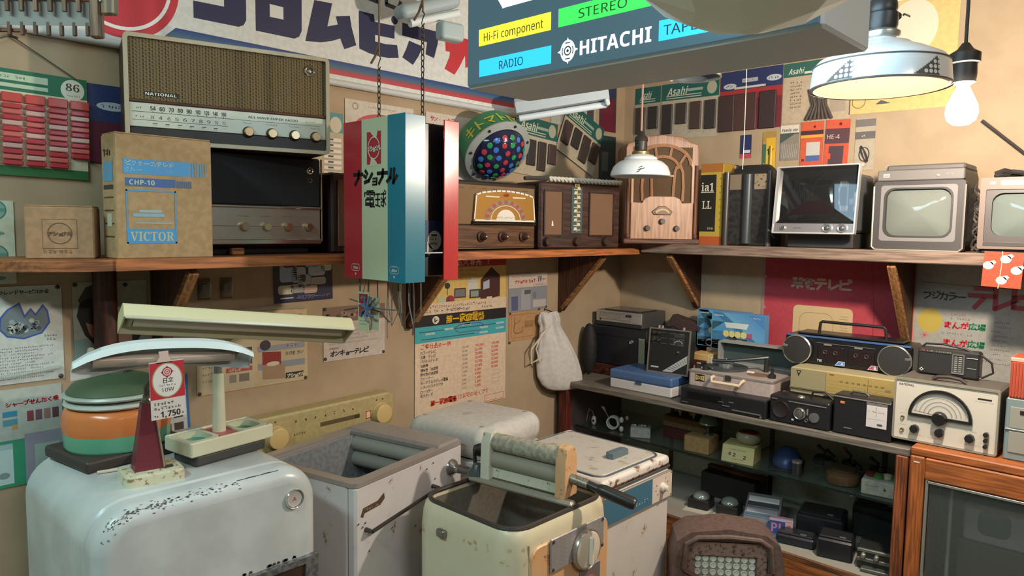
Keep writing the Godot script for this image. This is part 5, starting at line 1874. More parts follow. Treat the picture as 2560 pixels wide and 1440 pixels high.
func white_tv() -> void:
	var t := thing("portable_television", "grey portable television with a pale rounded screen in the middle of the right shelf", "television", Vector3(-.15, RS, 1.367), -90)
	var shell := mt("6f6a66", .5)
	part(t, "cabinet", Sh.new().rbox(Vector3(0, .148, -.02), Vector3(.262, .26, .20), .02, 2), mt("494542", .5))
	part(t, "front_frame", Sh.new().frame(PackedVector2Array(Array(rr(.276, .236, .012)).map(func(p): return p + Vector2(0, .118))), PackedVector2Array(Array(rr(.232, .190, .01)).map(func(p): return p + Vector2(0, .128))), .06, .100), mt("423e3c", .5))
	part(t, "front_edge", Sh.new().tube([Vector3(-.138, .22, .1), Vector3(-.138, .012, .1), Vector3(-.126, .002, .1), Vector3(.126, .002, .1), Vector3(.138, .012, .1), Vector3(.138, .22, .1)], .003, 6), mt("c2bcb0", .3, .6))
	part(t, "mask", Sh.new().frame(PackedVector2Array(Array(rr(.236, .194, .006)).map(func(p): return p + Vector2(0, .128))), PackedVector2Array(Array(rr(.204, .162, .03)).map(func(p): return p + Vector2(0, .130))), .082, .098), mt("7d7977", .4))
	part(t, "tube_gasket", Sh.new().frame(PackedVector2Array(Array(rr(.210, .168, .032)).map(func(p): return p + Vector2(0, .130))), PackedVector2Array(Array(rr(.198, .157, .03)).map(func(p): return p + Vector2(0, .130))), .08, .1), mt("3a3836", .5))
	part(t, "screen", screen_shape(.200, .158, .032, .03, .022), mt("757b74", .04), Vector3(0, .130, .082))
	part(t, "control_strip", Sh.new().box(Vector3(0, .256, .085), Vector3(.262, .036, .02), .003), shell)
	part(t, "top_hood", Sh.new().box(Vector3(.01, .282, -.01), Vector3(.235, .02, .17), .005), mt("5f5a57", .5))
	var k := ink()
	k.rect(-.112, .25, .02, .012, Color("b9b4ae"))
	k.rect(-.110, .252, .016, .006, Color("8c8884"), 1)
	k.tiny(.08, .254, .024, .005, Color("c0bab4"), 440)
	part(t, "printing", k.mesh(), print_mat(), Vector3(0, 0, .0952))
	part(t, "knob", Sh.new().ball(Vector3(.056, .252, .097), Vector3(.006, .004, .004), 10), mt("dad6cc", .2, .5))
	part(t, "aerial_loop", Sh.new().tube([Vector3(-.118, .272, .04), Vector3(-.120, .292, .04), Vector3(-.112, .296, .04), Vector3(-.106, .29, .04), Vector3(-.108, .272, .04)], .002, 5), mt("bdb8b0", .3, .7))
	# cables bundled at its right
	t = thing("aerial_cables", "tangle of dark cables between the two right-hand televisions", "cable", Vector3(-.09, RS, 1.528), -90)
	var rng := RandomNumberGenerator.new()
	rng.seed = 12
	for i in 7:
		var pts := []
		for q in 12:
			pts.append(Vector3(-.01 + .022 * sin(q * .9 + i * 1.3), .005 + q * .019 * (.7 + .06 * i), .02 * cos(q * .8 + i) + rng.randf_range(-.004, .004)))
		part(t, "cable", Sh.new().tube(pts, .0042, 5), mt(["4c4644", "6a625e", "3a3634"][i % 3], .6))

func edge_tv() -> void:
	var t := thing("beige_television", "beige-framed television with a dark surround cut off by the right edge", "television", Vector3(-.15, RS, 1.69), -90)
	var fm := mt("756459", .5)
	part(t, "cabinet", Sh.new().rbox(Vector3(0, .122, -.02), Vector3(.275, .222, .20), .016, 2), mt("5c5450", .55))
	part(t, "base", Sh.new().box(Vector3(.0, .008, .01), Vector3(.27, .016, .16), .003), mt("2d2a28", .6))
	part(t, "front_frame", Sh.new().frame(PackedVector2Array(Array(rr(.288, .224, .006)).map(func(p): return p + Vector2(0, .126))), PackedVector2Array(Array(rr(.256, .165, .004)).map(func(p): return p + Vector2(.0, .118))), .055, .105), fm)
	part(t, "mask", Sh.new().frame(PackedVector2Array(Array(rr(.258, .168, .004)).map(func(p): return p + Vector2(0, .118))), PackedVector2Array(Array(rr(.222, .135, .03)).map(func(p): return p + Vector2(.0, .122))), .08, .099), mt("4c4644", .45))
	part(t, "screen", screen_shape(.222, .138, .03, .03, .02), mt("6f7973", .04), Vector3(0, .122, .082))
	part(t, "lower_bar", Sh.new().box(Vector3(0, .0285, .1), Vector3(.258, .014, .012), .002), mt("3c3836", .5))
	var k := ink()
	k.rect(-.118, .217, .014, .008, Color("c9b9ac"))
	k.rect(-.09, .214, .21, .014, Color("cfc6c0"))
	part(t, "printing", k.mesh(), print_mat(), Vector3(0, 0, .1046))
	t = thing("camera_strap_bundle", "crumpled black strap with metal tips on the beige television", "strap", Vector3(-.15, RS + .233, 1.68), -90)
	for i in 4:
		var pts := []
		for q in 10:
			pts.append(Vector3(-.11 + q * .024, .012 + .008 * sin(q * 1.7 + i * 2.0) + .004 * i, .03 * cos(q * .9 + i * 1.9)))
		part(t, "strap", Sh.new().tube(pts, .008, 6), mt("2f2b2a", .6))
	part(t, "clip", Sh.new().box(Vector3(-.03, .03, .03), Vector3(.012, .016, .006), .002), mt("c9c4bc", .25, .8))

# ---- things hung from the ceiling and on nails
func chain(t: Node3D, a: Vector3, b: Vector3, r: float) -> void:
	var n := int((b - a).length() / (r * 2.6))
	for i in n:
		var m := a.lerp(b, (i + .5) / n)
		var ring := []
		for q in 10:
			var g := TAU * q / 10
			var off := Vector3(cos(g) * r * .8, sin(g) * r * 1.6, 0)
			ring.append(m + (off if i % 2 else Vector3(0, off.y, off.x)))
		part(t, "chain_link", Sh.new().tube(ring, r * .28, 5, true), mt("5a5248", .45, .7))

func hanging_things() -> void:
	# bulb dispenser: local x runs along the front, local z out of it
	var t := thing("bulb_dispenser", "hanging metal bulb dispenser with red, cream and blue panels and black katakana", "dispenser", Vector3(-1.812, 1.405, .33), -90)
	var H := .425
	var red := mt("b5343c", .28)
	var cream := mt("c3cdae", .35)
	var blue := mt("2b7f98", .28)
	part(t, "core", Sh.new().box(Vector3(.125, H * .5, -.085), Vector3(.225, H - .02, .165), .003), mt("23252b", .35))
	part(t, "red_panel", Sh.new().box(Vector3(.0425, H / 2, 0), Vector3(.085, H - .002, .004), .001), red)
	part(t, "cream_panel", Sh.new().box(Vector3(.142, H / 2, 0), Vector3(.114, H, .004), .001), cream)
	part(t, "blue_panel", Sh.new().box(Vector3(.2355, H / 2, 0), Vector3(.073, H + .004, .004), .001), blue)
	part(t, "blue_side", Sh.new().box(Vector3(.270, H / 2, -.032), Vector3(.004, H + .002, .064), .001), blue)
	part(t, "red_side", Sh.new().box(Vector3(.270, H / 2, -.154), Vector3(.004, H - .004, .052), .001), mt("c03a3e", .22))
	part(t, "back_panel", Sh.new().box(Vector3(.135, H / 2, -.178), Vector3(.27, H - .01, .004), .001), red)
	part(t, "far_side", Sh.new().box(Vector3(.0, H / 2, -.09), Vector3(.004, H - .01, .17), .001), red)
	part(t, "shelf_plate", Sh.new().box(Vector3(.255, .075, -.095), Vector3(.03, .003, .06), .0), mt("b8bcc0", .3, .8))
	part(t, "hook", Sh.new().box(Vector3(.269, H - .04, -.129), Vector3(.003, .022, .003), .001), mt("d8d4c8", .3, .7))
	var k := ink()
	var blk := Color("191a1c")
	var wht := Color("d5dbc8")
	k.rect(.110, .305, .062, .085, Color("b02c38"))
	k.poly(V([.123, .395, .159, .395, .152, .370, .130, .385]), Color("c3cdae"), 2)
	k.poly(V([.123, .300, .159, .300, .152, .312, .130, .325]), Color("c3cdae"), 2)
	k.arc(.141, .3475, .026, .0025, wht, 3, 0, TAU, 1.15)
	k.jp("ナショナル", .1135, .338, .0165, wht, 1.8, 4, .66, .15, .0, .95)
	k.jp("ナシ", .045, .252, .044, blk, 2.2, 2, .98, .12, .0, 1.0)
	k.jp("ョ", .122, .250, .040, blk, 1.3, 2, .98, .12, .0, .9)
	k.jp("ナル", .152, .252, .044, blk, 2.2, 2, .98, .12, .0, 1.0)
	k.jp("電球", .097, .192, .046, blk, .85, 2, 1.0, .0, .0, 1.06)
	for a in [[.044, "100"], [.216, "40"]]:
		var o := []
		for p in rr(.038, .018, .008):
			o.append(p + Vector2(a[0] + .012, .030))
		o.append(o[0])
		k.line(o, .0016, Color("d8d4cc"), 2)
		k.text(a[1] + "w", a[0], .0255, .008, Color("d8d4cc"), 2, .024)
		k.poly(PackedVector2Array([Vector2(a[0] + .008, .015), Vector2(a[0] + .016, .015), Vector2(a[0] + .012, .008)]), Color("d8d4cc"), 2)
	part(t, "lettering", k.mesh(), print_mat(), Vector3(0, 0, .0018))
	k = ink()
	k.rect(-.128, .06, .064, .10, Color("20345e"))
	k.oval(-.088, .107, .024, .026, Color("cfd2cc"), 1)
	k.poly(V([-.113, .104, -.092, .082, -.106, .066, -.114, .070]), Color("cfd2cc"), 1)
	k.rect(-.1, .118, .02, .005, Color("2c2c2c"), 2)
	k.tiny(-.106, .106, .034, .009, Color("3a3a3a"), 501, 2, .2)
	k.text("60w", -.104, .095, .008, Color("2c2c2c"), 2, .026)
	var sp := part(t, "wattage_card", k.mesh(), print_mat(), Vector3(.2378, 0, 0))
	sp.rotation_degrees.y = 90
	sp.position.z = -.212
	# cords, hooks and chains
	for a in [[.145, -.012, .14], [.262, -.062, .24]]:
		var top := Vector3(a[0], 1.394, a[1])
		var hk := Vector3(a[0], H + a[2], a[1])
		part(t, "cord", Sh.new().tube([hk + Vector3(0, .02, 0), hk + Vector3(.002, .3, 0), top], .0028, 6), mt("7d6250", .9))
		part(t, "knot", Sh.new().tube([hk + Vector3(0, .05, 0), hk + Vector3(-.012, .02, .004), hk + Vector3(-.03, .005, .004)], .0035, 5), mt("7d6250", .9))
		part(t, "wire_hook", Sh.new().tube([hk + Vector3(0, .022, 0), hk + Vector3(.007, .014, 0), hk + Vector3(0, .004, 0), hk + Vector3(-.005, -.006, 0), hk + Vector3(0, -.016, 0), hk + Vector3(.006, -.008, 0)], .0016, 5), mt("5a5248", .4, .7))
		chain(t, Vector3(a[0], H - .004, a[1]), hk + Vector3(0, -.014, 0), .0055)

	# tester leads and bits dangling beneath
	t = thing("tester_leads", "tangle of grey leads and blue ribbon dangling under the bulb dispenser", "wires", Vector3(-1.765, 1.406, .45), -90)
	var rng := RandomNumberGenerator.new()
	rng.seed = 21
	for i in 7:
		var x := -.10 + i * .036 + rng.randf_range(-.012, .012)
		var z := -.02 - .012 * (i % 4) + .04
		var l := rng.randf_range(.05, .16)
		part(t, "lead", Sh.new().tube([Vector3(x, 0, z), Vector3(x + rng.randf_range(-.006, .006), -l * .5, z), Vector3(x + rng.randf_range(-.01, .01), -l, z)], rng.randf_range(.0014, .003), 5), mt(["6f6a66", "7a7672", "4e4a48", "8a857e"][i % 4], .6))
	for i in 3:
		var x := .015 + i * .045
		part(t, "loop", Sh.new().tube([Vector3(x, -.005, .0), Vector3(x + .008, -.06, .006), Vector3(x + .03, -.125 + .006 * i, .01), Vector3(x + .055, -.08, .004), Vector3(x + .05, -.003, .0)], .0018, 5), mt(["6d6a66", "57534f"][i % 2], .6))
	for i in 6:
		var a := TAU * i / 6 + .3
		part(t, "cross_lead", Sh.new().tube([Vector3(-.03, -.082, .03), Vector3(-.03 + .05 * cos(a), -.082 + .012 * sin(a), .03 + .01 * sin(a * 2)), Vector3(-.03 + .125 * cos(a), -.088 + .035 * sin(a), .03)], .0022, 5), mt(["77726e", "55514e"][i % 2], .5))
	for i in 7:
		var a := TAU * i / 7
		part(t, "ribbon", Sh.new().tube([Vector3(-.03, -.082, .036), Vector3(-.03 + .02 * cos(a), -.082 + .022 * sin(a), .042), Vector3(-.03 + .034 * cos(a + .3), -.082 + .036 * sin(a + .3), .038)], .0038, 5), mt(["4f6a92", "66809c"][i % 2], .55))
	t = thing("bulb_tag_cards", "pair of tall red and cream cards hanging under the bulb dispenser", "tag", Vector3(-1.80, 1.258, .402), -78)
	part(t, "card", Sh.new().box(Vector3(0, .055, 0), Vector3(.040, .11, .002), .0), mt("c2c59e", .5))
	part(t, "card", Sh.new().box(Vector3(.03, .05, -.012), Vector3(.03, .09, .002), .0), mt("b5b79a", .5))
	part(t, "cord", Sh.new().cyl(Vector3(.0, .108, .001), Vector3(.0, .149, -.012), .0014, .0014, 5), mt("6f6a66", .6))
	k = ink()
	k.rect(-.016, .042, .032, .026, Color("b03a38"))
	k.arc(.0, .052, .009, .002, Color("d8d4c4"), 2, PI, TAU)
	k.rect(-.016, .078, .032, .026, Color("8f3430"))
	k.arc(.0, .09, .009, .002, Color("c8b4a4"), 2, 0, PI)
	k.tiny(-.012, .028, .026, .004, Color("6a705c"), 511)
	k.tiny(-.012, .018, .026, .004, Color("6a705c"), 512)
	part(t, "printing", k.mesh(), print_mat(), Vector3(0, 0, .0008))

	# paper lantern of slats at the top left corner
	t = thing("slatted_lantern", "paper lantern framed with wooden slats in the top left corner", "lantern", Vector3(-2.503, 1.88, .588), -46)
	var wd := wood("8d6a4c", 1)
	part(t, "paper", Sh.new().box(Vector3(-.13, .045, -.004), Vector3(.235, .045, .001), .0), mt("8f8f8c", .9))
	part(t, "corner_post", Sh.new().box(Vector3(.0, .062, 0), Vector3(.020, .124, .018), .003), wd)
	part(t, "block", Sh.new().box(Vector3(.026, .085, .004), Vector3(.028, .09, .012), .003), wood("a08664", 1))
	part(t, "bar", Sh.new().box(Vector3(-.13, .073, .002), Vector3(.25, .008, .008), .001), wood("7a4a38", 0))
	part(t, "bar", Sh.new().box(Vector3(-.20, .015, -.012), Vector3(.13, .006, .006), .001), wood("7a4a38", 0))
	for i in 9:
		part(t, "slat", Sh.new().box(Vector3(-.028 - i * .0255, .062, .006), Vector3(.008, .036, .006), .001), wd)
		part(t, "slat", Sh.new().box(Vector3(-.02 - i * .0235, .017, -.006), Vector3(.0065, .024, .006), .001), wood("6f5038", 1))
	part(t, "tie", Sh.new().tube([Vector3(.0, .10, .011), Vector3(.02, .09, .014), Vector3(.006, .078, .012), Vector3(.014, .062, .012)], .0016, 5), mt("d8cdb8", .7))
	part(t, "hanger", Sh.new().cyl(Vector3(.0, .12, 0), Vector3(.0, .92, 0), .003, .003, 6), mt("6a5a48", .8))

	cloth_bag()

func cloth_bag() -> void:
	# drawstring bag hung on a nail; flattened tube with folds
	var t := thing("cloth_bag", "white drawstring cloth bag hung on the left wall beside the glass case", "bag", Vector3(-.56, .835, .055), -18)
	var rings := []
	var lv := [[.0, .025, .003, .068], [.003, .06, .010, .062], [.014, .088, .017, .052], [.036, .106, .023, .042], [.075, .115, .028, .028], [.13, .108, .030, .016], [.19, .088, .028, .004], [.24, .070, .026, -.010], [.275, .056, .020, -.022], [.295, .050, .019, -.026], [.315, .056, .022, -.03], [.34, .050, .016, -.034], [.348, .04, .010, -.036]]
	for l in lv:
		var r := PackedVector3Array()
		for i in 48:
			var a := TAU * i / 48
			var up: float = clampf(l[0] * 3.2, .06, 1.0)
			var fold: float = 1.0 + up * (.34 * sin(a * 6.0 + l[0] * 7.0) + .16 * sin(a * 11.0 - l[0] * 13.0))
			r.append(Vector3(l[3] + l[1] * cos(a) * (1.0 + .05 * up * sin(a * 5.0)), l[0] + .006 * up * sin(a * 4.0), -l[2] * sin(a) * fold))
		rings.append(r)
	part(t, "bag", Sh.new().loft(rings, true, true).mesh(75.0), grained("d2cec8", .9))
	for s in [-1, 1]:
		part(t, "drawstring", Sh.new().tube([Vector3(-.04, .292, .02), Vector3(-.085 - s * .004, .26, .028), Vector3(-.125 + s * .012, .20, .03), Vector3(-.115 + s * .022, .14, .03), Vector3(-.09 + s * .01, .155, .03)], .004, 6), mt("cfc4b4", .9))
	part(t, "loop", Sh.new().tube([Vector3(-.03, .30, .0), Vector3(-.022, .36, -.006), Vector3(-.012, .30, .0)], .003, 5), mt("cfc4b4", .9))
	part(t, "nail", Sh.new().cyl(Vector3(-.020, .352, .012), Vector3(-.029, .36, -.052), .0025), mt("55504a", .5, .7))
	var k := ink()
	k.warp = func(u: float, v: float, z: float) -> Vector3:
		var q := (u - .02) / .116
		return Vector3(u, v, .032 * sqrt(maxf(.02, 1.0 - q * q)) + .004 + z)
	k.tiny(.07, .022, .04, .012, Color("c4443c"), 515, 1, .2)
	part(t, "print", k.mesh(), print_mat())

# ---- the big machines
func appliances() -> void:
	fridge()
	washer_roller()
	washer_covered()
	washer_wringer()
	washer_lidded()

func fridge() -> void:
	var W := .475
	var Hh := 1.0
	var t := thing("refrigerator", "white rounded single-door refrigerator with chipped edges and a round badge", "refrigerator", Vector3(-2.305, 0, .345), 0)
	var paint := grained("c3c9c8", .28, .93, .008, 1.2)
	var outline := PackedVector2Array(Array(rr(W, Hh, .085, 8)).map(func(p): return p + Vector2(0, Hh / 2)))
	part(t, "body", Sh.new().slab(outline, -.24, .185, .006, 1, Transform3D(), .01), paint)
	part(t, "gasket", Sh.new().slab(Sh.inset(outline, .006), .184, .192, .0, 1), mt("77797a", .6))
	part(t, "door", Sh.new().slab(outline, .191, .255, .034, 6, Transform3D(), .004), paint)
	var b := part(t, "badge", rim(.0235, .004, .007, 32), mt("cfcdca", .2, .85), Vector3(.174, .927, .2545))
	part(b, "badge_dish", Sh.new().lathe([[.020, .0], [.018, .004], [.012, .002], [.0, .0035]], 24, Transform3D(Basis(Vector3.RIGHT, PI / 2), Vector3.ZERO)), mt("d4d2ce", .25, .4))
	var k := ink()
	for i in 3:
		var a := PI / 2 + TAU * i / 3
		var u := Vector2(cos(a), sin(a))
		var n := Vector2(-u.y, u.x)
		k.poly(PackedVector2Array([Vector2.ZERO, u * .0028 + n * .0016, u * .0056, u * .0028 - n * .0016]), Color("a8382c"))
	part(b, "badge_mark", k.mesh(), print_mat(), Vector3(0, 0, .0034))
	# pull handle: grey plate with a dark recessed grip
	var h := part(t, "handle", Sh.new().frame(PackedVector2Array([Vector2(.012, .785), Vector2(.012, .690), Vector2(.225, .690), Vector2(.228, .785)]), PackedVector2Array([Vector2(.03, .770), Vector2(.03, .700), Vector2(.195, .700), Vector2(.195, .770)]), .253, .268), grained("8d9090", .35, .75, .02, 5.0, Vector3.ONE, .6))
	part(h, "grip", Sh.new().box(Vector3(.112, .735, .2585), Vector3(.166, .072, .008), .001), wood("4a3326", 0))
	# black chips along the door's top edge and left shoulder
	k = ink()
	var R := .085
	var BV := .034
	k.base = .0004
	k.warp = func(u: float, v: float, z: float) -> Vector3:
		# u runs along the outline from the left shoulder (negative) over the top; v is the angle over the rounded edge
		var e := BV * cos(v)
		var p: Vector2
		var n: Vector2
		if u < .0:
			var a := PI / 2 - u / R
			n = Vector2(cos(a), sin(a))
			p = Vector2(-W / 2 + R, Hh - R) + n * (R - BV)
		else:
			n = Vector2(0, 1)
			p = Vector2(-W / 2 + R + u, Hh - BV)
		var q := p + n * (e + z)
		return Vector3(q.x, q.y, .255 - BV + (BV + z) * sin(v))
	k.rng.seed = 77
	for i in 170:
		var u := k.rng.randf_range(-.11, .20)
		if k.rng.randf() < .3:
			u = k.rng.randf_range(-.07, .06)
		var v := .75 + .45 * k.rng.randf_range(-1.0, 1.0) * k.rng.randf()
		var l := k.rng.randf_range(.002, .009)
		var hgt := k.rng.randf_range(.02, .075)
		k.poly(PackedVector2Array([Vector2(u, v), Vector2(u + l * .5, v - hgt * .5), Vector2(u + l, v), Vector2(u + l * .6, v + hgt)]), Color(["2b2a2a", "4a4744", "6f6a66"][i % 3]), i % 3)
	for i in 16:
		var u := .20 + i * .006
		k.poly(PackedVector2Array([Vector2(u, .5 + .02 * sin(i)), Vector2(u + .007, .48 + .02 * sin(i)), Vector2(u + .008, .53), Vector2(u, .55)]), Color("2f2d2c"), 1)
	part(t, "paint_chips", k.mesh(), print_mat())
	# worn spots on the handle plate's paint
	k = ink()
	k.rng.seed = 5
	for i in 14:
		var x := k.rng.randf_range(.02, .17)
		k.poly(PackedVector2Array([Vector2(x, .786), Vector2(x + .010, .787), Vector2(x + .008, .792), Vector2(x + .003, .793)]), Color("3f3a36"))
	part(h, "chips", k.mesh(), print_mat(), Vector3(0, 0, .2548))

# white machine with its wringer folded into the tub, against the wall
func washer_roller() -> void:
	var t := thing("roller_washer", "white washing machine with wringer rollers inside an open rectangular tub", "washing machine", Vector3(-1.745, 0, .315), 12)
	var paint := worn("cac7c8", "8a6a58", .35, .10, 1.6, 5)
	var w := .465
	var d := .385
	var h := .885
	# body as four walls round the tub
	part(t, "front_wall", Sh.new().box(Vector3(0, h / 2, d / 2 - .015), Vector3(w, h, .03), .006), paint)
	part(t, "rear_wall", Sh.new().box(Vector3(0, h / 2, -d / 2 + .015), Vector3(w, h, .03), .006), paint)
	for s in [-1, 1]:
		part(t, "side_wall", Sh.new().box(Vector3(s * (w / 2 - .015), h / 2, 0), Vector3(.03, h, d - .06), .004), paint)
	part(t, "tub_floor", Sh.new().box(Vector3(0, .48, 0), Vector3(w - .06, .02, d - .06), .0), grained("77808a", .4, .7))
	part(t, "tub_rim", Sh.new().frame(rr(w + .006, d + .006, .02), rr(w - .05, d - .06, .03), -.006, .006, Transform3D(Basis(Vector3.RIGHT, -PI / 2), Vector3(0, h + .005, 0))), mt("a89f9a", .3, .4))
	part(t, "liner", Sh.new().frame(rr(w - .06, d - .06, .03), rr(w - .09, d - .09, .04), -.39, -.002, Transform3D(Basis(Vector3.RIGHT, -PI / 2), Vector3(0, h, 0))), grained("9aa0a4", .3, .9, .03, 3.0, Vector3.ONE, .3))
	# raised roller housing at the right end
	var g := part(t, "roller_housing", Sh.new().box(Vector3(.176, h + .004, .0), Vector3(.112, .026, d - .008), .008), grained("8f8986", .35))
	part(t, "housing_cheek", Sh.new().box(Vector3(.135, h - .045, -.1), Vector3(.02, .11, .10), .004), mt("7f8d96", .35, .3))
	part(t, "roller", Sh.new().cyl(Vector3(.13, h - .028, -.15), Vector3(.13, h - .028, .15), .024, .024, 18), mt("9a9c92", .55))
	part(t, "roller", Sh.new().cyl(Vector3(.13, h - .078, -.15), Vector3(.13, h - .078, .15), .024, .024, 18), mt("8a8c84", .55))
	# crank: chrome boss, bent arm, dark handle
	var cr := Vector3(.178, .825, d / 2)
	part(t, "crank_boss", Sh.new().lathe([[.026, .0], [.024, .008], [.014, .018], [.013, .03]], 20, Transform3D(Basis(Vector3.RIGHT, PI / 2), cr)), mt("a9a4a0", .2, .9))
	var cs := part(t, "crank_shaft", Sh.new().cyl(cr + Vector3(0, 0, .02), cr + Vector3(.0, .0, .085), .013, .012, 14), mt("6f6a68", .4, .6))
	part(cs, "crank_arm", Sh.new().tube([cr + Vector3(.0, -.012, .085), cr + Vector3(-.005, .03, .09), cr + Vector3(-.012, .072, .092)], .006, 6), mt("3f3c3a", .4, .4))
	part(cs, "crank_handle", Sh.new().lathe([[.012, .0], [.019, .015], [.021, .045], [.017, .08], [.010, .088]], 16, Transform3D(Sh.up(Vector3(.75, -.22, .62).normalized()), cr + Vector3(-.014, .076, .092))), mt("1d1c1c", .4))
	# towel bar and maker's plate on the front
	var bar := part(t, "bar", Sh.new().tube([Vector3(-.195, .765, d / 2 + .022), Vector3(.085, .795, d / 2 + .024)], .005, 8), mt("4d4644", .3, .7))
	for p in [Vector3(-.195, .765, d / 2), Vector3(.085, .795, d / 2)]:
		part(bar, "bracket", Sh.new().cyl(p - Vector3(0, 0, .002), p + Vector3(0, .0, .024), .007, .005, 8), mt("4d4644", .4, .5))
	var k := ink()
	k.poly(V([-.215, .805, -.205, .825, -.15, .828, -.125, .842, -.122, .826, -.14, .813, -.2, .81, -.205, .80]), Color("584034"))
	k.tiny(-.2, .814, .06, .008, Color("9a8878"), 520, 2, .2)
	for p in [[-.23, .785], [-.215, .772], [-.205, .78], [.09, .81], [-.1, .73], [-.19, .70], [.0, .70], [.05, .85], [.08, .86]]:
		k.poly(PackedVector2Array([Vector2(p[0], p[1]), Vector2(p[0] + .012, p[1] + .002), Vector2(p[0] + .008, p[1] + .007)]), Color("5c4438"))
	part(t, "rust_marks", k.mesh(), print_mat(), Vector3(0, 0, d / 2 - .0003))
	# beige control panel standing behind it against the wall
	t = thing("washer_control_panel", "long beige washing machine control panel with two yellow knobs against the wall", "control panel", Vector3(-1.68, .0, .026), 0)
	t.rotation_degrees.z = 1.0
	part(t, "stand", Sh.new().box(Vector3(0, .43, 0), Vector3(.44, .86, .014), .003), mt("8f8660", .5))
	part(t, "panel", Sh.new().slab(PackedVector2Array(Array(rr(.53, .115, .03)).map(func(p): return p + Vector2(0, .915))), -.018, .03, .008, 2), grained("b0a070", .5))
	for x in [-.185, .205]:
		part(t, "knob", knob(.034, .028, 24), mt("cbb078", .4), Vector3(x, .905, .028))
	k = ink()
	k.rect(-.03, .905, .15, .014, Color("5a4c34"))
	k.rect(.10, .906, .02, .012, Color("3a3020"), 1)
	k.border(.145, .895, .02, .026, .003, Color("c04a34"))
	k.rect(.148, .898, .014, .02, Color("d8c0a0"), 1)
	for i in 7:
		k.tiny(-.12 + i * .035, .935, .012, .010, Color("4a3f28"), 530 + i, 1, .2)
	k.tiny(-.135, .895, .06, .009, Color("4a3f28"), 540)
	for x in [-.21, -.185, .19, .215]:
		k.oval(x, .952, .003, .003, Color("4a3f28"))
	part(t, "printing", k.mesh(), print_mat(), Vector3(0, 0, .0298))
	part(t, "flex", Sh.new().tube([Vector3(-.26, .88, .02), Vector3(-.29, .90, .03), Vector3(-.31, .86, .03), Vector3(-.27, .84, .03)], .003, 5), mt("b9b4a4", .6))

# round-edged white machine under a square cover
func washer_covered() -> void:
	var t := thing("covered_washer", "white washing machine under a square round-edged metal cover", "washing machine", Vector3(-1.288, 0, .318), 8)
	var enamel := grained("c2bfb8", .4)
	part(t, "body", Sh.new().rbox(Vector3(0, .40, 0), Vector3(.34, .80, .33), .06, 4), mt("cfd0cc", .3))
	part(t, "rim", Sh.new().frame(rr(.36, .35, .07), rr(.30, .29, .05), -.012, .012, Transform3D(Basis(Vector3.RIGHT, -PI / 2), Vector3(0, .805, 0))), mt("c4c6c2", .35))
	part(t, "cover", Sh.new().rbox(Vector3(0, .867, 0), Vector3(.345, .105, .335), .045, 5), enamel)
	for p in [[-.12, .12], [.12, .12], [-.12, -.12], [.12, -.12]]:
		part(t, "stud", Sh.new().lathe([[.008, .0], [.008, .003], [.0, .006]], 12, Transform3D(Basis(), Vector3(p[0], .918, p[1]))), mt("a9a6a0", .4, .3))
	part(t, "top_emblem", Sh.new().lathe([[.022, .0], [.022, .0015], [.016, .003], [.0, .002]], 20, Transform3D(Basis.from_scale(Vector3(1.0, 1.0, .7)), Vector3(-.02, .918, -.02))), mt("aaa79f", .5))

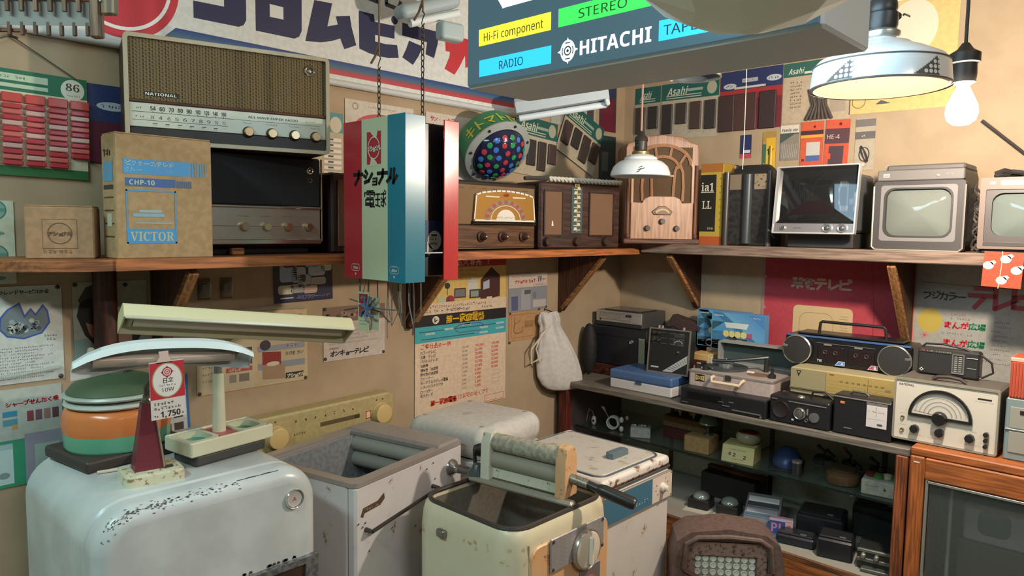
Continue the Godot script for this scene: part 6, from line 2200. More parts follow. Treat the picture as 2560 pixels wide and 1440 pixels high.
# cream machine in front with rollers standing on its tub
func washer_wringer() -> void:
	var t := thing("wringer_washer", "rusty cream washing machine in front with hand wringer rollers on its open tub", "washing machine", Vector3(-1.582, 0, .775), 0)
	var w := .398
	var d := .372
	var h := .835
	var cream := worn("cfc6a8", "a98a58", .35, .14, 1.4, 9)
	var tan := worn("d4a678", "8a5c38", .4, .2, 1.8, 14)
	var top := Transform3D(Basis(Vector3.RIGHT, -PI / 2), Vector3.ZERO)
	# shell: outer wall lofted upward, shoulder rolled in to the tub mouth, then down the inside
	var rings := []
	for l in [[.0, .02, .06], [.0, .60, .065], [.0, .76, .065], [.003, .805, .065], [.008, .825, .062], [.014, .834, .060], [.019, .834, .058], [.022, .81, .055], [.028, .50, .05]]:
		var r := PackedVector3Array()
		for p in rr(w - l[0] * 2, d - l[0] * 2, l[2], 6):
			r.append(Vector3(p.x, l[1], -p.y))
		rings.append(r)
	part(t, "shell", Sh.new().loft(rings, true, false), cream)
	part(t, "tub_floor", Sh.new().slab(rr(w - .054, d - .054, .05, 6), .495, .505, .0, 1, top), grained("77756c", .4, .7))
	# dark inner liner
	var inr := []
	for l in [[.0295, .50], [.0235, .80], [.0225, .822]]:
		var r := PackedVector3Array()
		for p in rr(w - l[0] * 2, d - l[0] * 2, .05, 6):
			r.append(Vector3(p.x, l[1], -p.y))
		inr.append(r)
	inr.reverse()
	part(t, "liner", Sh.new().loft(inr, false, false), grained("8a8478", .3, .93, .03, 3.0, Vector3.ONE, .4))
	var lip := []
	for p in rr(w - .036, d - .036, .058, 8):
		lip.append(Vector3(p.x, h + .002, -p.y))
	part(t, "rubber_lip", Sh.new().tube(lip, .0065, 8, true), mt("3a3430", .45))
	# the tan front face with its bare patch
	part(t, "front_panel", Sh.new().slab(PackedVector2Array(Array(rr(w - .09, .72, .03)).map(func(p): return p + Vector2(.012, .43))), .0, .006, .003, 1), tan, Vector3(0, 0, d / 2 - .002))
	var edge := part(t, "front_seam", Sh.new().cyl(Vector3(-w / 2 + .055, .05, d / 2 - .004), Vector3(-w / 2 + .055, .80, d / 2 - .004), .003, .003, 6), mt("8f8468", .5))
	edge.position = Vector3.ZERO
	# grey plate and big dial on the front
	var pl := part(t, "dial_plate", Sh.new().box(Vector3(.03, .755, d / 2 + .008), Vector3(.215, .085, .006), .002), grained("a8a4a2", .4, .85, .03, 3.0, Vector3(1, 30, 1), .25))
	for p in [[-.07, .72], [.13, .72], [.13, .79], [-.07, .79]]:
		part(pl, "screw", Sh.new().cyl(Vector3(p[0], p[1], d / 2 + .010), Vector3(p[0], p[1], d / 2 + .013), .004, .004, 8), mt("5a5654", .4, .6))
	var dl := part(t, "dial", Sh.new().lathe([[.048, .0], [.050, .004], [.048, .014], [.042, .018], [.0, .019]], 32, Transform3D(Basis(Vector3.RIGHT, PI / 2), Vector3(.055, .735, d / 2 + .010))), mt("d4c8b4", .35))
	part(dl, "dial_rim", Sh.new().lathe([[.048, .002], [.053, .002], [.053, .012], [.050, .016], [.048, .012]], 32, Transform3D(Basis(Vector3.RIGHT, PI / 2), Vector3(.055, .735, d / 2 + .010))), mt("b9b2a8", .25, .8))
	part(dl, "dial_grip", Sh.new().box(Vector3(.055, .735, d / 2 + .033), Vector3(.013, .075, .012), .004), mt("ded6c6", .35))
	var lamp := part(t, "switch_plate", Sh.new().box(Vector3(.085, .645, d / 2 + .007), Vector3(.085, .07, .005), .002), mt("8f8a88", .4, .5))
	part(lamp, "red_button", Sh.new().lathe([[.022, .0], [.020, .008], [.0, .011]], 20, Transform3D(Basis(Vector3.RIGHT, PI / 2), Vector3(.085, .632, d / 2 + .009))), mt("a8402c", .3))
	# catches on the left side
	part(t, "catch", Sh.new().rbox(Vector3(-w / 2 - .006, .775, -.06), Vector3(.016, .022, .03), .006, 2), mt("8f8a80", .3, .7))
	part(t, "plate", Sh.new().box(Vector3(-w / 2 - .001, .60, .02), Vector3(.006, .03, .09), .002), mt("8d8468", .4, .5))
	part(t, "inner_clip", Sh.new().box(Vector3(-w / 2 + .050, .79, -.04), Vector3(.008, .03, .03), .002), mt("7f7a72", .35, .6))
	# wringer frame across the rear-right of the tub: rail, two cheeks, two rollers, crank
	var wr := part(t, "wringer_rail", Sh.new().box(Vector3(-.01, 0, .03), Vector3(.335, .014, .03), .005), mt("a8a498", .35, .5))
	wr.position = Vector3(.045, h + .012, .012)
	wr.rotation_degrees.y = -82
	var gr := worn("c6c6b4", "7a6848", .4, .16, 6.0, 21)
	part(wr, "lower_rail", Sh.new().box(Vector3(-.005, .024, .0), Vector3(.24, .042, .03), .008), gr)
	for s in [-1, 1]:
		part(wr, "cheek", Sh.new().slab(V([-.032, .0, .032, .0, .030, .10, .018, .128, .0, .136, -.018, .128, -.030, .10]), -.015, .015, .004, 2, Transform3D(Basis(Vector3.UP, PI / 2), Vector3(.122 * s - .005, .006, .0))), gr if s < 0 else worn("cfa478", "8a5c38", .4, .2, 5.0, 23))
	part(wr, "roller", Sh.new().cyl(Vector3(-.12, .058, 0), Vector3(.11, .058, 0), .025, .025, 20), mt("8f8c7e", .5))
	part(wr, "roller", Sh.new().cyl(Vector3(-.12, .107, 0), Vector3(.11, .107, 0), .025, .025, 20), grained("a8a492", .5, .8, .02, 5.0))
	part(wr, "crank_shaft", Sh.new().cyl(Vector3(.128, .055, .0), Vector3(.18, .048, -.004), .014, .012, 14), grained("9a9484", .4, .7, .03, 8.0, Vector3.ONE, .5))
	part(wr, "crank_handle", Sh.new().lathe([[.010, .0], [.010, .03], [.014, .035], [.0165, .05], [.0165, .125], [.013, .132]], 18, Transform3D(Sh.up(Vector3(.95, -.24, -.18).normalized()), Vector3(.176, .049, -.003))), mt("232323", .35))
	part(wr, "pressure_knob", Sh.new().lathe([[.030, .0], [.028, .012], [.018, .02], [.012, .032], [.0, .034]], 16, Transform3D(Basis(), Vector3(-.168, .004, .012))), mt("454d50", .35))

# tall square machine with an enamel lid and blue control panel
func washer_lidded() -> void:
	var t := thing("lidded_washer", "white washing machine with a stained flat lid and blue control strip", "washing machine", Vector3(-1.198, 0, .712), 0)
	var w := .35
	var d := .40
	var h := .85
	var white := worn("c8c2ba", "9a7a5c", .35, .10, 1.5, 31)
	part(t, "cabinet", Sh.new().box(Vector3(0, .375, 0), Vector3(w, .75, d), .006), white)
	part(t, "head", Sh.new().box(Vector3(0, .782, 0), Vector3(w, .062, d), .006), white)
	part(t, "rubber_strip", Sh.new().box(Vector3(0, .818, .0), Vector3(w + .004, .010, d + .006), .003), mt("4a4f50", .5))
	part(t, "top", Sh.new().rbox(Vector3(0, .836, 0), Vector3(w + .002, .032, d + .004), .012, 3), worn("d4cdc4", "6a4430", .3, .2, 2.2, 33))
	part(t, "lid", Sh.new().slab(rr(w - .05, d - .05, .03), .0, .006, .003, 1, Transform3D(Basis(Vector3.RIGHT, -PI / 2), Vector3(0, .8505, 0))), worn("b3aca2", "9a8c7a", .4, .2, 2.6, 35))
	var g := []
	for p in rr(w - .04, d - .04, .035):
		g.append(Vector3(p.x, .853, -p.y))
	part(t, "lid_gasket", Sh.new().tube(g, .0035, 6, true), mt("4f5a60", .4))
	part(t, "lid_handle", Sh.new().slab(V([-.04, -.014, .04, -.014, .044, .0, .035, .016, -.035, .016, -.044, .0]), .0, .020, .005, 2, Transform3D(Basis(Vector3.RIGHT, -PI / 2), Vector3(.035, .856, .10))), mt("5a6a70", .3))
	# rust flakes along the front lip
	var k := ink()
	k.rng.seed = 41
	var x := -w / 2
	while x < w / 2 - .01:
		var l := k.rng.randf_range(.006, .016)
		var hh := k.rng.randf_range(.004, .012)
		k.poly(PackedVector2Array([Vector2(x, .822), Vector2(x + l, .822), Vector2(x + l * .8, .822 + hh), Vector2(x + l * .3, .822 + hh * .7)]), Color(["4a2c1c", "5f3a24", "3d2418"][int(hh * 1000) % 3]))
		x += l * .9
	part(t, "rust_flakes", k.mesh(), print_mat(), Vector3(0, 0, d / 2 + .0015))
	# control strip
	var c := part(t, "control_strip", Sh.new().box(Vector3(.0, .765, d / 2 + .004), Vector3(w - .004, .085, .010), .002), mt("a9a49c", .35, .5))
	k = ink()
	k.rect(-.178, .726, .245, .078, Color("3f6a80"), 0)
	k.rect(.067, .726, .11, .078, Color("cdbfb0"), 0)
	for i in 8:
		k.tiny(-.05 + i * .0145, .742, .010, .010, Color("b9c4c4"), 560 + i, 1, .16)
	for i in 7:
		var a := PI * (.1 + 1.15 * i / 6)
		k.tiny(.122 + .034 * cos(a) - .005, .762 + .028 * sin(a), .010, .008, Color("8a4434"), 570 + i, 1, .2)
	for p in [[.172, .80], [.172, .73]]:
		k.oval(p[0], p[1], .003, .003, Color("4a4440"), 1, 8)
	part(c, "printing", k.mesh(), print_mat(), Vector3(0, 0, d / 2 + .0086))
	part(c, "timer_knob", Sh.new().lathe([[.015, .0], [.013, .010], [.009, .012], [.009, .022], [.0, .024]], 18, Transform3D(Basis(Vector3.RIGHT, PI / 2), Vector3(.122, .765, d / 2 + .009))), mt("d4c8b8", .3))

# ---- on top of the refrigerator (y = 1.0)
func desk_lamps() -> void:
	var T := 1.0
	# orange and mint pot on a dark stand
	var t := thing("electric_pot", "orange and mint electric pot with a dark green lid on a dark base", "pot", Vector3(-2.372, T, .215), 8)
	part(t, "base", Sh.new().rbox(Vector3(.005, .014, .0), Vector3(.25, .028, .21), .008, 2), mt("3a322e", .5))
	part(t, "mint_band", Sh.new().lathe([[.085, .026], [.108, .028], [.112, .034], [.114, .066]], 48), mt("63a88a", .3))
	part(t, "orange_band", Sh.new().lathe([[.114, .066], [.116, .080], [.115, .105], [.109, .118], [.098, .125]], 48), mt("cf7a45", .25))
	part(t, "neck", Sh.new().lathe([[.097, .121], [.095, .150]], 40), mt("77726a", .5))
	part(t, "white_rim", Sh.new().lathe([[.095, .126], [.107, .127], [.111, .131], [.109, .137], [.098, .140]], 48), mt("b9c0b8", .35))
	part(t, "white_rim", Sh.new().lathe([[.095, .145], [.110, .146], [.113, .150], [.110, .155], [.098, .157]], 48), mt("aab4ac", .35))
	part(t, "lid", Sh.new().lathe([[.104, .153], [.105, .158], [.094, .172], [.070, .185], [.040, .193], [.022, .195]], 48), mt("4a5c42", .55))
	part(t, "lid_knob", Sh.new().lathe([[.022, .193], [.020, .200], [.025, .206], [.022, .213], [.0, .215]], 20), mt("3d4a38", .5))
	part(t, "handle", Sh.new().rbox(Vector3(.118, .142, .0), Vector3(.03, .03, .06), .01, 2), mt("3a4238", .5))
	solo("loose_tube", "thin pale tube lying on the refrigerator in front of the pot", "tube", Sh.new().cyl(Vector3(0, .004, 0), Vector3(.085, .004, .02), .0038), mt("c4b8ac", .4), Vector3(-2.458, T, .345), 0)

	# maroon lamp
	t = thing("maroon_desk_lamp", "fluorescent desk lamp with a tapering maroon stem and a curved white shade", "lamp", Vector3(-2.383, T, .447), -8)
	part(t, "base", Sh.new().slab(rr(.118, .10, .016), .0, .024, .006, 2, Transform3D(Basis(Vector3.RIGHT, -PI / 2), Vector3.ZERO)), worn("c9c6aa", "8a7350", .4, .26, 8.0, 51))
	part(t, "switch", Sh.new().slab(rr(.020, .009, .004), .0, .005, .002, 1, Transform3D(Basis(Vector3.RIGHT, -PI / 2), Vector3(.03, .0235, .022))), mt("2c2a28", .4))
	var st := Sh.new()
	st.loft([PackedVector3Array([Vector3(-.036, .022, .022), Vector3(.026, .022, .022), Vector3(.026, .022, -.022), Vector3(-.036, .022, -.022)]), PackedVector3Array([Vector3(-.016, .166, .011), Vector3(.008, .166, .011), Vector3(.008, .166, -.011), Vector3(-.016, .166, -.011)])])
	part(t, "stem", st, mt("6a2a36", .4))
	part(t, "stem_trim", Sh.new().tube([Vector3(.0225, .023, .0235), Vector3(.0065, .166, .0125)], .0022, 6), mt("b9a890", .3, .7))
	part(t, "joint", Sh.new().lathe([[.011, .162], [.011, .172], [.008, .176], [.008, .182]], 14, Transform3D(Basis(), Vector3(-.004, 0, 0))), mt("77736c", .3, .7))
	part(t, "gooseneck", Sh.new().tube([Vector3(-.004, .178, 0), Vector3(-.004, .20, .0), Vector3(.004, .228, .02), Vector3(.012, .25, .05), Vector3(.014, .262, .075)], .006, 8), mt("5f5f5a", .35, .6))
	var sh := Sh.new()
	var prof := [[-.034, -.010], [-.036, .006], [-.026, .020], [.0, .026], [.026, .020], [.036, .006], [.034, -.010], [.030, -.008], [.031, .005], [.022, .016], [.0, .021], [-.022, .016], [-.031, .005], [-.030, -.008]]
	var rings := []
	for i in 15:
		var f := i / 14.0
		var x := -.17 + .335 * f
		var drop := -.030 * pow(absf(f - .55) * 2.0, 2.6)
		var sc := 1.0 - .35 * pow(absf(f - .5) * 2.0, 6.0)
		var r := PackedVector3Array()
		for p in prof:
			r.append(Vector3(x, p[1] * sc + drop, p[0] * sc))
		rings.append(r)
	sh.loft(rings)
	var shade := part(t, "shade", sh, mt("ccd6d6", .3), Vector3(.02, .282, .083))
	shade.rotation_degrees = Vector3(-42, 0, -5)
	part(shade, "tube", Sh.new().cyl(Vector3(-.135, -.016, 0), Vector3(.13, -.008, 0), .0125, .0125, 14), mt("b3a496", .25))
	for x in [-.137, .132]:
		part(shade, "tube_socket", Sh.new().box(Vector3(x, .0, 0), Vector3(.012, .024, .024), .003), mt("8a7a6a", .5))
	# price tag tied to its shade
	t = thing("price_tag", "red and white price tag reading 10W and 1,750 hanging from the curved shade", "tag", Vector3(-2.425, 1.158, .575), 0)
	t.scale = Vector3.ONE * .88
	t.rotation_degrees.z = 1.0
	part(t, "card", Sh.new().box(Vector3(.038, .066, 0), Vector3(.076, .132, .0015), .0), mt("d0cac4", .45))
	part(t, "tie", Sh.new().slab(V([.014, .128, .050, .128, .043, .142, .043, .155, .022, .155, .024, .142]), -.001, .001, .0, 1), mt("cbb4aa", .5))
	var k := ink()
	k.rect(.0, .046, .076, .084, Color("b5283a"))
	k.oval(.038, .088, .034, .040, Color("a8925c"), 1, 32)
	k.oval(.038, .088, .0315, .0375, Color("d9d5d0"), 2, 32)
	hitachi_mark_small(k, .038, .107, .013, Color("b5283a"), Color("d9d5d0"))
	k.jp("日立", .026, .082, .0125, Color("3a3438"), 1.1, 3)
	k.tiny(.018, .074, .042, .0055, Color("5a5256"), 601, 3)
	k.text("10W", .024, .062, .0085, Color("3a3438"), 3, .028, "thin")
	k.tiny(.006, .032, .045, .0075, Color("4a4448"), 602, 1, .14)
	k.tiny(.006, .021, .062, .0075, Color("4a4448"), 603, 1, .14)
	k.text("1,750", .020, .004, .0135, Color("1e1c1e"), 1, .044)
	k.tiny(.005, .005, .012, .006, Color("4a4448"), 604)
	k.tiny(.067, .005, .007, .006, Color("4a4448"), 605)
	part(t, "printing", k.mesh(), print_mat(), Vector3(0, 0, .0004))

	# tray lamp with the long straight shade
	t = thing("tray_desk_lamp", "fluorescent desk lamp with a cream pen tray base and a long straight shade", "lamp", Vector3(-2.205, T, .395), 8)
	part(t, "foot", Sh.new().rbox(Vector3(0, .014, 0), Vector3(.185, .028, .095), .008, 2), mt("3f4040", .5))
	var cream := mt("cccdb2", .4)
	part(t, "tray", Sh.new().box(Vector3(0, .044, .052), Vector3(.215, .034, .008), .003), cream)
	part(t, "tray_back", Sh.new().box(Vector3(0, .044, -.052), Vector3(.215, .034, .008), .003), cream)
	for s in [-1, 1]:
		part(t, "tray_end", Sh.new().box(Vector3(.1035 * s, .044, 0), Vector3(.008, .034, .10), .003), cream)
		part(t, "cup", Sh.new().frame(rr(.199, .098, .004), rr(.0001, .0001, .00001), .0, .0001) if false else Sh.new().slab(rr(.062, .075, .02, 5), .040, .046, .001, 1, Transform3D(Basis(Vector3.RIGHT, -PI / 2), Vector3(.064 * s, 0, 0))), mt("3f8c74", .35))
		part(t, "cup_rim", Sh.new().frame(rr(.076, .094, .02, 5), rr(.060, .073, .02, 5), .045, .060, Transform3D(Basis(Vector3.RIGHT, -PI / 2), Vector3(.064 * s, 0, 0))), cream)
	part(t, "red_centre", Sh.new().box(Vector3(0, .048, .0), Vector3(.052, .018, .094), .003), mt("b0595c", .4))
	part(t, "post", Sh.new().cyl(Vector3(0, .056, -.005), Vector3(0, .196, -.005), .0155, .0125, 18), cream)
	part(t, "inner_post", Sh.new().cyl(Vector3(0, .195, -.005), Vector3(0, .245, -.005), .0085, .0085, 12), mt("77807c", .35, .5))
	part(t, "hinge", Sh.new().tube([Vector3(0, .24, -.005), Vector3(-.002, .275, .03), Vector3(-.002, .305, .075)], .008, 8), mt("8f8468", .4, .4))
	var tr := V([-.034, -.018, -.030, .012, -.022, .022, .022, .022, .030, .012, .034, -.018, .031, -.018, .026, .010, .019, .018, -.019, .018, -.026, .010, -.031, -.018])
	var lens := Transform3D(Basis(Vector3.FORWARD, Vector3.UP, Vector3.RIGHT), Vector3.ZERO)
	var sd := part(t, "shade", Sh.new().slab(tr, -.252, .252, .0, 1, lens), mt("cfcaa4", .35))
	sd.position = Vector3(.0, .322, .105)
	sd.rotation_degrees = Vector3(-38, -12, -9.2)
	for s in [-1, 1]:
		part(sd, "end_cap", Sh.new().slab(V([-.033, -.018, .033, -.018, .029, .011, .021, .021, -.021, .021, -.029, .011]), -.0015, .0015, .0, 1, Transform3D(lens.basis, Vector3(.251 * s, 0, 0))), mt("c4bd90", .4))
		part(sd, "tube_socket", Sh.new().box(Vector3(.235 * s, .0, 0), Vector3(.012, .026, .03), .003), mt("a8977c", .5))
	part(sd, "tube", Sh.new().cyl(Vector3(-.23, -.004, 0), Vector3(.23, -.004, 0), .0135, .0135, 14), mt("c9baa6", .25))
	part(sd, "chrome_edge", Sh.new().box(Vector3(0, -.018, .0335), Vector3(.50, .008, .004), .001), mt("e0dfc8", .3, .5))

func hitachi_mark_small(k: Ink, x: float, y: float, r: float, col: Color, back: Color) -> void:
	k.arc(x, y, r * .85, r * .2, col, 3)
	k.arc(x, y, r * .48, r * .16, col, 3)
	k.oval(x, y, r * .16, r * .16, col, 3)
	for i in 4:
		var a := PI * .5 * i
		k.poly(PackedVector2Array([Vector2(x, y) + Vector2(cos(a - .3), sin(a - .3)) * r * .8, Vector2(x, y) + Vector2(cos(a), sin(a)) * r * 1.1, Vector2(x, y) + Vector2(cos(a + .3), sin(a + .3)) * r * .8]), col, 3)

# ---- on the glass case along the right wall (top at .875)
const CT := .875

func counter_box(called: String, label: String, cat: String, fx: float, z0: float, z1: float, y0: float, y1: float, dep: float, m: Material, bv := .004, yaw := .0) -> Node3D:
	# a thing whose front face is at x = fx, from z0 to z1; origin at the middle of its foot
	var t := thing(called, label, cat, Vector3(fx + dep / 2, y0, (z0 + z1) / 2), -90.0 + yaw)
	part(t, "body", Sh.new().box(Vector3(0, (y1 - y0) / 2, 0), Vector3(z1 - z0, y1 - y0, dep), bv), m)
	return t

func counter_things() -> void:
	var blk := mt("1c1c20", .4)
	var chrome := mt("c9c8c4", .22, .85)
	var k: Ink
	# corner: brown wooden box, black record player case, silver recorder, soft bags
	var t := counter_box("brown_wooden_box", "low reddish-brown wooden box under the black record player case", "box", -.262, .02, .325, CT, .925, .24, wood("5f2e1c", 2))
	part(t, "front_knob", knob(.010, .012), mt("3a2018", .4), Vector3(-.055, .025, .12))
	t = counter_box("black_record_player", "closed black record player case with a round chrome lock", "record player", -.255, .018, .325, .925, 1.10, .235, mt("202027", .45))
	part(t, "lid_seam", Sh.new().box(Vector3(0, .135, .0), Vector3(.309, .003, .237), .0), mt("0f0f12", .5))
	var lk := part(t, "lock", rim(.010, .004, .006), chrome, Vector3(.075, .118, .1175))
	part(lk, "lock_hub", Sh.new().ball(Vector3.ZERO, Vector3(.006, .006, .005), 10), chrome)
	t = counter_box("silver_recorder", "silver-fronted recorder on the black record player case", "recorder", -.235, .035, .285, 1.10, 1.173, .20, mt("5a5856", .4, .4), .005)
	part(t, "front_panel", Sh.new().box(Vector3(0, .046, .101), Vector3(.25, .052, .006), .002), mt("b5b3ae", .3, .6))
	part(t, "lower_strip", Sh.new().box(Vector3(0, .010, .099), Vector3(.25, .016, .006), .002), mt("2f2e30", .4))
	part(t, "lid_window", Sh.new().box(Vector3(.01, .0755, .02), Vector3(.19, .006, .14), .002), mt("3a3a3c", .15))
	k = ink()
	k.border(-.105, .032, .17, .032, .0012, Color("55534f"))
	for i in 5:
		k.border(-.10 + i * .03, .048, .022, .010, .001, Color("6a6864"))
	k.rect(.04, .050, .032, .010, Color("2a2a2c"), 1)
	k.tiny(-.095, .058, .12, .004, Color("4a4844"), 701)
	k.oval(-.10, .030, .005, .005, Color("2a2826"), 1)
	k.tiny(-.06, .038, .07, .005, Color("3a3834"), 702)
	k.tiny(.0, .026, .11, .004, Color("4a4844"), 703)
	k.tiny(.09, .058, .03, .004, Color("4a4844"), 704)
	part(t, "printing", k.mesh(), print_mat(), Vector3(0, 0, .1036))
	var bag := Sh.new().ball(Vector3(0, .12, 0), Vector3(.04, .12, .035), 18)
	solo("black_soft_case", "soft black case standing at the corner beside the record player case", "case", bag, grained("221f20", .7, .7), Vector3(-.31, CT, .05), -90)
	var lt := Sh.new().loft([PackedVector3Array([Vector3(-.07, 0, .04), Vector3(.08, 0, .04), Vector3(.08, 0, -.04), Vector3(-.07, 0, -.04)]), PackedVector3Array([Vector3(-.072, .03, .036), Vector3(.085, .016, .036), Vector3(.085, .016, -.036), Vector3(-.072, .03, -.036)]), PackedVector3Array([Vector3(-.06, .06, .022), Vector3(.05, .034, .022), Vector3(.05, .034, -.022), Vector3(-.06, .06, -.022)])])
	solo("leather_case", "brown wrinkled leather case behind the tall black radio", "case", lt, grained("4a3834", .6, .7, .03, 8.0), Vector3(-.07, 1.105, .415), -90)
	t = counter_box("spare_carton", "plain dark carton supporting the leather case behind the tall radio", "carton", -.13, .335, .475, CT, 1.105, .12, mt("3d332c", .8))

	# blue box with the tall radio standing on it
	t = counter_box("blue_case", "flat case with a blue lid over a cream tray", "case", -.455, .275, .575, CT, .918, .19, mt("c9c4c2", .45), .005)
	part(t, "lid", Sh.new().rbox(Vector3(0, .061, 0), Vector3(.304, .040, .195), .010, 2), mt("4a6690", .4))
	part(t, "catch", Sh.new().box(Vector3(-.005, .038, .097), Vector3(.03, .010, .004), .001), mt("3c4f74", .4))
	t = thing("tall_black_radio", "tall black multi-band radio with a slanted silver scale standing on the blue case", "radio", Vector3(-.375, .956, .508), -84)
	t.rotation_degrees.x = -6
	part(t, "body", Sh.new().box(Vector3(0, .092, -.02), Vector3(.182, .184, .055), .004), blk)
	part(t, "frame", Sh.new().frame(PackedVector2Array(Array(rr(.184, .186, .004)).map(func(p): return p + Vector2(0, .092))), PackedVector2Array(Array(rr(.172, .174, .003)).map(func(p): return p + Vector2(0, .092))), .004, .011), mt("8f8a7e", .3, .6))
	k = ink()
	k.rect(-.086, .006, .172, .172, Color("19191c"), -1)
	k.poly(V([.086, .085, .086, .052, .02, .008, -.022, .008]), Color("a9aaa8"))
	for i in 9:
		var f := i / 9.0
		k.line([Vector2(lerpf(.082, -.01, f), lerpf(.075, .014, f)), Vector2(lerpf(.084, .018, f), lerpf(.058, .012, f))], .002, Color("3a3a3c"), 2)
	k.rect(-.075, .02, .035, .006, Color("b9b8b2"))
	for i in 12:
		k.tiny(-.075 + (i % 4) * .038, .165 - (i / 4) * .022, .024, .004, Color("9a9892"), 710 + i)
	k.rect(.015, .118, .05, .028, Color("2f3032"))
	k.arc(.04, .118, .022, .002, Color("b9b8b2"), 1, .5, PI - .5)
	k.rect(.02, .152, .045, .016, Color("34353a"))
	part(t, "front_print", k.mesh(), print_mat(), Vector3(0, 0, .0072))
	for p in [[-.066, .135], [-.044, .135], [-.066, .165], [-.044, .165]]:
		part(t, "knob", knob(.007, .012, 14), mt("4a4a4a", .3, .5), Vector3(p[0], p[1], .008))
	part(t, "toggle", Sh.new().cyl(Vector3(.045, .09, .008), Vector3(.045, .094, .018), .003), chrome)
	for x in [-.06, -.045, .05]:
		part(t, "top_knob", Sh.new().cyl(Vector3(x, .183, -.015), Vector3(x, .195, -.015), .006, .005, 12), chrome)
	part(t, "strap", Sh.new().tube([Vector3(-.03, .186, -.02), Vector3(.0, .198, -.02), Vector3(.03, .186, -.02)], .004, 6), mt("1a1a1a", .6))
	solo("green_paper_strip", "upright strip of pale green printed paper beside the tall black radio", "paper", Sh.new().box(Vector3(0, .07, 0), Vector3(.032, .14, .001), .0), grained("a3ab90", .8, .8, .04, 10.0), Vector3(-.262, .925, .305), -90)

	# sky-blue boxes on the cream cartons
	t = counter_box("cream_carton", "small cream carton with a dark label, upper of two left of the record player", "carton", -.235, .53, .615, .965, 1.03, .09, mt("c9a868", .6), .002)
	k = ink()
	k.rect(-.036, .014, .07, .026, Color("55281c"))
	k.rect(-.01, .024, .03, .005, Color("cfc4ac"), 1)
	part(t, "label", k.mesh(), print_mat(), Vector3(0, 0, .0446))
	t = counter_box("cream_carton", "small cream carton under the dark-labelled one", "carton", -.235, .53, .615, CT, .965, .09, mt("bd9d62", .6), .002)
	t = counter_box("storage_carton", "brown carton behind the open record player carrying the sky-blue boxes", "carton", -.14, .55, .90, CT, 1.045, .12, grained("8a6f4c", .8))
	for q in 2:
		var z0: float = [.485, .575][q]
		t = counter_box("sky_blue_box", ["sky-blue picture box behind, half hidden by its twin", "sky-blue picture box with a cloud of pale light bulbs, in front of its twin"][q], "box", [-.10, -.142][q], z0, z0 + .235, 1.045, 1.205, .04, mt("4d8fc0", .35), .002, [.0, .0][q])
		k = ink()
		k.rect(-.1175, .0, .235, .157, Color("6fb0d0"), -1)
		for i in 5:
			k.poly(PackedVector2Array([Vector2(.1175, .157), Vector2(-.07 + i * .028, .157), Vector2(.1175, .02 + i * .02)]), Color(["6aa8cc", "659fcc", "5f9cc8", "5a94c4", "4f86bc"][i]), i)
		k.poly(V([-.06, .118, .05, .118, .04, .095, -.05, .095]), Color("cdd8d4"), 6)
		for i in 4:
			k.oval(-.05 + i * .026, .070, .014, .014, Color("d8cc84"), 6, 14)
		k.rect(.045, .06, .02, .02, Color("c05078"), 6)
		k.rng.seed = 30 + q
		for i in 22:
			k.oval(k.rng.randf_range(-.065, .065), k.rng.randf_range(.012, .04), .017, .012, Color(["c9ccc4", "aeb4b0", "b9bdb4", "d4d2c4"][i % 4]), 6 + i % 3, 12)
		k.rect(-.045, .048, .09, .006, Color("3c4a58"), 10)
		k.oval(.09, .022, .017, .016, Color("2c4a90"), 6)
		k.tiny(.078, .018, .024, .008, Color("c9d0d8"), 729, 7, .2)
		k.text("SANYO", -.105, .142, .006, Color("dfe6e6"), 6, .04)
		k.tiny(.06, .140, .045, .008, Color("dfe6e6"), 730, 6, .2)
		for i in 6:
			k.tiny(-.112, .02 + i * .008, .03, .003, Color("d0dcdc"), 732 + i, 2)
		part(t, "printing", k.mesh(), gloss_print(), Vector3(0, 0, .0196))

	# video recorder, portable record player on it
	t = counter_box("video_recorder", "long black video recorder under the open portable record player", "recorder", -.492, .636, .98, CT, .942, .34, blk)
	part(t, "silver_line", Sh.new().box(Vector3(.10, .014, .171), Vector3(.11, .004, .003), .0), chrome)
	for a in [[.0, .036, .02], [.04, .04, .018], [.02, .024, .028], [-.15, .010, .026]]:
		part(t, "key", Sh.new().box(Vector3(a[0], a[1], .171), Vector3(a[2], .0025, .003), .0), mt("9a9a9c", .3, .6))
	part(t, "cassette_flap", Sh.new().box(Vector3(-.07, .042, .1705), Vector3(.14, .028, .003), .001), mt("121214", .2))
	part(t, "socket", Sh.new().cyl(Vector3(.155, .006, .169), Vector3(.155, .006, .174), .004), chrome)
	portable_player()
	radios_right()

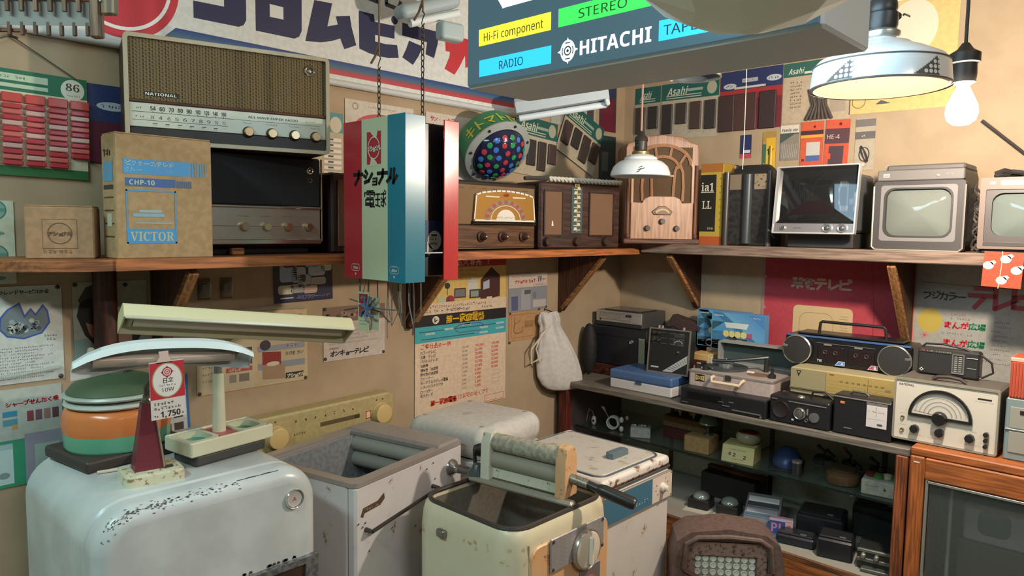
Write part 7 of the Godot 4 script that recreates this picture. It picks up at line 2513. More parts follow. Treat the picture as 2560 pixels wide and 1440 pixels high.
func portable_player() -> void:
	var t := thing("portable_record_player", "open pink-grey portable record player with a cream handle", "record player", Vector3(-.315, .942, .80), -88)
	var shell := grained("b5a39c", .45)
	part(t, "case", Sh.new().slab(rr(.34, .225, .014), .0, .056, .004, 1, Transform3D(Basis(Vector3.RIGHT, -PI / 2), Vector3.ZERO)), shell)
	part(t, "edge_trim", Sh.new().frame(rr(.344, .229, .014), rr(.334, .219, .012), .052, .058, Transform3D(Basis(Vector3.RIGHT, -PI / 2), Vector3.ZERO)), mt("a39c94", .3, .5))
	part(t, "deck", Sh.new().slab(rr(.33, .215, .01), .054, .061, .001, 1, Transform3D(Basis(Vector3.RIGHT, -PI / 2), Vector3.ZERO)), mt("9d918a", .5))
	# lid standing open at the back
	var lid := part(t, "lid", Sh.new().frame(rr(.34, .092, .01), rr(.322, .076, .008), -.022, .022), mt("8f8f8a", .45), Vector3(.02, .108, -.125))
	part(lid, "lid_lining", Sh.new().box(Vector3(0, 0, -.018), Vector3(.326, .080, .006), .0), mt("3d4a48", .6))
	var pl := part(t, "platter", Sh.new().lathe([[.082, .061], [.084, .064], [.084, .070], [.078, .072], [.0, .072]], 36, Transform3D(Basis(), Vector3(-.065, 0, .0))), mt("5a5a5c", .3, .5))
	part(pl, "hub", Sh.new().lathe([[.034, .072], [.034, .084], [.028, .088], [.010, .089], [.006, .100], [.0, .101]], 20, Transform3D(Basis(), Vector3(-.065, 0, .0))), mt("b9b9b6", .2, .8))
	var arm := part(t, "tone_arm", Sh.new().tube([Vector3(-.10, .096, .05), Vector3(-.03, .100, .03), Vector3(.05, .112, -.02), Vector3(.085, .118, -.045)], .006, 8), mt("242424", .4))
	part(arm, "head_shell", Sh.new().box(Vector3(-.105, .096, .052), Vector3(.014, .026, .012), .002), mt("d4d2cc", .25, .6))
	part(arm, "pivot", Sh.new().cyl(Vector3(.08, .061, -.042), Vector3(.08, .114, -.042), .010, .007, 12), mt("2a2a2a", .4))
	for p in [[-.150, .07], [-.150, .02], [-.11, .085], [.142, .055]]:
		part(t, "knob", Sh.new().lathe([[.014, .060], [.013, .074], [.006, .078], [.005, .096], [.0, .098]] if p[0] > .1 else [[.012, .060], [.011, .076], [.0, .077]], 14, Transform3D(Basis(), Vector3(p[0], 0, p[1]))), mt("232325", .4))
	part(t, "speaker_grille", Sh.new().lathe([[.042, .0605], [.042, .0625], [.0, .063]], 28, Transform3D(Basis.from_scale(Vector3(1.1, 1, .8)), Vector3(.085, 0, .035))), cloth("tan2", "86644a", "6a4c36", 16, 16, 26.0))
	part(t, "white_button", Sh.new().rbox(Vector3(.045, .064, .02), Vector3(.028, .008, .014), .003, 2), mt("d8d4cc", .4))
	var hd := part(t, "handle", Sh.new().tube([Vector3(-.062, .046, .112), Vector3(-.062, .044, .132), Vector3(-.056, .030, .140), Vector3(.052, .030, .140), Vector3(.058, .044, .132), Vector3(.058, .046, .112)], .0065, 8), mt("d8c2a4", .35))
	part(t, "catch", Sh.new().box(Vector3(-.002, .048, .115), Vector3(.024, .02, .008), .002), mt("55504a", .3, .7))
	var k := ink()
	k.rect(-.14, .018, .042, .028, Color("26221c"))
	k.poly(V([-.138, .043, -.119, .037, -.100, .043, -.100, .021, -.119, .027, -.138, .021]), Color("c2a868"), 1)
	k.text("TACT", -.134, .0285, .008, Color("26221c"), 2, .030)
	part(t, "badge", k.mesh(), print_mat(), Vector3(0, 0, .1122))

func radios_right() -> void:
	var blk := mt("1c1c20", .4)
	var chrome := mt("c9c8c4", .22, .85)
	var k: Ink
	# camera-like black radio
	var t := counter_box("black_dial_radio", "low black portable radio with two round silver dials", "radio", -.486, .99, 1.198, CT, .972, .07, blk, .006)
	var dd := part(t, "tuning_dial", rim(.021, .006, .008), chrome, Vector3(.005, .045, .035))
	part(dd, "dial_hub", Sh.new().lathe([[.015, .0], [.013, .010], [.0, .011]], 18, Transform3D(Basis(Vector3.RIGHT, PI / 2), Vector3.ZERO)), mt("8a8a8a", .2, .8))
	part(t, "meter", Sh.new().lathe([[.017, .0], [.017, .005], [.0, .006]], 24, Transform3D(Basis(Vector3.RIGHT, PI / 2), Vector3(.055, .040, .035))), mt("77767a", .25, .5))
	part(t, "speaker", Sh.new().lathe([[.030, .0], [.028, .005], [.020, .002], [.0, .001]], 28, Transform3D(Basis(Vector3.RIGHT, PI / 2), Vector3(-.062, .048, .034))), mt("241a1c", .5))
	part(t, "trim", Sh.new().box(Vector3(.03, .082, .036), Vector3(.13, .003, .003), .0), chrome)
	part(t, "trim", Sh.new().box(Vector3(-.085, .084, .036), Vector3(.02, .003, .003), .0), chrome)
	part(t, "jack", rim(.006, .002, .006, 14), chrome, Vector3(.03, .026, .035))
	part(t, "switch", Sh.new().box(Vector3(.032, .055, .037), Vector3(.005, .022, .005), .001), chrome)
	part(t, "button", Sh.new().box(Vector3(-.018, .020, .036), Vector3(.008, .006, .003), .0), mt("d0ccc4", .4))
	part(t, "top_dial", Sh.new().ball(Vector3(.0, .097, .015), Vector3(.013, .009, .012), 14), chrome)
	part(t, "handle", Sh.new().tube([Vector3(.02, .095, -.015), Vector3(.03, .118, -.015), Vector3(.07, .122, -.015), Vector3(.10, .10, -.015)], .004, 6), mt("201f20", .5))
	# black radio with a white panel
	t = counter_box("white_panel_radio", "square black radio with a tall white scale panel", "radio", -.478, 1.205, 1.387, CT, 1.008, .08, blk, .006)
	part(t, "scale_panel", Sh.new().box(Vector3(.047, .078, .041), Vector3(.062, .072, .004), .001), mt("cfc8c4", .35))
	part(t, "scale_cap", Sh.new().box(Vector3(.047, .118, .041), Vector3(.064, .008, .004), .001), mt("8a8886", .3, .5))
	part(t, "top_trim", Sh.new().box(Vector3(.0, .126, .041), Vector3(.175, .004, .004), .001), chrome)
	part(t, "lamp_button", Sh.new().box(Vector3(-.06, .108, .041), Vector3(.014, .008, .004), .001), mt("d07a48", .4))
	part(t, "base_trim", Sh.new().box(Vector3(-.04, .025, .041), Vector3(.024, .003, .003), .0), mt("9a9894", .3, .6))
	part(t, "handle", Sh.new().tube([Vector3(-.05, .133, .0), Vector3(-.04, .142, .0), Vector3(.0, .142, .0), Vector3(.01, .133, .0)], .004, 6), mt("55524e", .4, .4))
	k = ink()
	k.tiny(.022, .092, .05, .006, Color("6a6462"), 741)
	k.rect(.046, .078, .0008, .034, Color("5a5654"))
	k.rect(.02, .07, .054, .0008, Color("9a9490"))
	k.border(.05, .050, .016, .007, .0012, Color("3a3634"))
	k.rect(.052, .052, .012, .003, Color("3a3634"), 1)
	part(t, "scale_print", k.mesh(), print_mat(), Vector3(0, 0, .0426))
	# rear wooden step under the beige radio
	counter_box("wooden_step", "plain wooden step at the back of the counter under the beige radio", "step", -.385, .99, 1.385, CT, .968, .33, wood("5a4634", 2))
	# beige radio
	t = counter_box("beige_radio", "long beige radio with a gold dial under the twin-cassette player", "radio", -.388, 1.02, 1.375, .968, 1.062, .15, mt("a39674", .5), .005, 1.5)
	part(t, "grille", Sh.new().box(Vector3(-.115, .055, .076), Vector3(.12, .074, .004), .001), cloth("beige", "a2966f", "857a58", 16, 16, 40.0))
	part(t, "dial", Sh.new().box(Vector3(.06, .055, .076), Vector3(.225, .074, .004), .001), mt("b39a5e", .35, .2))
	part(t, "moulding", Sh.new().box(Vector3(-.115, .022, .079), Vector3(.124, .006, .004), .001), mt("8d8468", .3, .5))
	part(t, "moulding", Sh.new().box(Vector3(.06, .012, .079), Vector3(.23, .007, .004), .001), mt("8a8272", .3, .6))
	k = ink()
	k.poly(V([-.155, .085, -.137, .085, -.146, .062]), Color("33302a"))
	k.text("N", -.149, .077, .005, Color("c9c0a0"), 2, .006)
	for i in 8:
		k.text(["54", "60", "70", "80", "100", "120", "140", "160"][i], -.005 + i * .0185, .062, .0065, Color("6a5024"), 1, .010)
	for i in 6:
		k.tiny(.02 + i * .018, .044, .008, .005, Color("7a6030"), 750 + i)
	k.rect(.085, .02, .0012, .065, Color("6a3a28"), 1)
	k.rect(-.04, .083, .015, .004, Color("8a3a30"), 1)
	for i in 4:
		k.rect(-.05, .028 + i * .012, .21, .0005, Color("8a7440"))
	k.oval(.148, .055, .010, .005, Color("85704a"))
	part(t, "printing", k.mesh(), print_mat(), Vector3(0, 0, .0776))
	# twin cassette player
	t = counter_box("twin_cassette_player", "black twin-cassette player with round speakers and a carrying handle", "radio cassette", -.288, .955, 1.388, 1.062, 1.166, .13, mt("17171b", .3), .008, 1.0)
	part(t, "blue_stripe", Sh.new().box(Vector3(0, .102, .064), Vector3(.42, .007, .006), .001), mt("4f74a8", .3, .4))
	part(t, "top_panel", Sh.new().box(Vector3(.0, .109, -.005), Vector3(.36, .008, .10), .003), mt("232327", .3))
	for s in [-1, 1]:
		var sp := part(t, "speaker", Sh.new().lathe([[.050, .0], [.050, .020], [.048, .024], [.0, .027]], 40, Transform3D(Basis(Vector3.RIGHT, PI / 2), Vector3(.165 * s, .052, .062))), mt("2a2828", .55))
		part(sp, "chrome_ring", Sh.new().lathe([[.050, .012], [.0535, .014], [.0535, .022], [.050, .025], [.0485, .022]], 40, Transform3D(Basis(Vector3.RIGHT, PI / 2), Vector3(.165 * s, .052, .062))), chrome)
		part(sp, "latch", Sh.new().box(Vector3((.165 + .042 * 1.0) * s, .062, .084), Vector3(.02, .010, .008), .002), mt("8a8886", .3, .6))
	for x in [-.05, .055]:
		var dk := part(t, "cassette_door", Sh.new().box(Vector3(x, .045, .066), Vector3(.088, .055, .005), .002), mt("221a1c", .15))
		for q in [-1, 1]:
			part(dk, "reel", rim(.007, .002, .003, 14), mt("5a4a48", .4), Vector3(x + q * .018, .052, .068))
		part(dk, "silver_key", Sh.new().box(Vector3(x - .01, .078, .067), Vector3(.028, .006, .006), .001), mt("a9a8a8", .3, .6))
	part(t, "chrome_line", Sh.new().box(Vector3(0, .083, .066), Vector3(.20, .002, .003), .0), mt("8a8a8c", .3, .7))
	k = ink()
	k.text("TW", -.095, .014, .009, Color("b9c0cc"), 1, .018)
	for a in [[-.02, "A", "4f7cc0"], [.09, "B", "a8485c"]]:
		k.poly(PackedVector2Array([Vector2(a[0] - .012, .008), Vector2(a[0] + .022, .008), Vector2(a[0] + .022, .024), Vector2(a[0], .024)]), Color("c9ccd4"))
		k.poly(PackedVector2Array([Vector2(a[0] - .009, .010), Vector2(a[0] + .020, .010), Vector2(a[0] + .020, .022), Vector2(a[0] + .001, .022)]), Color(a[2]), 2)
		k.text(a[1], a[0] + .009, .0115, .008, Color("dfe2e8"), 3, .008)
	part(t, "printing", k.mesh(), print_mat(), Vector3(0, 0, .0688))
	part(t, "handle", Sh.new().tube([Vector3(-.115, .112, .0), Vector3(-.112, .148, .0), Vector3(-.106, .153, .0), Vector3(.106, .153, .0), Vector3(.112, .148, .0), Vector3(.115, .112, .0)], .0055, 8), mt("211f20", .4))
	# instrument with the half-round dial
	t = counter_box("signal_generator", "cream test instrument with a large half-round dial and three black knobs", "instrument", -.463, 1.39, 1.67, .897, 1.09, .17, mt("6f675e", .4, .2), .006)
	part(t, "front_panel", Sh.new().slab(PackedVector2Array(Array(rr(.276, .188, .006)).map(func(p): return p + Vector2(0, .0965))), .084, .090, .002, 1), mt("c9c2b4", .35))
	for z in [-.06, .06]:
		for x in [-.12, .12]:
			part(t, "foot", Sh.new().cyl(Vector3(x, -.004, z), Vector3(x, .002, z), .008), mt("2a2826", .6))
	part(t, "front_edge", Sh.new().frame(PackedVector2Array(Array(rr(.284, .196, .008)).map(func(p): return p + Vector2(0, .0965))), PackedVector2Array(Array(rr(.272, .184, .005)).map(func(p): return p + Vector2(0, .0965))), .080, .094), mt("a39c8e", .35, .4))
	var half := PackedVector2Array()
	var half_in := PackedVector2Array()
	for i in 21:
		var a := PI * i / 20
		half.append(Vector2(-.01 + .087 * cos(a), .082 + .090 * sin(a)))
		half_in.append(Vector2(-.01 + .078 * cos(a), .089 + .075 * sin(a)))
	var db := part(t, "dial_rim", Sh.new().frame(half, half_in, .090, .100), mt("1e1d1e", .35))
	part(db, "dial_face", Sh.new().slab(half, .0895, .092, .0, 1), mt("c4beb2", .35))
	k = ink()
	for q in 4:
		k.arc(-.01, .089, .070 - q * .012, .0007, Color("77716a"), 1, .1, PI - .1)
	for i in 40:
		var a := .1 + (PI - .2) * i / 39
		for q in 4:
			var r := .070 - q * .012
			k.line([Vector2(-.01 + r * cos(a), .089 + r * sin(a)), Vector2(-.01 + (r - .004) * cos(a), .089 + (r - .004) * sin(a))], .0006, Color("8a847c"))
	k.line([Vector2(-.01, .091), Vector2(-.083, .098)], .0012, Color("a87a70"))
	part(db, "dial_scale", k.mesh(), print_mat(), Vector3(0, 0, .0918))
	part(db, "dial_knob", knob(.020, .022, 20), mt("1b1b1c", .35), Vector3(-.01, .085, .092))
	for x in [-.077, -.008, .072]:
		part(t, "knob", Sh.new().lathe([[.013, .0], [.0125, .016], [.0, .017]], 8, Transform3D(Basis(Vector3.RIGHT, PI / 2), Vector3(x, .040, .090))), mt("1d1d1e", .4))
	for p in [[.113, .060, .007], [.113, .042, .006], [.113, .024, .006]]:
		part(t, "terminal", Sh.new().cyl(Vector3(p[0], p[1], .090), Vector3(p[0], p[1], .104), p[2], p[2], 12), mt("2c2422", .35))
	for y in [.070, .030]:
		part(t, "jack", rim(.006, .003, .006, 14), mt("a08d62", .3, .7), Vector3(-.113, y, .090))
	k = ink()
	k.text("NATIONAL", -.128, .172, .0062, Color("4a4640"), 1, .042)
	k.rect(.085, .16, .036, .005, Color("26241f"))
	k.tiny(.078, .153, .05, .003, Color("77716a"), 761)
	for x in [-.09, -.04, .06]:
		k.tiny(x, .058, .03, .004, Color("77716a"), int(x * 500) + 770)
		k.tiny(x, .018, .04, .003, Color("8a847c"), int(x * 500) + 780)
	for y in [.082, .045]:
		k.tiny(-.122, y, .02, .003, Color("77716a"), 790)
	part(t, "printing", k.mesh(), print_mat(), Vector3(0, 0, .0898))
	part(t, "top_handle", Sh.new().tube([Vector3(-.045, .197, .05), Vector3(-.03, .206, .05), Vector3(.0, .209, .05), Vector3(.03, .206, .05), Vector3(.045, .197, .05)], .006, 8), mt("3a2c28", .5))
	# portable radio on it, with a looping strap
	t = counter_box("strap_radio", "black portable radio with a long strap on top of the test instrument", "radio", -.345, 1.418, 1.592, 1.092, 1.178, .05, mt("2c2b2d", .4), .006)
	part(t, "grille", Sh.new().box(Vector3(-.025, .036, .0255), Vector3(.10, .06, .003), .0), cloth("dots", "2e2d2f", "151516", 12, 12, 40.0))
	part(t, "top_strip", Sh.new().box(Vector3(-.02, .078, .0255), Vector3(.125, .010, .003), .0), mt("55524e", .3, .5))
	part(t, "scale_frame", Sh.new().frame(PackedVector2Array(Array(rr(.034, .062, .002)).map(func(p): return p + Vector2(.03, .044))), PackedVector2Array(Array(rr(.028, .056, .002)).map(func(p): return p + Vector2(.03, .044))), .024, .031), chrome)
	k = ink()
	k.rect(.016, .016, .028, .056, Color("3a3a3a"), 0)
	for i in 8:
		k.rect(.019, .02 + i * .0065, .008, .002, Color("a9a89c"), 1)
		k.rect(.031, .02 + i * .0065, .009, .002, Color("a9a89c"), 1)
	k.border(-.078, .010, .011, .011, .003, Color("c9c5bc"))
	k.text("N", -.074, .075, .006, Color("a8484c"), 2, .007)
	k.tiny(-.06, .075, .07, .005, Color("b9b6ae"), 801, 2)
	k.rect(.054, .034, .026, .0015, Color("a9a89c"))
	k.rect(.052, .066, .03, .002, Color("c9c8c0"))
	part(t, "printing", k.mesh(), print_mat(), Vector3(0, 0, .0272))
	part(t, "strap", Sh.new().tube([Vector3(-.085, .080, .0), Vector3(-.07, .096, .0), Vector3(-.02, .100, .004), Vector3(.04, .092, .006), Vector3(.09, .075, .004), Vector3(.115, .055, .0), Vector3(.12, .025, .0), Vector3(.095, .008, .0), Vector3(.089, .005, .0)], .0035, 6), mt("231f1e", .6))
	# things cut by the right edge
	t = counter_box("orange_box", "orange-red ribbed box with a pale top at the right edge", "box", -.465, 1.69, 1.80, 1.076, 1.195, .10, mt("b5523a", .5), .003)
	for i in 14:
		part(t, "rib", Sh.new().box(Vector3(-.05 + i * .0075, .055, .051), Vector3(.004, .10, .003), .001), mt("a84a34", .5))
	part(t, "cap", Sh.new().box(Vector3(0, .112, 0), Vector3(.112, .012, .102), .002), mt("c9a08c", .5))
	t = counter_box("double_speaker", "grey speaker of two stacked square grilles at the right edge", "speaker", -.465, 1.685, 1.80, .893, 1.076, .12, mt("7a8a8a", .4), .004)
	for q in 2:
		part(t, "grille", Sh.new().box(Vector3(.004, .055 + q * .072, .061), Vector3(.10, .062, .004), .001), cloth("grey", "a3a296", "6a6a62", 16, 16, 30.0))
	part(t, "trim", Sh.new().box(Vector3(0, .0915, .062), Vector3(.112, .004, .005), .001), chrome)
	part(t, "name_plate", Sh.new().box(Vector3(-.015, .145, .064), Vector3(.014, .012, .003), .001), mt("242424", .4))
	t = counter_box("hidden_keyboard", "black low keyboard-like device between the instrument and the orange box", "device", -.288, 1.60, 1.80, .893, 1.06, .10, mt("26242a", .4), .004)
	for i in 6:
		part(t, "key", Sh.new().box(Vector3(-.08 + i * .03, .160, .051), Vector3(.024, .012, .008), .002), mt("33323a", .4))

# ---- the glass case: top board, glass shelf, deck and end posts; then the second cabinet
func case_things() -> void:
	var t := thing("display_case", "long open-fronted display case with a glass shelf along the right wall", "display case", Vector3(0, 0, .03), 0)
	var dark := wood("5f3a28", 1)
	part(t, "top_board", Sh.new().box(Vector3(-.25, .8625, .71), Vector3(.50, .025, 1.42), .003), wood("7a7268", 2, .8, .5))
	part(t, "back_board", Sh.new().box(Vector3(-.012, .43, .71), Vector3(.02, .84, 1.41), .0), grained("aab09a", .8))
	part(t, "deck", Sh.new().box(Vector3(-.25, .41, .71), Vector3(.48, .02, 1.41), .002), grained("a8a090", .7))
	part(t, "deck_paper", Sh.new().box(Vector3(-.26, .4205, .71), Vector3(.465, .001, 1.38), .0), mt("9a968a", .8))
	part(t, "plinth_panel", Sh.new().box(Vector3(-.49, .205, .71), Vector3(.02, .39, 1.41), .002), wood("b5703c", 2, .72))
	part(t, "deck_rail", Sh.new().box(Vector3(-.49, .41, .71), Vector3(.022, .02, 1.41), .002), wood("8a5a3a", 2))
	part(t, "corner_post", Sh.new().box(Vector3(-.482, .42, .025), Vector3(.04, .86, .05), .003), wood("6a2c1c", 1))
	part(t, "end_post", Sh.new().box(Vector3(-.482, .42, 1.40), Vector3(.045, .86, .036), .003), wood("9c5630", 1))
	part(t, "end_panel", Sh.new().box(Vector3(-.25, .42, .008), Vector3(.44, .84, .014), .0), mt("6a5a54", .7))
	part(t, "glass_shelf", Sh.new().box(Vector3(-.22, .656, .71), Vector3(.38, .008, 1.36), .001), glass("5d7468", .3, .05))
	part(t, "shelf_edge", Sh.new().box(Vector3(-.411, .656, .71), Vector3(.003, .008, 1.36), .0), mt("26302c", .3))
	for z in [.30, .78, 1.22]:
		part(t, "shelf_rail", Sh.new().box(Vector3(-.025, .63, z), Vector3(.006, .40, .018), .001), mt("4a4e48", .4, .5))
		part(t, "shelf_bracket", Sh.new().box(Vector3(-.20, .645, z), Vector3(.36, .012, .006), .001), mt("3f4440", .4, .5))
		part(t, "bracket_tip", Sh.new().cyl(Vector3(-.385, .645, z), Vector3(-.372, .645, z), .006), mt("d8d4cc", .4))

	t = thing("glazed_cabinet", "orange-brown wooden cabinet with a glazed door at the lower right", "cabinet", Vector3(0, 0, 1.458), 0)
	var warm := wood("b0632f", 1, .75)
	part(t, "top_board", Sh.new().box(Vector3(-.262, .880, .40), Vector3(.524, .026, .80), .004), wood("b0632f", 2, .75))
	part(t, "stile", Sh.new().box(Vector3(-.512, .433, .021), Vector3(.030, .866, .042), .004), warm)
	part(t, "top_rail", Sh.new().box(Vector3(-.512, .832, .42), Vector3(.030, .068, .756), .004), wood("b0632f", 2, .75))
	part(t, "far_stile", Sh.new().box(Vector3(-.512, .433, .779), Vector3(.030, .866, .042), .004), warm)
	part(t, "side_panel", Sh.new().box(Vector3(-.25, .433, .008), Vector3(.49, .866, .014), .0), wood("7a4a2c", 1))
	part(t, "back_board", Sh.new().box(Vector3(-.012, .433, .40), Vector3(.02, .866, .79), .0), mt("4a4638", .8))
	part(t, "floor_board", Sh.new().box(Vector3(-.25, .38, .40), Vector3(.49, .02, .79), .0), wood("5a3c28", 2))
	part(t, "door_strip", Sh.new().box(Vector3(-.520, .43, .050), Vector3(.010, .74, .008), .001), mt("a9a8a2", .35, .6))
	part(t, "door_strip", Sh.new().box(Vector3(-.520, .792, .42), Vector3(.010, .008, .74), .001), mt("a9a8a2", .35, .6))
	part(t, "door_glass", Sh.new().box(Vector3(-.512, .43, .42), Vector3(.004, .72, .73), .0), glass("8d9a92", .10, .02))
	part(t, "inner_rod", Sh.new().cyl(Vector3(-.43, .39, .098), Vector3(-.43, .866, .098), .006, .006, 10), mt("8f9490", .35, .6))
	part(t, "paint_mark", Sh.new().box(Vector3(-.5275, .848, .02), Vector3(.001, .004, .016), .0), mt("d8cfc4", .6))
	# inside the cabinet: an old small set and a white round thing on its floor
	t = thing("cabinet_television", "small old television standing inside the glazed cabinet", "television", Vector3(-.28, .58, 1.66), -90)
	part(t, "case", Sh.new().rbox(Vector3(0, .065, 0), Vector3(.17, .13, .14), .012, 2), mt("77737a", .5))
	part(t, "screen", screen_shape(.085, .078, .02, .03, .008), mt("2f3a4a", .08), Vector3(.0, .07, .07))
	part(t, "stand", Sh.new().box(Vector3(0, -.095, 0), Vector3(.19, .19, .15), .004), mt("2c2824", .6))
	solo("white_jug", "white round jug on the floor of the glazed cabinet", "jug", Sh.new().lathe([[.02, .0], [.032, .01], [.036, .04], [.028, .062], [.02, .068], [.018, .062], [.0, .06]], 24), mt("c4c0b8", .35), Vector3(-.43, .39, 1.535))

	glass_shelf_items()
	deck_items()
	heater()

const GS := .660

func glass_shelf_items() -> void:
	var k: Ink
	# far left: night plug, white bulbs, small box of white parts
	var t := thing("white_plug", "small white plug hanging at the far left of the glass shelf", "plug", Vector3(-.36, GS, .125), -70)
	part(t, "body", Sh.new().ball(Vector3(0, .022, 0), Vector3(.012, .022, .010), 14), mt("cfcdc4", .4))
	part(t, "eye", Sh.new().ball(Vector3(.0, .022, .009), Vector3(.005, .006, .003), 10), mt("1c1a1a", .4))
	part(t, "lead", Sh.new().tube([Vector3(0, .042, 0), Vector3(-.01, .06, -.01), Vector3(-.03, .068, -.02), Vector3(-.045, .004, -.03)], .0015, 5), mt("b9b4a8", .5))
	t = thing("white_lead_coil", "bundle of white flex with plugs left of the small white box", "cable", Vector3(-.36, GS, .232), -70)
	var w := []
	for i in 50:
		var a := TAU * i / 12.0
		w.append(Vector3(.026 * cos(a), .034 + .026 * sin(a), -.015 + i * .0007))
	part(t, "coil", Sh.new().tube(w, .004, 5), mt("c4c6c2", .5))
	part(t, "plug", Sh.new().ball(Vector3(.04, .052, .012), Vector3(.010, .014, .009), 12), mt("d4cfc8", .4))
	part(t, "plug", Sh.new().ball(Vector3(.062, .06, .0), Vector3(.008, .010, .008), 12), mt("b9a8a0", .4))
	part(t, "plug", Sh.new().ball(Vector3(.042, .014, .02), Vector3(.010, .013, .009), 12), mt("cfcac2", .4))
	for i in 3:
		part(t, "lead", Sh.new().tube([Vector3(-.02, .05, .0), Vector3(-.035, .075, .0), Vector3(-.045 - .006 * i, .10, .0)], .0018, 5), mt("b9bab4", .5))
	t = carton("white_small_box", "open white box of small parts on the glass shelf", Vector3(-.36, GS, .375), -60, Vector3(.085, .042, .055), "aab0a8")
	for i in 5:
		part(t, "part_piece", Sh.new().cyl(Vector3(-.03 + i * .014, .046, -.01), Vector3(-.022 + i * .014, .052, .014), .004, .003, 8), mt(["c9c9c2", "5a5852", "b4b2a8"][i % 3], .5))
	# wooden boxes with bulbs
	t = carton("flat_wooden_box", "flat brown wooden box carrying a row of small bulbs on the glass shelf", Vector3(-.22, GS + .045, .545), -90, Vector3(.22, .045, .12), "6f5f3e")
	solo("red_carton", "dark red carton under the flat wooden box", "carton", Sh.new().box(Vector3(0, .0225, 0), Vector3(.21, .045, .13), .002), mt("4f2420", .7), Vector3(-.22, GS, .545), -90)
	for i in 4:
		solo("small_round_bulb", ["leftmost small round bulb on the flat wooden box", "second small round bulb from the left on the flat wooden box", "third small round bulb from the left on the flat wooden box", "rightmost small round bulb on the flat wooden box"][i], "bulb", Sh.new().lathe([[.004, .0], [.004, .008], [.009, .014], [.009, .022], [.0, .028]], 12), mt("bfae98", .3), Vector3(-.24 + .03 * (i % 2), GS + .093, .495 + i * .032), 0, "small bulbs on the wooden box")
	t = carton("wooden_carton", "small tan wooden carton at the front of the glass shelf", Vector3(-.345, GS, .655), -86, Vector3(.105, .062, .10), "a08454")
	t = thing("green_glass_lamp", "little lamp with a pale green glass shade standing on the tan carton", "lamp", Vector3(-.33, GS + .064, .675), 0)
	part(t, "shade", Sh.new().lathe([[.036, .045], [.038, .048], [.030, .068], [.014, .078], [.0, .080]], 24), mt("6f8a76", .2))
	part(t, "stem", Sh.new().lathe([[.02, .0], [.018, .006], [.006, .010], [.006, .05], [.012, .058]], 14), mt("4a4a3e", .4))
	# yellow box with numbers, bowl on it
	t = thing("yellow_sloping_box", "pale yellow sloping box with blue figures under a round bowl", "box", Vector3(-.345, GS, .825), -82)
	part(t, "body", Sh.new().slab(V([.05, .0, .034, .062, -.05, .066, -.05, .0]), -.062, .062, .003, 1, Transform3D(Basis(Vector3.BACK, Vector3.UP, Vector3.LEFT), Vector3.ZERO)), mt("c9bd84", .5))
	k = ink()
	k.warp = func(u: float, v: float, z: float) -> Vector3:
		return Vector3(u, v, .05 - v * .258 + z)
	k.text("4", -.036, .024, .013, Color("2c4a78"), 1, .011)
	k.text("2", -.018, .022, .013, Color("26324a"), 1, .011)
	k.text("2", .022, .018, .013, Color("3a2a40"), 1, .011)
	k.tiny(-.035, .045, .065, .005, Color("6a6248"), 821)
	k.tiny(-.02, .01, .045, .005, Color("6a6248"), 822)
	part(t, "printing", k.mesh(), print_mat())
	t = thing("round_bowl", "round cream bowl with a red inside standing on the yellow box", "bowl", Vector3(-.325, GS + .0655, .845), 0)
	part(t, "bowl", Sh.new().lathe([[.026, .0], [.040, .008], [.048, .022], [.046, .036], [.038, .044], [.034, .042], [.036, .034]], 32), mt("a39c80", .3))
	part(t, "red_filling", Sh.new().lathe([[.036, .036], [.028, .048], [.0, .053]], 28), mt("7f3a30", .4))
	# blue cap, dark tools, jar, brown jar
	solo("blue_helmet", "dark blue rounded cap on the glass shelf", "cap", Sh.new().lathe([[.062, .0], [.064, .006], [.060, .028], [.044, .052], [.020, .064], [.0, .067]], 28, Transform3D(Basis.from_scale(Vector3(1.2, 1.0, .85)), Vector3.ZERO)), mt("2c4068", .35), Vector3(-.29, GS + .008, .985), 20)
	solo("cap_mat", "thin dark mat under the blue cap", "mat", Sh.new().box(Vector3(0, .004, 0), Vector3(.16, .008, .12), .002), mt("2a2622", .8), Vector3(-.29, GS, .985), 20)
	t = thing("metal_jar", "small shiny metal jar in front of the blue cap", "jar", Vector3(-.375, GS, 1.055), 0)
	part(t, "jar", Sh.new().lathe([[.016, .0], [.017, .003], [.017, .050]], 20), mt("6a6c70", .2, .8))
	part(t, "lid", Sh.new().lathe([[.018, .050], [.018, .058], [.014, .060], [.0, .061]], 20), mt("c9c9c4", .2, .8))
	var rng := RandomNumberGenerator.new()
	rng.seed = 99
	for i in 7:
		var s := Vector3(rng.randf_range(.03, .06), rng.randf_range(.03, .06), rng.randf_range(.03, .05))
		var tt := thing("old_switch", ["black knife switch just behind the metal jar", "dark ceramic switch with a bent lever on the glass shelf", "black box-shaped switch in the middle of the glass shelf", "small dark relay right of the bent lever", "dark green relay near the white box", "dark terminal block behind the brown jar", "greenish switch with a knob behind the white printed box"][i], "switch", Vector3(-.16 - .05 * (i % 2), GS, 1.07 + i * .047), rng.randf_range(-100, -60))
		part(tt, "base", Sh.new().box(Vector3(0, s.y * .35, 0), Vector3(s.x, s.y * .7, s.z), .004), mt(["2e2c2a", "39342e", "26262a", "31302c", "28382c", "2c2a2a", "31443a"][i], .45))
		part(tt, "lever", Sh.new().tube([Vector3(0, s.y * .6, 0), Vector3(.01, s.y * 1.1, .004), Vector3(-.014, s.y * 1.5, .008)], .005, 6), mt("33302c", .5))
		part(tt, "knob", Sh.new().ball(Vector3(-.014, s.y * 1.5, .008), Vector3(.009, .008, .009), 10), mt(["4a4038", "3a3430", "8a5a50"][i % 3], .4))
	t = thing("brown_jar", "squat brown glass jar on the glass shelf", "jar", Vector3(-.33, GS, 1.20), 0)
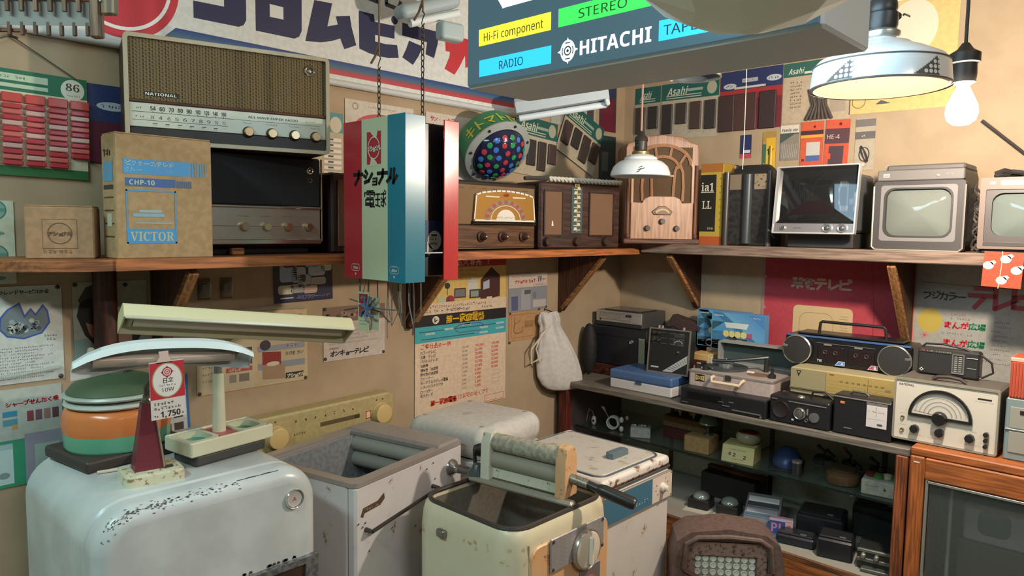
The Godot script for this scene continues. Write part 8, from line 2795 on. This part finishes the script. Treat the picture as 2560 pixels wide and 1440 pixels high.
	part(t, "jar", Sh.new().lathe([[.045, .0], [.055, .006], [.060, .022], [.056, .038], [.040, .046], [.038, .050]], 32), mt("5a4630", .15))
	part(t, "lid", Sh.new().lathe([[.042, .049], [.042, .055], [.0, .058]], 28), mt("4a3a2a", .3))
	t = carton("printed_white_box", "open white printed box at the right end of the glass shelf", Vector3(-.33, GS, 1.335), -82, Vector3(.125, .05, .10), "b4b0a0")
	k = ink()
	k.tiny(-.05, .03, .045, .006, Color("55504a"), 831)
	k.tiny(.005, .02, .022, .016, Color("6a5a58"), 832, 1, .2)
	k.tiny(.015, .008, .04, .007, Color("6a6458"), 833)
	part(t, "printing", k.mesh(), print_mat(), Vector3(0, 0, .0496))
	for i in 4:
		part(t, "contents", Sh.new().ball(Vector3(-.04 + i * .026, .058, .01 * (i % 2)), Vector3(.018, .012, .02), 10), mt(["6a2c26", "4f7a3c", "c4b8a0", "3d6a44"][i], .4))

const DK := .421

func deck_items() -> void:
	var k: Ink
	# two glass-topped meters at the left
	for i in 2:
		var t := thing("glass_meter", ["round glass-topped meter on a dark block, the left one on the case floor", "round glass-topped meter on a dark block, the right one on the case floor"][i], "meter", Vector3(-.33 + .02 * i, DK, .655 + i * .115), -80, "meters on the case floor")
		part(t, "block", Sh.new().box(Vector3(0, .02, 0), Vector3(.085, .04, .085), .004), mt("242220", .4))
		part(t, "glass_dome", Sh.new().lathe([[.034, .040], [.034, .046], [.026, .058], [.012, .064], [.0, .065]], 28), mt("8a948e", .08, .3))
		part(t, "paper", Sh.new().box(Vector3(.0, .0006, .055), Vector3(.10, .001, .05), .0), mt("c9c2b4", .8))
	solo("dark_crate", "dark crate at the back left of the case floor", "crate", Sh.new().box(Vector3(0, .05, 0), Vector3(.24, .10, .12), .004), mt("26221f", .7), Vector3(-.14, DK, .70), -90)
	solo("wooden_lath", "reddish wooden lath lying on the dark crate", "lath", Sh.new().box(Vector3(0, .008, 0), Vector3(.26, .016, .03), .002), wood("6a4430", 0), Vector3(-.13, DK + .10, .71), -90)
	# grey desk machine with a sloping keyboard
	var t := thing("sloping_calculator", "grey desk machine with a sloping striped top on the case floor", "machine", Vector3(-.305, DK, .905), -72)
	part(t, "body", Sh.new().slab(V([.085, .0, .085, .035, -.075, .085, -.085, .08, -.085, .0]), -.065, .065, .004, 1, Transform3D(Basis(Vector3.BACK, Vector3.UP, Vector3.LEFT), Vector3.ZERO)), mt("77787a", .4))
	var slope := Transform3D(Basis(Vector3.RIGHT, atan2(.05, .16)), Vector3(0, .0615, .004))
	for a in [[-.045, "cfcfca", .03], [-.01, "4a4c50", .03], [.028, "9a9ea2", .026], [.056, "55687a", .02]]:
		part(t, "key_row", Sh.new().add(Sh.new().box(Vector3(0, .0, a[0]), Vector3(.115, .006, a[2]), .002), slope), mt(a[1], .4))
	# small pink and blue cassette box
	t = thing("printed_pack", "small pink and blue printed pack standing on the case floor", "packet", Vector3(-.375, DK, 1.008), -72)
	part(t, "box", Sh.new().box(Vector3(0, .034, 0), Vector3(.082, .068, .024), .002), mt("7a6478", .5))
	k = ink()
	k.rect(-.041, .010, .055, .048, Color("3c4a88"))
	k.text("PL", -.034, .016, .034, Color("b08098"), 1, .044)
	k.rect(.014, .006, .026, .054, Color("b9a0a4"))
	k.oval(.027, .036, .009, .012, Color("c0504a"), 1)
	k.rect(-.041, .058, .082, .008, Color("b9a8b4"))
	part(t, "printing", k.mesh(), print_mat(), Vector3(0, 0, .0116))
	solo("blue_leaflet", "bright blue leaflet lying flat beside the printed pack", "leaflet", Sh.new().box(Vector3(0, .001, 0), Vector3(.06, .002, .09), .0), mt("3f86b4", .5), Vector3(-.425, DK, .985), 12)
	# dark players
	for i in 4:
		var p: Array = [[-.40, 1.075, .13, .036, .07, "22232c"], [-.25, 1.11, .16, .085, .15, "26262a"], [-.395, 1.212, .115, .07, .10, "202024"], [-.11, 1.27, .18, .12, .11, "2b2e2d"]][i]
		t = thing("cassette_recorder", ["flat dark blue recorder lying behind the wooden front rail", "large black recorder with a sloping lid in the middle of the case floor", "black recorder with a handle grip in front of the larger one", "dark box-shaped recorder at the back of the case floor"][i], "recorder", Vector3(p[0], DK, p[1]), -78)
		part(t, "body", Sh.new().box(Vector3(0, p[3] / 2, 0), Vector3(p[2], p[3], p[4]), .006), mt(p[5], .3))
		part(t, "lid", Sh.new().box(Vector3(0, p[3] + .003, .0), Vector3(p[2] * .9, .008, p[4] * .8), .003), mt("2a2a2c", .2))
		part(t, "badge", Sh.new().box(Vector3(p[2] * .2, p[3] + .0075, p[4] * .25), Vector3(.02, .002, .006), .0), mt("a9a6a4", .3, .6))
	t = thing("silver_tuner", "dark tuner with silver edges and two knobs, right end of the case floor", "tuner", Vector3(-.35, DK, 1.345), -80)
	part(t, "body", Sh.new().box(Vector3(0, .035, 0), Vector3(.13, .07, .16), .004), mt("2b2d2a", .4))
	part(t, "front_edge", Sh.new().box(Vector3(0, .064, .081), Vector3(.13, .010, .004), .001), mt("77786c", .3, .5))
	part(t, "front_edge", Sh.new().box(Vector3(0, .034, .083), Vector3(.13, .012, .008), .001), mt("6f7068", .3, .5))
	part(t, "front_tray", Sh.new().box(Vector3(.01, .008, .095), Vector3(.12, .012, .03), .002), mt("5f625a", .3, .4))
	for x in [-.045, -.005]:
		part(t, "knob", Sh.new().lathe([[.009, .0], [.008, .012], [.005, .014], [.006, .020], [.0, .021]], 14, Transform3D(Basis(Vector3.RIGHT, PI / 2), Vector3(x, .05, .082))), mt("b9b8b2", .2, .8))

# old cast-iron heater with studded glass panes behind hoops
func heater() -> void:
	var t := thing("iron_heater", "brown cast-iron heater with a studded glass pane behind metal hoops", "heater", Vector3(-.96, 0, 1.075), -52)
	t.scale.y = .962
	var iron := grained("66524a", .55, .88, .03)
	# hooded body: half-round top
	var o := V([-.155, .0, .155, .0, .165, .58, .150, .645, .11, .675, .0, .69, -.11, .675, -.150, .645, -.165, .58])
	var inn := V([-.118, .02, .118, .02, .118, .595, .112, .635, .085, .649, .0, .651, -.085, .649, -.112, .635, -.118, .595])
	part(t, "hood", Sh.new().frame(o, inn, -.06, .05), iron)
	part(t, "back_plate", Sh.new().slab(o, -.075, -.06, .0, 1), iron)
	part(t, "hood_ridge", Sh.new().tube([Vector3(-.130, .56, .052), Vector3(-.122, .64, .054), Vector3(-.09, .662, .056), Vector3(0, .669, .057), Vector3(.09, .662, .056), Vector3(.122, .64, .054), Vector3(.130, .56, .052)], .008, 8), iron)
	var pm := worn("8a7064", "5a4038", .6, .3, 8.0, 61)
	part(t, "pane_frame", Sh.new().frame(V([-.116, .30, .116, .30, .116, .625, .105, .643, -.105, .643, -.116, .625]), V([-.096, .32, .088, .32, .088, .597, .086, .600, -.094, .600, -.096, .597]), .02, .04), pm)
	var g := part(t, "glass_pane", Sh.new().box(Vector3(-.004, .459, .022), Vector3(.19, .284, .006), .0), mt("8f9286", .25))
	var stud := Sh.new().lathe([[.0095, .0], [.0105, .002], [.0085, .005], [.006, .0035], [.0, .003]], 12, Transform3D(Basis(Vector3.RIGHT, PI / 2), Vector3.ZERO)).mesh()
	for i in 8:
		for j in 12:
			part(g, "glass_stud", stud, mt("d4d4c8", .1), Vector3(-.0845 + i * .023, .342 + j * .022, .0245))
	# hoops bowed out in front
	for y in [.555, .45, .36]:
		var pts := []
		for i in 13:
			var f := i / 12.0
			pts.append(Vector3(-.13 + .26 * f, y - .02 * sin(PI * f), .048 + .075 * sin(PI * f)))
		part(t, "hoop", Sh.new().tube(pts, .008, 6), mt("4a3228", .5, .4))
	part(t, "slanted_bar", Sh.new().tube([Vector3(-.13, .545, .07), Vector3(.06, .40, .118)], .006, 6), mt("4a2c24", .5, .4))
	part(t, "apron", Sh.new().box(Vector3(0, .17, .05), Vector3(.25, .34, .06), .02), mt("3a3434", .6))
